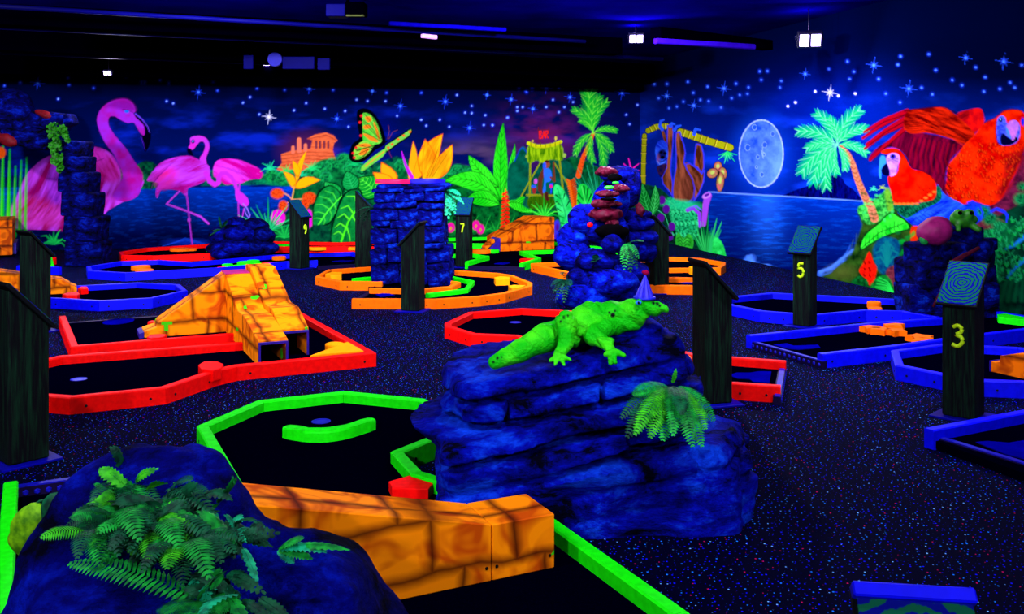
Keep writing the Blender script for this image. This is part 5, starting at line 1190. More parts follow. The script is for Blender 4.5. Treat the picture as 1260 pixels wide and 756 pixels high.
for k, (x, y, r, wh) in enumerate(((900, 390, .075, 'leftmost'), (985, 398, .09, 'front'), (1030, 372, .11, 'middle'), (1090, 362, .09, 'rearmost'), (1110, 378, .075, 'right'))):
    puck('flat_disc', one(Q2, x, y), r, T, T + .045 + .004 * k, M_GRN, wh + ' of the bright green discs behind the brick ramp', 'disc', GG)
puck('flat_disc', one(Q2, 860, 412), .07, T, T + .03, M_RED, 'thin red disc left of the green discs', 'disc'); puck('flat_disc', one(Q2, 1200, 378), .09, T, T + .03, M_RED, 'thin red disc right of the green discs', 'disc')
puck('flat_disc', one(Q2, 548, 272), .16, T, T + .05, M_ORG, 'orange slab in the red hole by the flamingo legs', 'disc', ry=.1); puck('flat_disc', one(Q2, 628, 274), .10, T, T + .04, M_ORG, 'smaller orange slab touching the slab by the flamingo legs', 'disc', ry=.08)
puck('flat_disc', one(Q2, 790, 275), .10, T, T + .05, M_GRN, 'green slab half behind the low boulders', 'disc', ry=.08)
puck('flat_disc', one(Q3, 420, 204), .16, T, T + .05, M_YEL, 'amber slab left in the far red hole behind post 9', 'disc', ry=.1); puck('flat_disc', one(Q3, 705, 202), .16, T, T + .05, M_YEL, 'amber slab nearest the pillar in the far red hole', 'disc', ry=.1)
puck('flat_disc', one(Q4, 552, 222), .16, T, T + .06, M_ORG, 'orange ring block in the green hole', 'disc', ry=.13); puck('flat_disc', one(Q4, 630, 224), .12, T, T + .05, M_GRN, 'green ring block by the far brick ramp', 'disc', ry=.1)
puck('flat_disc', one(Q4, 900, 292), .13, T, T + .05, M_RED, 'red disc at the right rail of the green hole', 'disc', ry=.1)
block('curved_bumper', Q4([(648, 428), (690, 420), (765, 424), (760, 440), (660, 444)]), T, T + .075, M_YEL, 'amber bumper bar at the far rail of the orange spiral', 'bumper', bevel=.004)
block('curved_bumper', Q4([(752, 490), (790, 484), (880, 486), (850, 500), (780, 510)]), T, T + .075, M_YEL, 'amber bumper bar at the right rail of the orange spiral', 'bumper', bevel=.004)
block('curved_bumper', Q3([(482, 402), (530, 388), (605, 390), (600, 414), (520, 416)]), T, T + .075, M_YEL, 'amber rounded bumper in the left bend of the orange spiral', 'bumper', bevel=.004)
block('curved_bumper', Q6([(525, 290), (560, 284), (625, 284), (620, 296), (540, 298)]), T, T + .09, M_YEL, 'amber bumper bar inside the orange hole before the sloth mural', 'bumper', bevel=.004)
block('curved_bumper', Q8([(1062, 342), (1120, 336), (1290, 366), (1290, 384), (1070, 358)]), T, T + .06, M_GRN, 'green bar inside the blue hole under the parrot mural', 'bumper', bevel=.003)
# orange stars
def star_block(px, r, rot, label, z0=T, z1=T + .05):
    c = gp(px[0], px[1], z1); pts = []
    for k in range(10):
        a = rot + math.pi * k / 5; q = r if k % 2 == 0 else r * .56
        pts.append((q * math.cos(a), q * math.sin(a)))
    o = slab('star_block', pts, 0, z1 - z0, M_ORG, None, .004); o.location = (c.x, c.y, z0); return tag(o, label, 'block', 'orange stars in the blue hole')
star_block(one(Q8, 130, 432), .105, .3, 'orange star leftmost in the blue hole'); star_block(one(Q8, 200, 445), .10, .9, 'orange star second from the left in the cluster')
star_block(one(Q8, 285, 412), .12, .1, 'orange star farthest in the cluster'); star_block(one(Q8, 310, 452), .10, .5, 'orange star at the right front of the cluster')
star_block(one(Q8, 495, 500), .12, .2, 'orange star standing apart toward post 3'); star_block(one(Q8, 525, 530), .11, .7, 'orange star against the near blue rail')

# ================================================================ dark numbered posts
M_POST = wood_mat('dark_post_wood', (3, 7, 12), (15, 50, 30))
M_BASEP = mat('post_base_plate', (10, 10, 140), .5, .06)
M_NUM = mat('number_paint', (190, 240, 20), .5, .2)
M_EDGE = mat('sign_edge', (6, 12, 16), .7, .1)
def sign_mat():
    m = bpy.data.materials.new('swirl_sign_paint'); m.use_nodes = True; nt = m.node_tree; N = nt.nodes; L = nt.links.new; b = N['Principled BSDF']
    tc = N.new('ShaderNodeTexCoord'); wv = N.new('ShaderNodeTexWave'); wv.wave_type = 'RINGS'; wv.rings_direction = 'Z'
    wv.inputs['Scale'].default_value = 14; wv.inputs['Distortion'].default_value = 5.5; wv.inputs['Detail'].default_value = 3; wv.inputs['Detail Scale'].default_value = 2
    L(tc.outputs['Object'], wv.inputs['Vector'])
    rp = N.new('ShaderNodeValToRGB'); rp.color_ramp.elements[0].position = .35; rp.color_ramp.elements[0].color = (*lin((10, 18, 110)), 1); rp.color_ramp.elements[1].position = .6; rp.color_ramp.elements[1].color = (*lin((16, 84, 56)), 1)
    L(wv.outputs['Fac'], rp.inputs['Fac']); L(rp.outputs['Color'], b.inputs['Base Color']); b.inputs['Roughness'].default_value = .8; b.inputs['Specular IOR Level'].default_value = .03
    return m
M_SIGN = sign_mat()
DIGITS = {'3': [[(-.5, .8), (0, 1), (.5, .75), (.35, .35), (-.15, .1), (.45, -.1), (.55, -.6), (0, -1), (-.6, -.85)]],
          '5': [[(.5, 1), (-.3, .95), (-.4, .2), (.1, .3), (.5, -.1), (.4, -.7), (-.1, -1), (-.5, -.75)]],
          '7': [[(-.5, .85), (.5, .9), (.15, 0), (-.1, -1)]],
          '9': [[(.45, .6), (0, 1), (-.45, .6), (-.3, .15), (.2, .2), (.45, .6), (.35, -.2), (-.05, -1)]]}
def post(px, by, rz, label, digit=None, hgt=.905, w=.19, plate=(.235, .34), tilt=46, rim=False, ndz=.60):
    b = gp(px, by, 0); e = empty('number_post' if digit else 'dark_post', (b.x, b.y + w * .1, 0), label, 'post', 'dark wooden posts', math.radians(rz))
    h = w / 2; tt = math.tan(math.radians(tilt)); zl = hgt - .03 - w * tt; zh = hgt - .03
    V = [(-h, -h, .012), (h, -h, .012), (h, h, .012), (-h, h, .012), (-h, -h, zl), (h, -h, zl), (h, h, zh), (-h, h, zh)]
    me = pymesh('timber', V, [(3, 2, 1, 0), (4, 5, 6, 7), (0, 1, 5, 4), (1, 2, 6, 5), (2, 3, 7, 6), (3, 0, 4, 7)])
    bm = bmesh.new(); bm.from_mesh(me); bmesh.ops.bevel(bm, geom=[e_ for e_ in bm.edges], offset=.008, segments=1, affect='EDGES'); bm.to_mesh(me); bm.free()
    link('timber', me, M_POST, e)
    # dark seams between the planks of the post
    for sx in (-.035, .03): box('plank_seam', (sx, -h - .0006, zl * .5), (.006, .003, zl * .94), M_EDGE, e, bevel=0)
    Rt = Matrix.Rotation(math.radians(tilt), 3, 'X')
    c = Vector((0, -.005, (zl + zh) / 2 + .012))
    pl = box('sign_board', (0, 0, 0), (plate[0], plate[1], .022), M_EDGE, e, None, .004); pl.location = c; pl.rotation_euler = (math.radians(tilt), 0, 0)
    f_ = box('sign_face', (0, 0, .0125), (plate[0] * .94, plate[1] * .94, .004), M_SIGN, pl, None, .001)
    if rim: box('rim', (0, plate[1] * .5 - .012, .012), (plate[0], .024, .028), M_BLU, pl, None, .003)
    box('base_plate', (0, 0, .006), (.30, .30, .012), M_BASEP, e, None, .002)
    if digit:
        sc = .062
        for st in DIGITS[digit]:
            pts = [Vector((x * sc * .8, -h - .004, zl * ndz + .12 + z * sc)) for x, z in st]
            P2 = []
            for i in range(len(pts) - 1):
                for k in range(4):
                    t = k / 4; p0, p1, p2, p3 = pts[max(i - 1, 0)], pts[i], pts[i + 1], pts[min(i + 2, len(pts) - 1)]
                    P2.append(.5 * ((2 * p1) + (p2 - p0) * t + (2 * p0 - 5 * p1 + 4 * p2 - p3) * t * t + (3 * p1 - p0 - 3 * p2 + p3) * t ** 3))
            P2.append(pts[-1])
            tube('painted_number', P2, .0125, M_NUM, e, 6)
    return e
post(24, 568, 138, 'thick dark post cut by the left edge, nearest to the viewer', w=.2, hgt=.93)
post(42, 409, 146, 'dark post behind the nearest left post, before the brick ramp end')
post(368, 331, 62, 'dark post numbered 9 before the big painted leaves', '9', w=.2, hgt=.96)
post(447, 331, 96, 'reddish dark post half hidden behind the stone pillar', w=.22, hgt=1.10)
post(508, 383, -104, 'dark slanted post in front of the stone pillar')
post(571, 329, -12, 'dark post numbered 7 right of the stone pillar', '7', w=.2, hgt=.98)
post(810, 361, 108, 'black post right of the boulder totem before the sloth', hgt=.90)
post(877, 496, 106, 'dark slanted post right of the lizard rock', w=.188)
post(991, 402, -42, 'dark post numbered 5 before the sea mural', '5', w=.165, hgt=.9, ndz=.58)
post(1187, 514, -44, 'dark post numbered 3 before the right stone tower', '3', w=.185, hgt=.915, ndz=.55)
pf = empty  # nearest sign, at the lower edge of the view
post(1150, 1480, -8, 'near sign post top peeking in at the bottom right', hgt=.865, rim=True, plate=(.19, .32))
# ================================================================ painted brick ramps
def brick_mat(name, seed, per=(.34, .47, .24), off=(.1, .117, .15), lo=(190, 74, 4), hi=(255, 140, 4)):
    m = bpy.data.materials.new(name); m.use_nodes = True; nt = m.node_tree; N = nt.nodes; L = nt.links.new; b = N['Principled BSDF']
    tc = N.new('ShaderNodeTexCoord'); mp = N.new('ShaderNodeMapping'); mp.inputs['Rotation'].default_value = (0, 0, -.446)
    L(tc.outputs['Object'], mp.inputs['Vector'])
    nz = N.new('ShaderNodeTexNoise'); nz.inputs['Scale'].default_value = 3.5; nz.inputs['Detail'].default_value = 3; L(mp.outputs['Vector'], nz.inputs['Vector'])
    mv = N.new('ShaderNodeVectorMath'); mv.operation = 'SCALE'; L(nz.outputs['Color'], mv.inputs[0]); mv.inputs['Scale'].default_value = .07
    ad = N.new('ShaderNodeVectorMath'); ad.operation = 'ADD'; L(mp.outputs['Vector'], ad.inputs[0]); L(mv.outputs['Vector'], ad.inputs[1])
    sx = N.new('ShaderNodeSeparateXYZ'); L(ad.outputs['Vector'], sx.inputs['Vector'])
    def M(op, a_, b_=None):
        n_ = N.new('ShaderNodeMath'); n_.operation = op
        for i, q in enumerate((a_, b_)):
            if q is None: continue
            if isinstance(q, (int, float)): n_.inputs[i].default_value = q
            else: L(q, n_.inputs[i])
        return n_.outputs[0]
    def joint(ax, off, per):      # distance to the nearest painted joint across one axis
        return M('MULTIPLY', M('ABSOLUTE', M('SUBTRACT', M('FRACT', M('ADD', M('DIVIDE', M('SUBTRACT', ax, off), per), .5)), .5)), per)
    row = M('FLOOR', M('DIVIDE', M('SUBTRACT', sx.outputs['Z'], off[2]), per[2]))
    shift = M('MULTIPLY', M('FRACT', M('MULTIPLY', row, .37)), per[0])
    dist = M('MINIMUM', M('MINIMUM', joint(M('ADD', sx.outputs['X'], shift), off[0], per[0]), joint(sx.outputs['Y'], off[1], per[1])), joint(sx.outputs['Z'], off[2], per[2]))
    cr = N.new('ShaderNodeValToRGB'); cr.color_ramp.elements[0].position = .0; cr.color_ramp.elements[0].color = (.14, .10, .08, 1); cr.color_ramp.elements[1].position = .034; cr.color_ramp.elements[1].color = (1, 1, 1, 1)
    e = cr.color_ramp.elements.new(.010); e.color = (.40, .34, .30, 1)
    L(dist, cr.inputs['Fac'])
    n2 = N.new('ShaderNodeTexNoise'); n2.inputs['Scale'].default_value = 5; n2.inputs['Detail'].default_value = 2; n2.inputs['Distortion'].default_value = 1.2; L(mp.outputs['Vector'], n2.inputs['Vector'])
    r2 = N.new('ShaderNodeValToRGB'); r2.color_ramp.elements[0].position = .36; r2.color_ramp.elements[0].color = (*lin(lo), 1); r2.color_ramp.elements[1].position = .52; r2.color_ramp.elements[1].color = (*lin(hi), 1)
    L(n2.outputs['Fac'], r2.inputs['Fac'])
    mx = N.new('ShaderNodeMix'); mx.data_type = 'RGBA'; mx.blend_type = 'MULTIPLY'; mx.inputs['Factor'].default_value = 1; L(r2.outputs['Color'], mx.inputs['A']); L(cr.outputs['Color'], mx.inputs['B'])
    # moss sprayed along some joints
    n3 = N.new('ShaderNodeTexNoise'); n3.inputs['Scale'].default_value = 5.5; n3.inputs['Detail'].default_value = 1; L(mp.outputs['Vector'], n3.inputs['Vector'])
    g1 = N.new('ShaderNodeMath'); g1.operation = 'GREATER_THAN'; L(n3.outputs['Fac'], g1.inputs[0]); g1.inputs[1].default_value = .66
    g2 = N.new('ShaderNodeMath'); g2.operation = 'LESS_THAN'; L(dist, g2.inputs[0]); g2.inputs[1].default_value = .014
    g3 = N.new('ShaderNodeMath'); g3.operation = 'MULTIPLY'; L(g1.outputs[0], g3.inputs[0]); L(g2.outputs[0], g3.inputs[1])
    m2 = N.new('ShaderNodeMix'); m2.data_type = 'RGBA'; L(g3.outputs[0], m2.inputs['Factor']); L(mx.outputs['Result'], m2.inputs['A']); m2.inputs['B'].default_value = (*lin((60, 190, 20)), 1)
    L(m2.outputs['Result'], b.inputs['Base Color']); b.inputs['Roughness'].default_value = .7; b.inputs['Specular IOR Level'].default_value = .05
    return m
M_BRK = [brick_mat('painted_brick', 1.3), brick_mat('painted_brick_broad', 4.1, (.33, .47, .19), (.13, .13, .10)), brick_mat('painted_brick_dim', 8.2, (.42, .6, .30), (.12, .25, .17), (160, 60, 4), (228, 106, 4))]
M_MAG = mat('magenta_surface', (220, 20, 230), .5, .2)
M_PUR = mat('purple_edge', (40, 14, 130), .5, .25)
M_HOLLOW = mat('black_hollow', (4, 2, 6), .9, .02)
AU, AV = Vector((.902, .431)), Vector((-.431, .902))       # the direction all lanes share, and across it
def prism(name, o, u, v, prof, v0, v1, material, parent, bevel=.004):
    """profile (s,z) along u, extruded across v"""
    bm = bmesh.new(); n = len(prof)
    A = [bm.verts.new((o[0] + u.x * s + v.x * v0, o[1] + u.y * s + v.y * v0, z)) for s, z in prof]
    B = [bm.verts.new((o[0] + u.x * s + v.x * v1, o[1] + u.y * s + v.y * v1, z)) for s, z in prof]
    bm.faces.new(A); bm.faces.new(B[::-1])
    for i in range(n): bm.faces.new((A[i], B[i], B[(i + 1) % n], A[(i + 1) % n]))
    bmesh.ops.recalc_face_normals(bm, faces=bm.faces[:])
    if bevel: bmesh.ops.bevel(bm, geom=bm.edges[:], offset=bevel, segments=1, affect='EDGES')
    big = [f for f in bm.faces if len(f.verts) > 4]
    if big: bmesh.ops.triangulate(bm, faces=big)
    return link(name, bm_mesh(name, bm), material, parent)
T0 = TURF + .001
# near wedge ramp
c = Vector((-.073, 3.41, T0)); r1 = empty('brick_ramp', c, 'near orange brick wedge ramp beside the lizard rock', 'ramp', 'painted brick ramps')
z = -T0
prism('body', (0, 0), AU, AV, [(0, 0), (0, .25 + z), (-.93, .475 + z), (-.93, 0)], 0, .235, M_BRK[1], r1)
prism('end_block', (0, 0), AU, AV, [(.256, 0), (.256, .248 + z), (.003, .25 + z), (.003, 0)], 0, .235, M_BRK[1], r1)
prism('painted_end', (0, 0), AU, AV, [(-.933, 0), (-.933, .476 + z), (-1.08, .51 + z), (-1.08, 0)], 0, .235, M_MAG, r1)  # end section in one magenta tone
for s_ in (.235, .02, -.02): cyl('screw', (AU.x * s_ - AV.x * .0005, AU.y * s_ - AV.y * .0005, .05), (AU.x * s_ - AV.x * .003, AU.y * s_ - AV.y * .003, .05), .006, M_BOLT, r1, n=8)
# the big split ramp in the left red hole
A0 = Vector((-2.49, 8.26)); ND = -AV
r2 = empty('brick_ramp', (A0.x, A0.y, T0), 'big orange brick ramp with two chutes in the left red hole', 'ramp', 'painted brick ramps')
prism('side_wall', (0, 0), AU, AV, [(0, 0), (0, .545 + z), (-.55, .165 + z), (-.56, .13 + z), (-.66, .10 + z), (-.66, 0)], .0, .26, M_BRK[0], r2)
prism('left_chute', (0, 0), ND, AU, [(-.26, 0), (-.26, .546 + z), (0, .546 + z), (.6, .335 + z), (.62, .325 + z), (.93, .325 + z), (1.5, .23 + z), (1.5, .205 + z), (.9, .22 + z), (.9, 0)], .0, .215, M_BRK[0], r2)
prism('right_chute', (0, 0), ND, AU, [(-.26, 0), (-.26, .60 + z), (0, .596 + z), (.61, .375 + z), (.63, .367 + z), (.907, .367 + z), (1.24, .256 + z), (1.24, .23 + z), (.8, .25 + z), (.8, 0)], .217, .43, M_BRK[0], r2)
for (w0, w1, s1, zt) in ((0, .215, 1.5, .23), (.217, .43, 1.24, .25)):
    prism('cheek', (0, 0), ND, AU, [(.9, 0), (s1, 0), (s1, zt - .02 + z), (.9, zt - .005 + z)], w0, w0 + .018, M_BRK[0], r2, .001)
    prism('cheek', (0, 0), ND, AU, [(.9, 0), (s1, 0), (s1, zt - .02 + z), (.9, zt - .005 + z)], w1 - .018, w1, M_BRK[0], r2, .001)
    prism('chute_back', (0, 0), ND, AU, [(.9, 0), (.93, 0), (.93, .2 + z), (.9, .2 + z)], w0 + .018, w1 - .018, M_HOLLOW, r2, .001)  # black panel standing for the darkness inside the chute opening
    prism('mouth_trim', (0, 0), ND, AU, [(s1, zt - .03 + z), (s1 + .014, zt - .03 + z), (s1 + .014, zt - .012 + z), (s1, zt - .012 + z)], w0, w1, M_PUR, r2, .001)
    for wq in (w0, w1 - .016): prism('mouth_trim', (0, 0), ND, AU, [(s1, 0), (s1 + .014, 0), (s1 + .014, zt - .03 + z), (s1, zt - .03 + z)], wq, wq + .016, M_PUR, r2, .001)
prism('left_mouth', (0, 0), AU, AV, [(-.662, 0), (-.662, .10 + z), (-.70, .085 + z), (-.70, 0)], -.006, .266, M_PUR, r2, .002)
prism('ridge_cap', (0, 0), ND, AU, [(-.26, .547 + z), (-.26, .556 + z), (-.0, .556 + z), (-.0, .547 + z)], .0, .213, mat('ridge_magenta', (176, 30, 110), .5, .2), r2, .002)
# far ramp before the banana plant
r3 = empty('brick_ramp', (.70, 15.68, T0), 'far orange brick ramp before the painted banana plant', 'ramp', 'painted brick ramps')
prism('body', (0, 0), AU, AV, [(0, 0), (0, .575 + z), (-.30, .575 + z), (-.98, .26 + z), (-.98, 0)], 0, .55, M_BRK[2], r3)
prism('ramp_mouth', (0, 0), AU, AV, [(-.985, 0), (-.985, .27 + z), (-1.08, .20 + z), (-1.22, .06 + z), (-1.22, 0)], -.02, .30, M_PUR, r3, .01)
prism('mouth_flap', (0, 0), AU, AV, [(-1.09, .20 + z), (-1.10, .26 + z), (-1.26, .14 + z), (-1.24, .09 + z)], -.03, .12, M_BRK[2], r3, .004)
# far left ramp
r4 = empty('brick_ramp', (-7.75, 14.75, T0), 'orange brick block at the far left edge under the big flamingo', 'ramp', 'painted brick ramps')
prism('body', (0, 0), AU, AV, [(0, 0), (0, .585 + z), (-.5, .585 + z), (-1.6, .40 + z), (-1.6, 0)], 0, 1.15, M_BRK[2], r4)
prism('mouth_frame', (0, 0), AU, AV, [(.004, 0), (.004, .22 + z), (.05, .22 + z), (.05, 0)], .12, .95, M_PUR, r4, .004)
# low ramp at the left behind the posts
r5 = empty('brick_ramp', (-4.86, 10.62, T0), 'low orange brick wedge in the blue octagon, partly behind the dark posts', 'ramp', 'painted brick ramps')
prism('body', (0, 0), AU, AV, [(-.07, 0), (-.07, .15 + z), (-.16, .205 + z), (-1.25, .43 + z), (-1.25, 0)], 0, .30, M_BRK[1], r5)
prism('tip', (0, 0), AU, AV, [(0, 0), (0, .11 + z), (-.068, .14 + z), (-.068, 0)], .01, .29, M_BRK[0], r5)
block('stone_block', Q1([(460, 672), (500, 658), (575, 656), (592, 668), (570, 680), (490, 682)]), TURF, TURF + .05, M_RED, 'flat red stone before the low brick wedge', 'block', bevel=.01)
block('stone_block', Q1([(575, 625), (600, 614), (645, 616), (652, 630), (600, 636)]), TURF, TURF + .06, M_RED, 'flat red stone beside the tip of the low brick wedge', 'block', bevel=.01)
# small ramp at the right edge
r6 = empty('brick_ramp', (3.39, 6.73, T0), 'small dim orange brick ramp cut by the right edge', 'ramp', 'painted brick ramps')
prism('tip', (0, 0), ND, AU, [(0, 0), (0, .12 + z), (.068, .13 + z), (.068, 0)], .0, .3, M_BRK[2], r6)
prism('body', (0, 0), ND, AU, [(.07, 0), (.07, .175 + z), (.25, .225 + z), (.9, .34 + z), (.9, 0)], .0, .3, M_BRK[2], r6)
prism('edge_trim', (0, 0), ND, AU, [(-.012, 0), (-.012, .125 + z), (0, .125 + z), (0, 0)], -.002, .302, M_PUR, r6, .001)
# far left green kerb seen past the post
h14 = hole((70, 320), 'green and blue kerb corner far left beside the tall stone column')
rail_run(h14, [(62, 306.5), (66.5, 325.5)], -1, M_GRN)
rail_run(h14, [(20, 327), (72, 329)], 1, M_BLU)
puck('flat_disc', (58, 317), .13, .0, .10, M_RED, 'red disc on the floor at the far left kerb', 'disc', ry=.1)

# ================================================================ rocks
def rock_mat(name, dark, mid, bright, sc=3.0, bump=1.0):
    """sprayed blue stone paint: mottled dark, mid and bright patches with fine grain"""
    m = bpy.data.materials.new(name); m.use_nodes = True; nt = m.node_tree; N = nt.nodes; L = nt.links.new; b = N['Principled BSDF']
    tc = N.new('ShaderNodeTexCoord'); mp = N.new('ShaderNodeMapping'); mp.inputs['Scale'].default_value = (1, 1, 1.8); L(tc.outputs['Object'], mp.inputs['Vector'])
    nz = N.new('ShaderNodeTexNoise'); nz.inputs['Scale'].default_value = sc; nz.inputs['Detail'].default_value = 10; nz.inputs['Roughness'].default_value = .72; nz.inputs['Distortion'].default_value = .4; L(mp.outputs['Vector'], nz.inputs['Vector'])
    rp = N.new('ShaderNodeValToRGB'); e = rp.color_ramp.elements
    e[0].position = .40; e[0].color = (*lin(dark), 1); e[1].position = .70; e[1].color = (*lin(bright), 1); k = e.new(.53); k.color = (*lin(mid), 1)
    L(nz.outputs['Fac'], rp.inputs['Fac']); L(rp.outputs['Color'], b.inputs['Base Color'])
    n2 = N.new('ShaderNodeTexNoise'); n2.inputs['Scale'].default_value = 16; n2.inputs['Detail'].default_value = 8; n2.inputs['Roughness'].default_value = .7; L(mp.outputs['Vector'], n2.inputs['Vector'])
    bp = N.new('ShaderNodeBump'); bp.inputs['Strength'].default_value = bump; bp.inputs['Distance'].default_value = .03; L(n2.outputs['Fac'], bp.inputs['Height']); L(bp.outputs['Normal'], b.inputs['Normal'])
    b.inputs['Roughness'].default_value = .85; b.inputs['Specular IOR Level'].default_value = .03
    return m
M_ROCK = rock_mat('blue_rock', (1, 2, 24), (6, 18, 156), (20, 84, 244), 3.4)
M_ROCKD = rock_mat('deep_blue_rock', (1, 1, 18), (4, 8, 100), (10, 36, 190), 4.5)
M_STONE = rock_mat('blue_stone_block', (1, 1, 14), (4, 10, 96), (16, 70, 226), 4.0)
M_STONED = rock_mat('shaded_stone_block', (0, 1, 12), (3, 8, 74), (10, 38, 160), 5.0)  # darker copy of the stone; weaker lamp light put into its colour
def strata(X, Y, Z, per, amp, tilt, seed):
    """tilted ledges: every layer juts out at its top and is undercut at its foot"""
    q = (Z - tilt * X + .045 * fbm3(X, Y, Z, 2.6, 3, seed)) / per
    lay = np.floor(q); f = q - lay
    g = X * (1.9 + .8 * np.sin(lay * 3.7)) + lay * .37 + .3 * fbm3(X, Y, Z, 4, 2, seed + 3); cell = np.floor(g); g = np.abs(g - cell - .5)
    step = .6 * np.sin(lay * 2.9) + .5 * np.sin(cell * 5.1 + lay)
    crack = np.clip((.035 - g) / .03, 0, 1) * (np.sin(lay * 1.7 + 1) > .0)
    return amp * (1.25 * (np.clip((f - .16) / .22, 0, 1) * (.75 + .25 * f) - .6) + .55 * step - .9 * crack)
def f_liz(X, Y, Z):
    d = s_box(X, Y, Z, (.23, 4.52, .20), (.50, .44, .38), .14, rz=.06, ry=.10)
    d = smin(d, s_ell(X, Y, Z, (.34, 4.46, .50), (.30, .26, .20)), .08)
    d = smin(d, s_ell(X, Y, Z, (.46, 4.50, .44), (.36, .36, .33)), .10)
    d = smin(d, s_ell(X, Y, Z, (-.06, 4.50, .36), (.34, .36, .21)), .10)
    d = smin(d, s_ell(X, Y, Z, (.54, 4.46, .63), (.24, .26, .21)), .08)
    low = s_box(X, Y, Z, (.30, 4.40, .08), (.62, .50, .22), .08, rz=.08, ry=.05)
    low = smin(low, s_box(X, Y, Z, (.78, 4.32, .10), (.24, .30, .22), .08, rz=-.4), .05)
    d = smin(d, low, .05)
    d = smin(d, s_ell(X, Y, Z, (.93, 4.24, .04), (.16, .18, .24)), .04)
    nz = fbm3(X, Y, Z, 2.2, 4, 1.0)
    d = d - .12 * nz - .035 * fbm3(X, Y, Z, 8, 4, 5.0) + .07 * np.abs(fbm3(X, Y, Z, 3.2, 3, 8.0)) - .015
    env = np.clip((Z - .20 + .10 * X) / .12, .18, 1) * np.clip((.74 - Z) / .12, .35, 1)
    return d - strata(X, Y, Z, .105, .085, .16, 2.0) * env * np.clip((.80 - X) / .25, .3, 1)
lizard_rock = rock_obj('rock', f_liz, (-.60, 3.75, -.02), (1.24, 5.1, .95), 180, M_ROCK, None, None, (.3, 4.45, 0))
tag(lizard_rock, 'large blue layered rock carrying the green lizard', 'rock')
def f_near(X, Y, Z):
    d = s_ell(X, Y, Z, (-1.08, 2.60, .20), (.30, .30, .53))
    d = smin(d, s_ell(X, Y, Z, (-.90, 2.62, .20), (.26, .26, .51)), .08)
    d = smin(d, s_ell(X, Y, Z, (-.60, 2.58, .20), (.30, .26, .35)), .10)
    d = smin(d, s_ell(X, Y, Z, (-.46, 2.42, .12), (.20, .26, .36)), .10)
    d = smin(d, s_ell(X, Y, Z, (-.90, 2.24, .02), (.48, .36, .46)), .14)
    return d - .14 * fbm3(X, Y, Z, 2.4, 4, 7.0) - .03 * fbm3(X, Y, Z, 10, 3, 3.0)
near_rock = rock_obj('rock', f_near, (-1.6, 1.75, -.02), (-.12, 3.0, .85), 130, rock_mat('navy_rock', (1, 2, 24), (4, 9, 100), (8, 36, 190), 2.6), None, None, (-.9, 2.4, 0))
tag(near_rock, 'blue rock in the lower left corner covered with ferns', 'rock')
def stone(name, c, s, rz, material, parent, seed, rnd=.35, n=22, amp=.10, ry=0.0):
    """one irregular boulder or block, c relative to parent"""
    s = np.array(s); r = rnd * s.min()
    if rnd >= .6: f = lambda X, Y, Z: s_ell(X, Y, Z, (0, 0, 0), s * 1.06, rz, ry) - amp * s.min() * 2.6 * fbm3(X, Y, Z, .6 / s.min(), 3, seed)
    else: f = lambda X, Y, Z: s_box(X, Y, Z, (0, 0, 0), s * .97, r, rz, ry) - amp * s.min() * 2 * fbm3(X, Y, Z, .55 / s.min(), 3, seed)
    m = s.max() * 1.35
    V, F = surface_net(f, (-m,) * 3, (m,) * 3, n)
    o = link(name, quad_mesh(name, V, F), material, parent, True); o.location = c; return o
# stone pillar in the middle
pc = gp(505, 352, TURF); PZ = TURF
pil = empty('stone_pillar', (pc.x, pc.y + .42, PZ), 'broad blue stacked-stone pillar inside the orange spiral', 'pillar')
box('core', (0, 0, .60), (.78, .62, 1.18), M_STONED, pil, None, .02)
rnd = random.Random(5); zz = 0.0
for k, (hh, x0, x1, nb) in enumerate(((.30, -.46, .47, 3), (.20, -.465, .46, 4), (.07, -.43, .40, 2), (.21, -.47, .39, 3), (.10, -.45, .38, 3), (.15, -.47, .38, 3), (.08, -.44, .40, 2), (.13, -.43, .40, 3), (.05, -.46, .41, 2))):
    hh *= .89
    cuts = sorted([x0] + [x0 + (x1 - x0) * (j + rnd.uniform(-.25, .25)) / nb for j in range(1, nb)] + [x1])
    for j in range(nb):
        a, b = cuts[j], cuts[j + 1]; dy = rnd.uniform(-.05, .04)
        stone('stone', ((a + b) / 2, -.36 + dy, zz + hh / 2 + rnd.uniform(-.015, .015)), ((b - a) / 2 * 1.02, .12, hh / 2 * 1.03), rnd.uniform(-.07, .07), M_STONE, pil, rnd.uniform(0, 30), .14, 26, .24, -.05 + rnd.uniform(-.05, .05))
    for sx, xx in ((-1, x0), (1, x1)):
        for yy in (-.08, .22): stone('stone', (xx - sx * .09, yy, zz + hh / 2), (.10, .15, hh / 2 * .95), 0, M_STONE, pil, rnd.uniform(0, 30), .22, 16, .12)
    zz += hh
stone('cap_stone', (.02, -.02, zz + .02), (.45, .42, .035), 0, M_STONE, pil, 3.0, .5, 26, .1)
# lily discs on the pillar
def lily(px, py, d, r, material, label, wob):
    p = dp(px, py, d); p.z = pil.location.z + zz + .056; o = slab('lily_disc', disc_pts((0, 0), r, r * .8, 32, 0, wob, 1.0), 0, .045, material, None, .014); o.location = p; return tag(o, label, 'disc')
lily(482, 223.5, 11.55, .21, mat('hot_pink_paint', (250, 16, 70), .5, .2), 'hot pink ruffled disc on top of the stone pillar', .05)
lily(521, 220, 11.75, .26, mat('ultramarine_paint', (20, 14, 190), .5, .2), 'ultramarine disc on top of the stone pillar', .03)
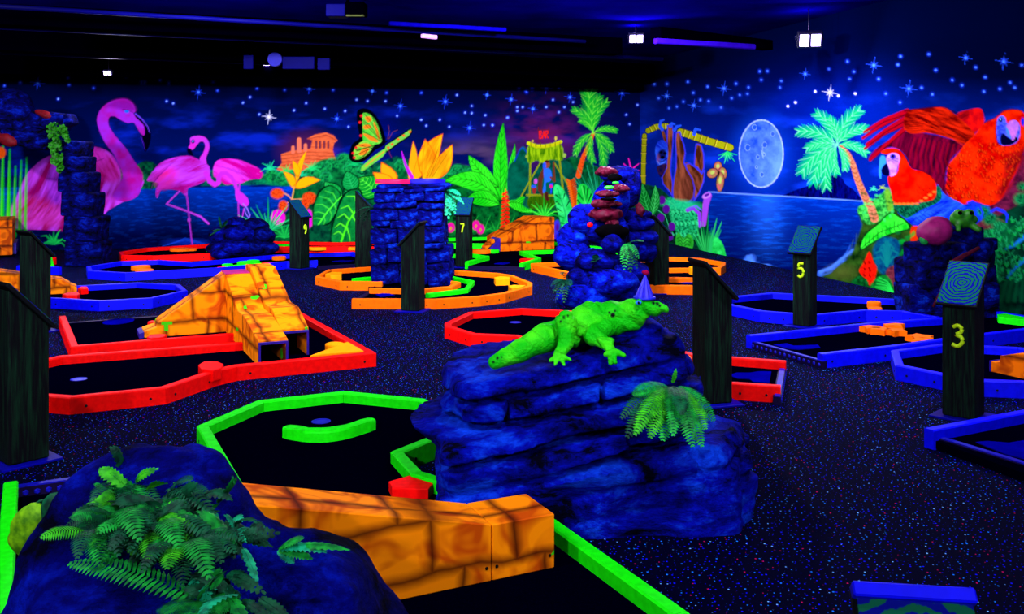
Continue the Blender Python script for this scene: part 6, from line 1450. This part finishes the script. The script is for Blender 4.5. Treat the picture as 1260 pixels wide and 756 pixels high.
# leaning column at the left
lc = gp(98, 329, 0)
colm = empty('stone_column', (lc.x, lc.y + .25, 0), 'tall leaning blue stone column before the big flamingo', 'column')
for k, (dx, z0, z1, w_) in enumerate(((.02, 0, .37, .26), (-.01, .37, .72, .25), (-.06, .72, 1.06, .235), (-.11, 1.06, 1.36, .22), (-.15, 1.36, 1.58, .20), (-.18, 1.58, 1.80, .18))):
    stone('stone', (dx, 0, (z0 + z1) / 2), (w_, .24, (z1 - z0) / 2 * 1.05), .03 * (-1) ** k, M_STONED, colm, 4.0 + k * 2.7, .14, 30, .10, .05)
for (px, py, d, s_, ry) in ((62, 149, 13.9, (.26, .2, .13), .1), (42, 158, 14.0, (.25, .2, .17), -.2), (28, 170, 13.9, (.26, .2, .12), .2), (80, 150, 13.9, (.14, .16, .09), -.4), (50, 176, 13.9, (.16, .16, .10), .1)):
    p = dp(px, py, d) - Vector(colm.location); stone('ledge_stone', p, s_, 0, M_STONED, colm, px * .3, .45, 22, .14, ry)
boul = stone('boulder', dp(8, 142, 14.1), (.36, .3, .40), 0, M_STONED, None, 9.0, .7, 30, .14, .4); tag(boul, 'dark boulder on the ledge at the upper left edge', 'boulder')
M_CORAL = mat('coral_red', (96, 12, 22), .6, .1, .4, 18)
for (px, py, s_, lab) in ((55, 141, (.14, .08, .05), 'red coral lump on the ledge above the leaning column'), (9, 172, (.16, .08, .09), 'red coral lump at the left edge below the boulder')):
    tag(stone('coral_lump', dp(px, py, 13.75), s_, 0, M_CORAL, None, px * .7, .8, 22, .3, .3), lab, 'coral')
# low boulders by the wall
lb = gp(300, 318, 0); low = empty('boulder_pile', (lb.x, lb.y + .2, 0), 'pile of low blue boulders before the wading flamingos', 'boulders')
for k, (px, py, d, s_) in enumerate(((284, 306, 14.5, (.34, .25, .14)), (312, 306, 14.6, (.36, .25, .14)), (290, 290, 14.6, (.36, .25, .17)), (322, 291, 14.7, (.20, .22, .15)), (290, 276, 14.7, (.16, .16, .11)), (312, 279, 14.8, (.26, .2, .12)), (274, 312, 14.4, (.18, .16, .09)))):
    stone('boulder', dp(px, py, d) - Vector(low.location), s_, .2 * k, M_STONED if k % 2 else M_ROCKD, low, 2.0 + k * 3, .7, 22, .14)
# boulder totem
tb = gp(740, 376, 0); tot = empty('boulder_totem', (tb.x, tb.y + .3, 0), 'stacked blue boulder totem with red mask before the jungle mural', 'totem')
TB = [(722, 366, 10.1, (.30, .26, .14)), (768, 362, 10.2, (.28, .26, .16)), (716, 343, 10.2, (.17, .2, .13)), (755, 347, 10.1, (.30, .24, .15)), (735, 322, 10.2, (.27, .24, .12)), (776, 336, 10.3, (.22, .2, .13)), (706, 312, 10.5, (.17, .2, .16)), (753, 301, 10.1, (.12, .14, .09)),
      (786, 310, 10.6, (.17, .2, .12)), (706, 290, 10.6, (.16, .2, .16)), (788, 292, 10.6, (.16, .2, .10)), (785, 275, 10.6, (.16, .18, .08)), (722, 270, 10.5, (.18, .2, .16)), (782, 264, 10.6, (.13, .16, .07)), (744, 283, 10.5, (.24, .2, .16)), (750, 250, 10.6, (.22, .2, .24)), (776, 232, 10.7, (.13, .14, .24)), (760, 215, 10.7, (.18, .14, .10))]
for k, (px, py, d, s_) in enumerate(TB): stone('boulder', dp(px, py, d) - Vector(tot.location), s_, .35 * k, M_ROCKD if k % 3 else M_ROCK, tot, 1.0 + k * 2.3, .75, 28, .34)
M_MASK = mat('mask_red', (76, 8, 32), .6, .1, .4, 14)
for k, (px, py, d, s_, m_) in enumerate(((748, 239, 10.25, (.12, .09, .035), M_MASK), (746, 251, 10.25, (.135, .09, .04), M_MASK), (744, 264, 10.25, (.15, .10, .06), M_MASK), (746, 211, 10.4, (.10, .10, .05), M_MASK), (763, 232, 10.35, (.07, .08, .04), M_MASK), (788, 258, 10.4, (.04, .06, .06), M_MASK), (752, 274, 10.22, (.09, .08, .04), M_MASK))):
    stone('mask_piece', dp(px, py, d) - Vector(tot.location), s_, .1 * k, m_, tot, 3 + k * 1.9, .8, 28, .55)
for (px, py, s_) in ((749, 245, (.085, .04, .016)), (751, 285, (.17, .06, .07)), (756, 219, (.07, .05, .04))): stone('mask_dark_lump', dp(px, py, 10.13) - Vector(tot.location), s_, 0, M_HOLLOW, tot, px * .1, .8, 22, .3)  # raised black lumps standing for the dark inside mouth and cave openings
M_EYE = mat('eye_green', (40, 220, 40), .5, .3)
for (px, py, rx) in ((749.5, 231, .05), (757.5, 225, .035)): stone('mask_eye', dp(px, py, 10.10) - Vector(tot.location), (rx, .03, rx * .42), 0, M_EYE, tot, px, .9, 18, .05)
tag(stone('red_berry', dp(726, 277, 10.15), (.03, .03, .028), 0, M_RED, None, 3.0, .9, 18, .05), 'small red berry on the left side of the boulder totem', 'berry')
# right stone tower
rt = gp(1162, 390, 0); tow = empty('stone_tower', (rt.x, rt.y + .25, 0), 'dark blue stone tower under the parrots beside post 3', 'tower')
for k, (px, py, d, s_) in enumerate(((1142, 372, 9.15, (.26, .24, .19)), (1180, 370, 9.2, (.28, .24, .20)), (1138, 335, 9.15, (.20, .22, .13)), (1165, 340, 9.1, (.16, .22, .14)), (1190, 340, 9.2, (.18, .22, .14)), (1145, 312, 9.1, (.18, .2, .11)), (1170, 312, 9.1, (.14, .2, .12)), (1193, 312, 9.15, (.16, .2, .13)), (1182, 292, 9.15, (.12, .2, .11)), (1205, 300, 9.2, (.08, .16, .06)))):
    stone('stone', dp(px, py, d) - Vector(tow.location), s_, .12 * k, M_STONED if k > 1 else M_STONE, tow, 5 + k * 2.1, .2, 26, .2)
tag(stone('pink_shell', dp(1153, 285, 8.85), (.17, .13, .13), .2, mat('dusky_pink', (116, 14, 74), .6, .15, .3), None, 4.2, .9, 26, .2, -.35), 'dusky pink shell lump on top of the dark stone tower', 'shell')
tag(stone('green_bud', dp(1137, 295, 8.82), (.04, .04, .05), 0, mat('bud_green', (20, 120, 50), .6, .1, .4, 30), None, 2.2, .9, 18, .2), 'small green bud beside the pink shell', 'bud')
def f_frog(X, Y, Z):
    d = s_ell(X, Y, Z, (0, 0, 0), (.105, .09, .085), 0, .2); d = smin(d, s_ell(X, Y, Z, (-.05, -.05, .055), (.045, .045, .045)), .02); d = smin(d, s_ell(X, Y, Z, (.045, -.05, .055), (.05, .045, .045)), .02)
    d = smin(d, s_caps(X, Y, Z, (.05, -.03, -.03), (.12, -.08, -.09), .035, .028), .02); d = smin(d, s_caps(X, Y, Z, (-.05, -.04, -.03), (-.07, -.09, -.09), .03, .022), .02)
    return smin(d, s_caps(X, Y, Z, (.06, .02, -.02), (.11, .0, .0), .05, .04), .02)
frog = empty('frog_figure', dp(1183, 270, 8.9), 'green bulging-eyed frog figure on the dark stone tower', 'figure')
rock_obj('body', f_frog, (-.16, -.16, -.14), (.18, .14, .14), 44, mat('frog_green', (34, 112, 8), .5, .25, .5, 22), frog)
for sx in (-.055, .05): stone('eye', (sx, -.09, .065), (.018, .014, .018), 0, M_HOLLOW, frog, 1.0, .95, 14, .0)
for k, pts in enumerate(([(1190, 312), (1172, 322), (1166, 345), (1155, 365), (1148, 378)], [(1205, 305), (1185, 316), (1170, 330), (1168, 350)])):
    tag(tube('root', [dp(x, y, 8.83) for x, y in pts], [.018, .02, .018, .016, .012][:len(pts)], mat('root_brown', (60, 14, 30), .8, .05)), ('dark red root running down the stone tower', 'thin dark root crossing the top of the stone tower')[k], 'root')
# ================================================================ the lizard on the rock
def L3(px, py, d): return np.array(dp(px, py, d), np.float32)
LZ = {k: L3(*v) for k, v in dict(t0=(609, 446, 4.16), t1=(640, 432, 4.18), t2=(668, 417, 4.22), hip=(697, 410, 4.28), mid=(727, 396, 4.33), sho=(757, 391, 4.33), nk=(773, 388, 4.31), hd=(788, 379, 4.28), sn=(807, 380, 4.24), tip=(817, 380.5, 4.22),
      knee=(697, 396, 4.17), ank=(696, 423, 4.12), foot=(688, 437, 4.08), elb=(731, 414, 4.20), wr=(748, 424, 4.12), hand=(753, 432, 4.08), fs=(779, 402, 4.45), fe=(803, 412, 4.52), ff=(815, 428, 4.52), jaw=(780, 397, 4.28)).items()}
def f_lizard(X, Y, Z):
    S = lambda a, b, ra, rb: s_caps(X, Y, Z, LZ[a], LZ[b], ra, rb)
    d = S('t0', 't1', .030, .048); d = smin(d, S('t1', 't2', .048, .060), .02); d = smin(d, S('t2', 'hip', .060, .070), .02)
    d = smin(d, S('hip', 'mid', .070, .084), .02); d = smin(d, S('mid', 'sho', .084, .072), .03); d = smin(d, S('sho', 'nk', .070, .058), .03); d = smin(d, S('nk', 'hd', .058, .050), .03)
    d = smin(d, S('hd', 'sn', .050, .032), .02); d = smin(d, S('sn', 'tip', .032, .02), .015); d = smin(d, S('nk', 'jaw', .05, .04), .03)
    d = smin(d, S('hip', 'knee', .05, .048), .012); d = smin(d, S('knee', 'ank', .046, .030), .008); d = smin(d, S('ank', 'foot', .032, .026), .015)
    d = smin(d, S('sho', 'elb', .055, .042), .014); d = smin(d, S('elb', 'wr', .040, .028), .015); d = smin(d, S('wr', 'hand', .028, .024), .012)
    d = smin(d, S('sho', 'fs', .05, .04), .03); d = smin(d, S('fs', 'fe', .04, .028), .015); d = smin(d, S('fe', 'ff', .028, .016), .012)
    for base, ends in (('foot', ((677, 444, 4.05), (683, 449, 4.04), (694, 449, 4.04), (702, 443, 4.05))), ('hand', ((751, 447, 4.05), (758, 446, 4.03), (768, 438, 4.04), (744, 437, 4.06)))):
        for e in ends: d = smin(d, s_caps(X, Y, Z, LZ[base], L3(*e), .015, .008), .008)
    b0, b1 = L3(785, 372, 4.22), L3(797, 371, 4.26)
    d = smin(d, s_ell(X, Y, Z, b0, (.022, .02, .016)), .012)
    # skin folds and mouth line
    fold = fbm3(X * 1.0, Y, Z, 14, 3, 2.0) * .012 - .010 * np.clip(.05 - np.abs(fbm3(X * .6 + Z * .8, Y, Z * .6 - X * .5, 8, 2, 11.0)), 0, 1) / .05 + .0028 * np.sin((X * 80 + Z * 60) + 6 * fbm3(X, Y, Z, 7, 2, 4.0)) * np.clip((X - .22) / .1, 0, 1)
    m0 = s_caps(X, Y, Z, L3(776, 383, 4.21), L3(818, 383.5, 4.20), .004, .003)
    d = d - fold
    return np.maximum(d, -(m0 - .002))
def c_lizard(V):
    x, y, z = V[:, 0].astype(np.float32), V[:, 1].astype(np.float32), V[:, 2].astype(np.float32)
    n = fbm3(x, y, z, 10, 4, 6.0); st = np.sin(x * 46 + z * 90 + 7 * fbm3(x, y, z, 5, 2, 3.0))
    c = np.outer(np.ones(len(V)), lin((20, 184, 16))) * (1 + n[:, None] * .5)
    c = c + np.clip(n * 2.2, 0, 1)[:, None] * (np.array(lin((84, 244, 30))) - c)
    line = np.clip((st - .955) / .045, 0, 1) * .5 * np.clip(.5 + n * 3, 0, 1)
    c = c * (1 - line[:, None]) + np.array(lin((4, 60, 16))) * line[:, None]
    for (px, py, d, r) in ((772, 372, 4.22, .009), (776, 375, 4.22, .012), (768, 376, 4.23, .007), (781, 369, 4.21, .007), (804, 373, 4.22, .008), (809, 374, 4.21, .008), (812, 377, 4.2, .006), (754, 388, 4.26, .011), (750, 385, 4.26, .006), (757, 383, 4.26, .005), (694, 391, 4.12, .008), (690, 396, 4.12, .006), (699, 389, 4.13, .006), (612, 441, 4.13, .007), (607, 446, 4.13, .006), (617, 440, 4.13, .005)):
        p = L3(px, py, d); q = V - p; dd = np.hypot(np.hypot(q[:, 0], q[:, 2]), q[:, 1] * .35)
        k = np.clip((r * 1.25 - dd) / (r * .5), 0, 1); c = c * (1 - k[:, None]) + np.array((.001, .004, .003)) * k[:, None]
    return np.clip(c, 0, .95)
lz = empty('lizard', (LZ['mid'][0], LZ['mid'][1], .55), 'bright green lizard sculpture lying on the blue rock', 'lizard')
ob = rock_obj('body', f_lizard, (-.18, 3.95, .42), (.78, 4.68, .98), 190, vcol_mat('lizard_skin', .6, .08, .6), lz, c_lizard); wp(ob)
ey = L3(785.5, 372.5, 4.205); wp(stone('eye', (0, 0, 0), (.013, .010, .010), 0, mat('lizard_eye', (40, 130, 235), .3, .5), lz, 1.0, .95, 16, 0)); lz.children[-1].location = Vector(ey) - lz.location
pu = stone('pupil', (0, -.009, 0), (.005, .003, .006), 0, M_HOLLOW, lz.children[-1], 1.0, .95, 12, 0)
# party hat
hb = dp(793, 367.5, 4.27); hat = empty('party_hat', hb, 'blue pleated party hat on the lizard head', 'hat')
bm = bmesh.new(); n = 24; ap = bm.verts.new((.004, 0, .115)); ring = []
for k in range(n):
    t = 2 * math.pi * k / n; r = .042 * (1 + (.07 if k % 2 else -.05)); ring.append(bm.verts.new((r * math.cos(t), r * math.sin(t), .002)))
for k in range(n): bm.faces.new((ring[k], ring[(k + 1) % n], ap))
bm.faces.new(ring[::-1]); link('cone', bm_mesh('cone', bm), mat('hat_violet_blue', (44, 40, 214), .35, .4, .3, 60), hat)
bm = bmesh.new(); 
for k in range(n):
    pass
bm.free()
tube('brim', [Vector((.045 * math.cos(t), .045 * math.sin(t), .004)) for t in (2 * math.pi * k / 20 for k in range(21))], .006, mat('hat_brim', (30, 40, 200), .4, .3), hat, 6)
stone('pom_pom', (.004, 0, .118), (.013, .013, .011), 0, mat('pom_red', (150, 10, 60), .8, .05), hat, 2.0, .9, 16, .4)
# ================================================================ ferns and leaves
def leafmat(name, a, b): return mat(name, a, .6, .15, .3, 40, rgb2=b)
M_FERN = leafmat('fern_green', (22, 170, 50), (8, 96, 40)); M_FERND = leafmat('fern_deep', (10, 92, 52), (4, 46, 32)); M_FERNL = leafmat('fern_lime', (60, 190, 24), (24, 120, 24)); M_TEALF = leafmat('teal_leaf', (26, 190, 120), (10, 110, 74))
def frond(name, base, tip, up, wid, n, material, parent, droop=.25, leaf_len=1.0, round_=False):
    """arching frond from base to tip with paired leaflets"""
    base, tip, up = Vector(base), Vector(tip), Vector(up); V = []; F = []; L = (tip - base).length
    def at(t): return base.lerp(tip, t) + up * droop * L * 4 * t * (1 - t)
    ra = max(.0012, L * .008)
    for i in range(n):
        t = .10 + .89 * i / (n - 1); p = at(t); T_ = (at(min(1, t + .02)) - at(max(0, t - .02))).normalized()
        S = T_.cross(up); S = S.normalized() if S.length > 1e-3 else Vector((1, 0, 0)); Nv = S.cross(T_).normalized()
        w_ = wid * (math.sin(math.pi * min(1, .10 + .9 * t)) ** .6 * .9 + .1) * leaf_len; th = L / n * (.62 if not round_ else .9)
        for sg in (-1, 1):
            d = (S * sg * .93 + T_ * .35).normalized(); e = p + d * w_ - Nv * w_ * .22; m = p + d * w_ * .55 - Nv * w_ * .04
            q = T_ * th * (.64 if not round_ else .85); k0 = len(V)
            V += [p - q * .6, p + q * .6, m + q, e, m - q]; F += [(k0, k0 + 1, k0 + 2, k0 + 4), (k0 + 4, k0 + 2, k0 + 3)]
    K = 8; s0 = len(V)
    for i in range(K + 1):
        p = at(i / K); r_ = ra * (1.2 - i / K); V += [p + Vector((r_, 0, 0)), p + Vector((-r_ * .5, r_, 0)), p + Vector((-r_ * .5, -r_, r_))]
    for i in range(K):
        for j in range(3): F.append((s0 + i * 3 + j, s0 + i * 3 + (j + 1) % 3, s0 + (i + 1) * 3 + (j + 1) % 3, s0 + (i + 1) * 3 + j))
    return link(name, pymesh(name, V, F), material, parent)
def fern(name, base, tips, label, cat='fern', wid=.05, n=22, mats=(None,), up=(0, -.15, 1), droop=.22, round_=False, group=None):
    e = empty(name, base, label, cat, group)
    for k, t in enumerate(tips):
        w_ = wid * (.85 + .3 * ((k * 7) % 5) / 5)
        frond('frond', (0, 0, 0), Vector(t) - Vector(base), up, w_, n, mats[k % len(mats)], e, droop * (.7 + .5 * ((k * 3) % 4) / 4), 1.0, round_)
    return e
ff = fr(730, 440, 6.3)
fb = dp(*one(ff, 600, 235), 3.98)
tp = [((310, 290), 3.80), ((940, 490), 3.86), ((262, 615), 3.70), ((322, 598), 3.62), ((540, 642), 3.66), ((620, 605), 3.60), ((690, 440), 3.60), ((870, 555), 3.78), ((845, 690), 3.72), ((772, 690), 3.70), ((215, 470), 3.76), ((440, 620), 3.66)]
fern('fern', fb, [dp(*one(ff, *a), d) for a, d in tp], 'green sword fern on the right side of the lizard rock', wid=.052, n=26, mats=(M_FERN, M_FERN, M_FERND, M_FERNL), droop=.20, up=(0, -.6, .7))
sp = empty('leaf_sprig', dp(*one(ff, 615, 200), 3.97), 'thin lime sprig rising from the fern on the lizard rock', 'sprig'); frond('stem', (0, 0, 0), dp(*one(ff, 640, 100), 3.95) - Vector(sp.location), (0, -1, .2), .012, 6, M_FERNL, sp, .1, 1, True)
# plants on the near left rock
fn = fr(20, 560, 4.2)
rf = random.Random(21)
for k, (cx_, cy_, d_, nf, lab) in enumerate(((560, 180, 2.56, 12, 'back fern tuft at the top of the lower left rock'), (760, 230, 2.52, 12, 'dark fern tuft toward the brick ramp on the lower left rock'), (520, 330, 2.38, 13, 'middle fern tuft on the lower left rock'), (740, 380, 2.34, 14, 'dense fern tuft in the centre of the lower left rock'), (880, 480, 2.24, 12, 'fern tuft above the bright arching fronds'), (420, 420, 2.30, 8, 'left front fern tuft on the lower left rock'))):
    bp_ = dp(*one(fn, cx_, cy_), d_); tips = []
    for j in range(nf):
        a_ = 2 * math.pi * (j + rf.uniform(-.3, .3)) / nf; r_ = rf.uniform(150, 290)
        tips.append(dp(*one(fn, cx_ + r_ * math.cos(a_) * 1.15, cy_ + r_ * math.sin(a_) * .62 + 30), d_ - .10 - .10 * math.sin(a_) + rf.uniform(-.05, .05)))
    fern('fern', bp_, tips, lab, wid=.034, n=20, mats=(M_FERND, M_FERND, M_FERN, M_FERND, M_FERNL), up=(0, -.3, 1), droop=.2, group='fern tufts on the lower left rock')
b2 = dp(*one(fn, 960, 760), 2.16)
fern('fern', b2, [dp(*one(fn, *a), d) for a, d in (((275, 560), 2.18), ((880, 900), 2.0), ((1010, 650), 2.12), ((760, 820), 2.02), ((1120, 780), 2.1))], 'bright arching fern frond cluster at the bottom of the left rock', wid=.050, n=26, mats=(M_FERN,), up=(-.1, -.3, 1), droop=.13)
def bush(base, spots, label, cat, mats, wid, ln, n, seed, group=None):
    """mass of short leafy sprigs: each sprig is a part"""
    r_ = random.Random(seed); e = empty('leafy_bush', base, label, cat, group)
    for k, (px, py, d) in enumerate(spots):
        p = dp(px, py, d) - Vector(base); v = Vector((r_.uniform(-1, 1), r_.uniform(-.9, .1), r_.uniform(-.7, .6))).normalized() * ln * r_.uniform(.6, 1.3)
        frond('sprig', p, p + v, Vector((r_.uniform(-.5, .5), r_.uniform(-.8, -.1), r_.uniform(.2, 1))).normalized(), wid * r_.uniform(.7, 1.3), n, mats[k % len(mats)], e, r_.uniform(.05, .25), 1.0, True)
    return e
rb_ = random.Random(9)
def scatter(path, n, sx, sy, dd):
    out = []
    for k in range(n):
        t = k / max(n - 1, 1) * (len(path) - 1); i = min(int(t), len(path) - 2); q = t - i
        x, y, d = (path[i][j] * (1 - q) + path[i + 1][j] * q for j in range(3)); x, y = one(fn, x + rb_.gauss(0, sx), y + rb_.gauss(0, sy)); out.append((x, y, d + rb_.uniform(-dd, dd)))
    return out
bush(dp(*one(fn, 640, 250), 2.5), scatter([(540, 120, 2.62), (640, 200, 2.52), (560, 300, 2.42), (760, 240, 2.5), (880, 220, 2.46), (700, 380, 2.36), (820, 420, 2.30)], 64, 70, 50, .05), 'tangled dark green foliage heaped on the lower left rock', 'bush', (M_FERND, M_FERND, M_FERN, M_FERND, M_FERNL), .020, .10, 8, 3)
bush(dp(*one(fn, 1060, 480), 2.34), scatter([(1000, 300, 2.44), (1060, 380, 2.38), (1180, 400, 2.36), (1040, 520, 2.26), (1120, 600, 2.2), (1040, 700, 2.14), (1180, 740, 2.12)], 40, 50, 45, .04), 'round-leaved trailing vine on the right of the lower left rock', 'vine', (M_FERN, M_TEALF, M_FERND, M_FERND), .019, .10, 8, 5)
b4 = fr(280, 552, 3.706)
fern('leafy_vine', dp(*one(b4, 230, 460), 2.32), [dp(*one(b4, *a), 2.30) for a in ((540, 460), (440, 470), (340, 410), (300, 520), (380, 500))], 'small leafy twig before the orange wedge ramp', 'vine', .020, 10, (M_FERN, M_TEALF), (0, -.3, 1), .1, True)
tw = [((300, 200), (120, 240), (0, 330)), ((330, 260), (200, 420), (130, 600)), ((300, 230), (150, 300), (10, 420))]
for k, t3 in enumerate(tw): tag(tube('bare_twig', [dp(*one(fn, *p), 2.6) for p in t3], .0035, M_FERND, None, 5), ('thin bare twig reaching left over the green tee lane', 'thin twig drooping down the side of the lower left rock', 'lowest thin twig reaching to the left edge')[k], 'twig')
e = empty('leaf_pair', dp(*one(fn, 130, 470), 2.62), 'lime and grey-green broad leaves left of the lower left rock', 'leaves')
M_LIME = leafmat('lime_leaf', (120, 190, 10), (60, 120, 10))
for (x, y, s_, ry, m_) in ((75, 385, (.055, .02, .075), .5, M_LIME), (125, 450, (.04, .02, .06), -.3, M_FERND), (190, 300, (.035, .02, .055), .2, M_FERND)):
    stone('leaf', dp(*one(fn, x, y), 2.6) - Vector(e.location), s_, 0, m_, e, x, .9, 20, .15, ry)
# small plants further back
pb = dp(697, 345, 9.92); fern('leaf_spray', pb, [dp(x, y, 9.7) for x, y in ((678, 352), (685, 368), (694, 372), (681, 360), (702, 352), (690, 338))], 'dark green spray at the left foot of the boulder totem', 'plant', .05, 12, (M_FERND,), droop=.2)
pb = dp(772, 300, 9.9); fern('leaf_spray', pb, [dp(x, y, 9.8) for x, y in ((792, 297), (786, 318), (776, 335), (768, 332), (784, 330), (764, 322))], 'dark green hanging spray on the right of the boulder totem', 'plant', .06, 12, (M_FERND, M_FERN), droop=.2)
pb = dp(546, 236, 11.5); fern('hanging_spray', pb, [dp(x, y, 11.35) for x, y in ((570, 250), (560, 262), (552, 268), (566, 240), (556, 258), (548, 264))], 'pale teal hanging spray on the right edge of the stone pillar', 'plant', .085, 11, (M_TEALF,), droop=.22, round_=True)
pb = dp(273, 282, 14.4); fern('leaf_spray', pb, [dp(x, y, 14.35) for x, y in ((270, 267), (258, 290), (278, 272), (262, 284))], 'small dark green sprig left of the low boulders', 'plant', .06, 8, (M_FERND,), droop=.1, round_=True)
pb = dp(733, 321, 9.95); fern('leaf_spray', pb, [dp(x, y, 9.9) for x, y in ((726, 318), (740, 318), (733, 314), (728, 322))], 'tiny moss sprig on the ledge of the boulder totem', 'plant', .04, 6, (M_FERND,), droop=.1, round_=True)
pb = dp(459, 256, 11.42); fern('leaf_spray', pb, [dp(x, y, 11.5) for x, y in ((440, 272), (446, 276), (437, 264), (454, 270))], 'dark sprig hanging left of the stone pillar', 'plant', .06, 8, (M_FERND,), droop=.2)
# vine on the leaning column: each leaf cluster is a lobed leaf
vn = empty('hanging_vine', dp(70, 150, 13.45), 'leafy green vine hanging from the ledge over the leaning column', 'vine')
rv = random.Random(11); me_l = [None]
bm = bmesh.new(); vs = [bm.verts.new(p) for p in ((0, 0, .0), (.05, -.015, .02), (.055, -.02, -.03), (0, -.02, -.075), (-.055, -.02, -.03), (-.05, -.015, .02))]; cv = bm.verts.new((0, .006, -.02))
for i in range(6): bm.faces.new((vs[i], vs[(i + 1) % 6], cv))
me_l = bm_mesh('leaf', bm); me_l.materials.append(leafmat('vine_leaf', (34, 120, 6), (10, 60, 6)))
for (x0, y0, x1, y1, n_, sp_) in ((66, 151, 72, 210, 58, 6.5), (74, 153, 84, 172, 20, 3.5)):
    for k in range(n_):
        t = k / n_; p = dp(x0 + (x1 - x0) * t + rv.uniform(-sp_, sp_) * (1 - .3 * t), y0 + (y1 - y0) * t + rv.uniform(-2, 2), 13.42 + rv.uniform(-.08, .08))
        o = bpy.data.objects.new('leaf', me_l); COL.objects.link(o); o.parent = vn; o.location = p - Vector(vn.location); o.rotation_euler = (rv.uniform(-.5, .5), rv.uniform(-.6, .6), rv.uniform(-.6, .6)); s_ = rv.uniform(.55, .95); o.scale = (s_, s_, s_)
tube('stem', [dp(68, 150, 13.5) - Vector(vn.location), dp(70, 180, 13.5) - Vector(vn.location), dp(73, 212, 13.5) - Vector(vn.location)], .012, M_FERND, vn, 6)

# ================================================================ pipes, beams and fittings under the ceiling
M_PIPE = mat('dark_pipe', (6, 6, 74), .6, .03, .2, 3); M_BEAM = mat('dark_beam', (3, 1, 10), .9, .0, .3, 3)
def run(name, a, b, z, r, material, label, cat, n=10, up=0):
    def at(px, py): 
        d = (z - CAMZ) * FOC / (HY - py); return Vector(((px - CX) / FOC * d, d, z))
    A, B = at(*a), at(*b); c = (A + B) / 2
    if n == 4:
        d = (B - A); R = Matrix.Rotation(math.atan2(d.y, d.x), 3, 'Z'); o = box(name, (0, 0, 0), (d.length, r[0], r[1]), material, None, R, .01); o.location = c
    else:
        o = tube(name, [A - c, B - c], r, material, None, n); o.location = c
    return tag(o, label, cat)
run('ceiling_pipe', (-30, 31), (815, 72.5), 3.10, .035, M_PIPE, 'long blue-lit pipe crossing the ceiling, lowest of the pipes', 'pipe')
run('ceiling_pipe', (-30, 6), (720, 51), 3.18, .026, M_PIPE, 'thinner pipe above the long blue-lit pipe', 'pipe')
run('ceiling_pipe', (-30, 64), (420, 82), 3.02, .022, M_PIPE, 'thin conduit above the flamingo wall stars', 'pipe')
run('ceiling_pipe', (285, 96), (420, 101), 3.0, .02, mat('lit_conduit', (60, 20, 130), .3, .5), 'upper violet-lit conduit above the ruin mural', 'pipe')  # violet lamp light on both conduits is put into their base colour
run('ceiling_pipe', (280, 99), (418, 104), 2.97, .016, mat('lit_conduit', (60, 20, 130)), 'lower violet-lit conduit above the ruin mural', 'pipe')
run('ceiling_beam', (-60, 46), (800, 90), 3.12, (.30, .30), M_BEAM, 'dark beam behind the long pipe', 'beam', 4)
run('ceiling_beam', (-60, 78), (790, 100), 3.00, (.18, .30), M_BEAM, 'lowest dark beam before the mural top', 'beam', 4)
run('ceiling_beam', (-60, 16), (760, 58), 3.20, (.30, .24), M_BEAM, 'dark beam nearest the viewer under the ceiling', 'beam', 4)
run('ceiling_beam', (806, 40), (945, 56), 2.95, (.16, .12), M_BEAM, 'short dark beam right of the first flood lamp', 'beam', 4)
run('tube_light', (806, 50.5), (928, 58), 2.82, (.07, .06), mat('tube_violet', (40, 14, 150), .7, .0, emit=.03), 'dim violet tube light right of the first flood lamp', 'lamp', 4)
run('tube_light', (478, 29), (622, 37), 3.2, (.09, .05), mat('tube_blue', (12, 8, 120), .7, .0, emit=.03), 'long dim blue tube light under the ceiling', 'lamp', 4)
run('tube_light', (519, 44), (537, 46), 3.1, (.06, .05), mat('tube_lit', (190, 130, 220), .4, .3, emit=1.0), 'short bright pinkish tube light on the long pipe', 'lamp', 4)
# round duct end, vent panels, projector
dk = empty('duct_end', dp(338, 73, 13.5), 'round pale blue duct end with dark blue vent panels beside it', 'duct')
cyl('cap', (0, 0, 0), (0, .06, 0), .10, mat('duct_blue', (24, 24, 130), .5, .1), dk, n=24); cyl('hanger', (0, .4, .08), (0, .4, CEIL_Z - dk.location.z), .01, M_BEAM, dk, n=6); cyl('duct', (0, .06, 0), (0, .9, .02), .085, M_BEAM, dk, n=20)
for (x0, x1, y0, y1) in ((300, 312, 68, 85), (348, 387, 70, 85), (391, 406, 72, 86)):
    a, b = dp(x0, y0, 13.6), dp(x1, y1, 13.6); box('vent_panel', (0, 0, 0), (b.x - a.x, .05, a.z - b.z), M_PIPE, dk, None, .006).location = (a + b) / 2 - Vector(dk.location)
pj = empty('projector', dp(428, 12, 10.9), 'dark ceiling projector unit at the top edge', 'projector')
box('body', (.10, 0, 0), (.22, .24, .15), M_BEAM, pj, None, .01); box('side_panel', (-.12, -.02, -.02), (.22, .2, .14), M_PIPE, pj, None, .008); box('foot_strip', (.10, -.10, -.085), (.2, .06, .02), mat('olive_strip', (60, 70, 10)), pj, None, .003)
cyl('mount', (0, 0, .07), (0, 0, CEIL_Z - pj.location.z), .02, M_BEAM, pj, n=8)
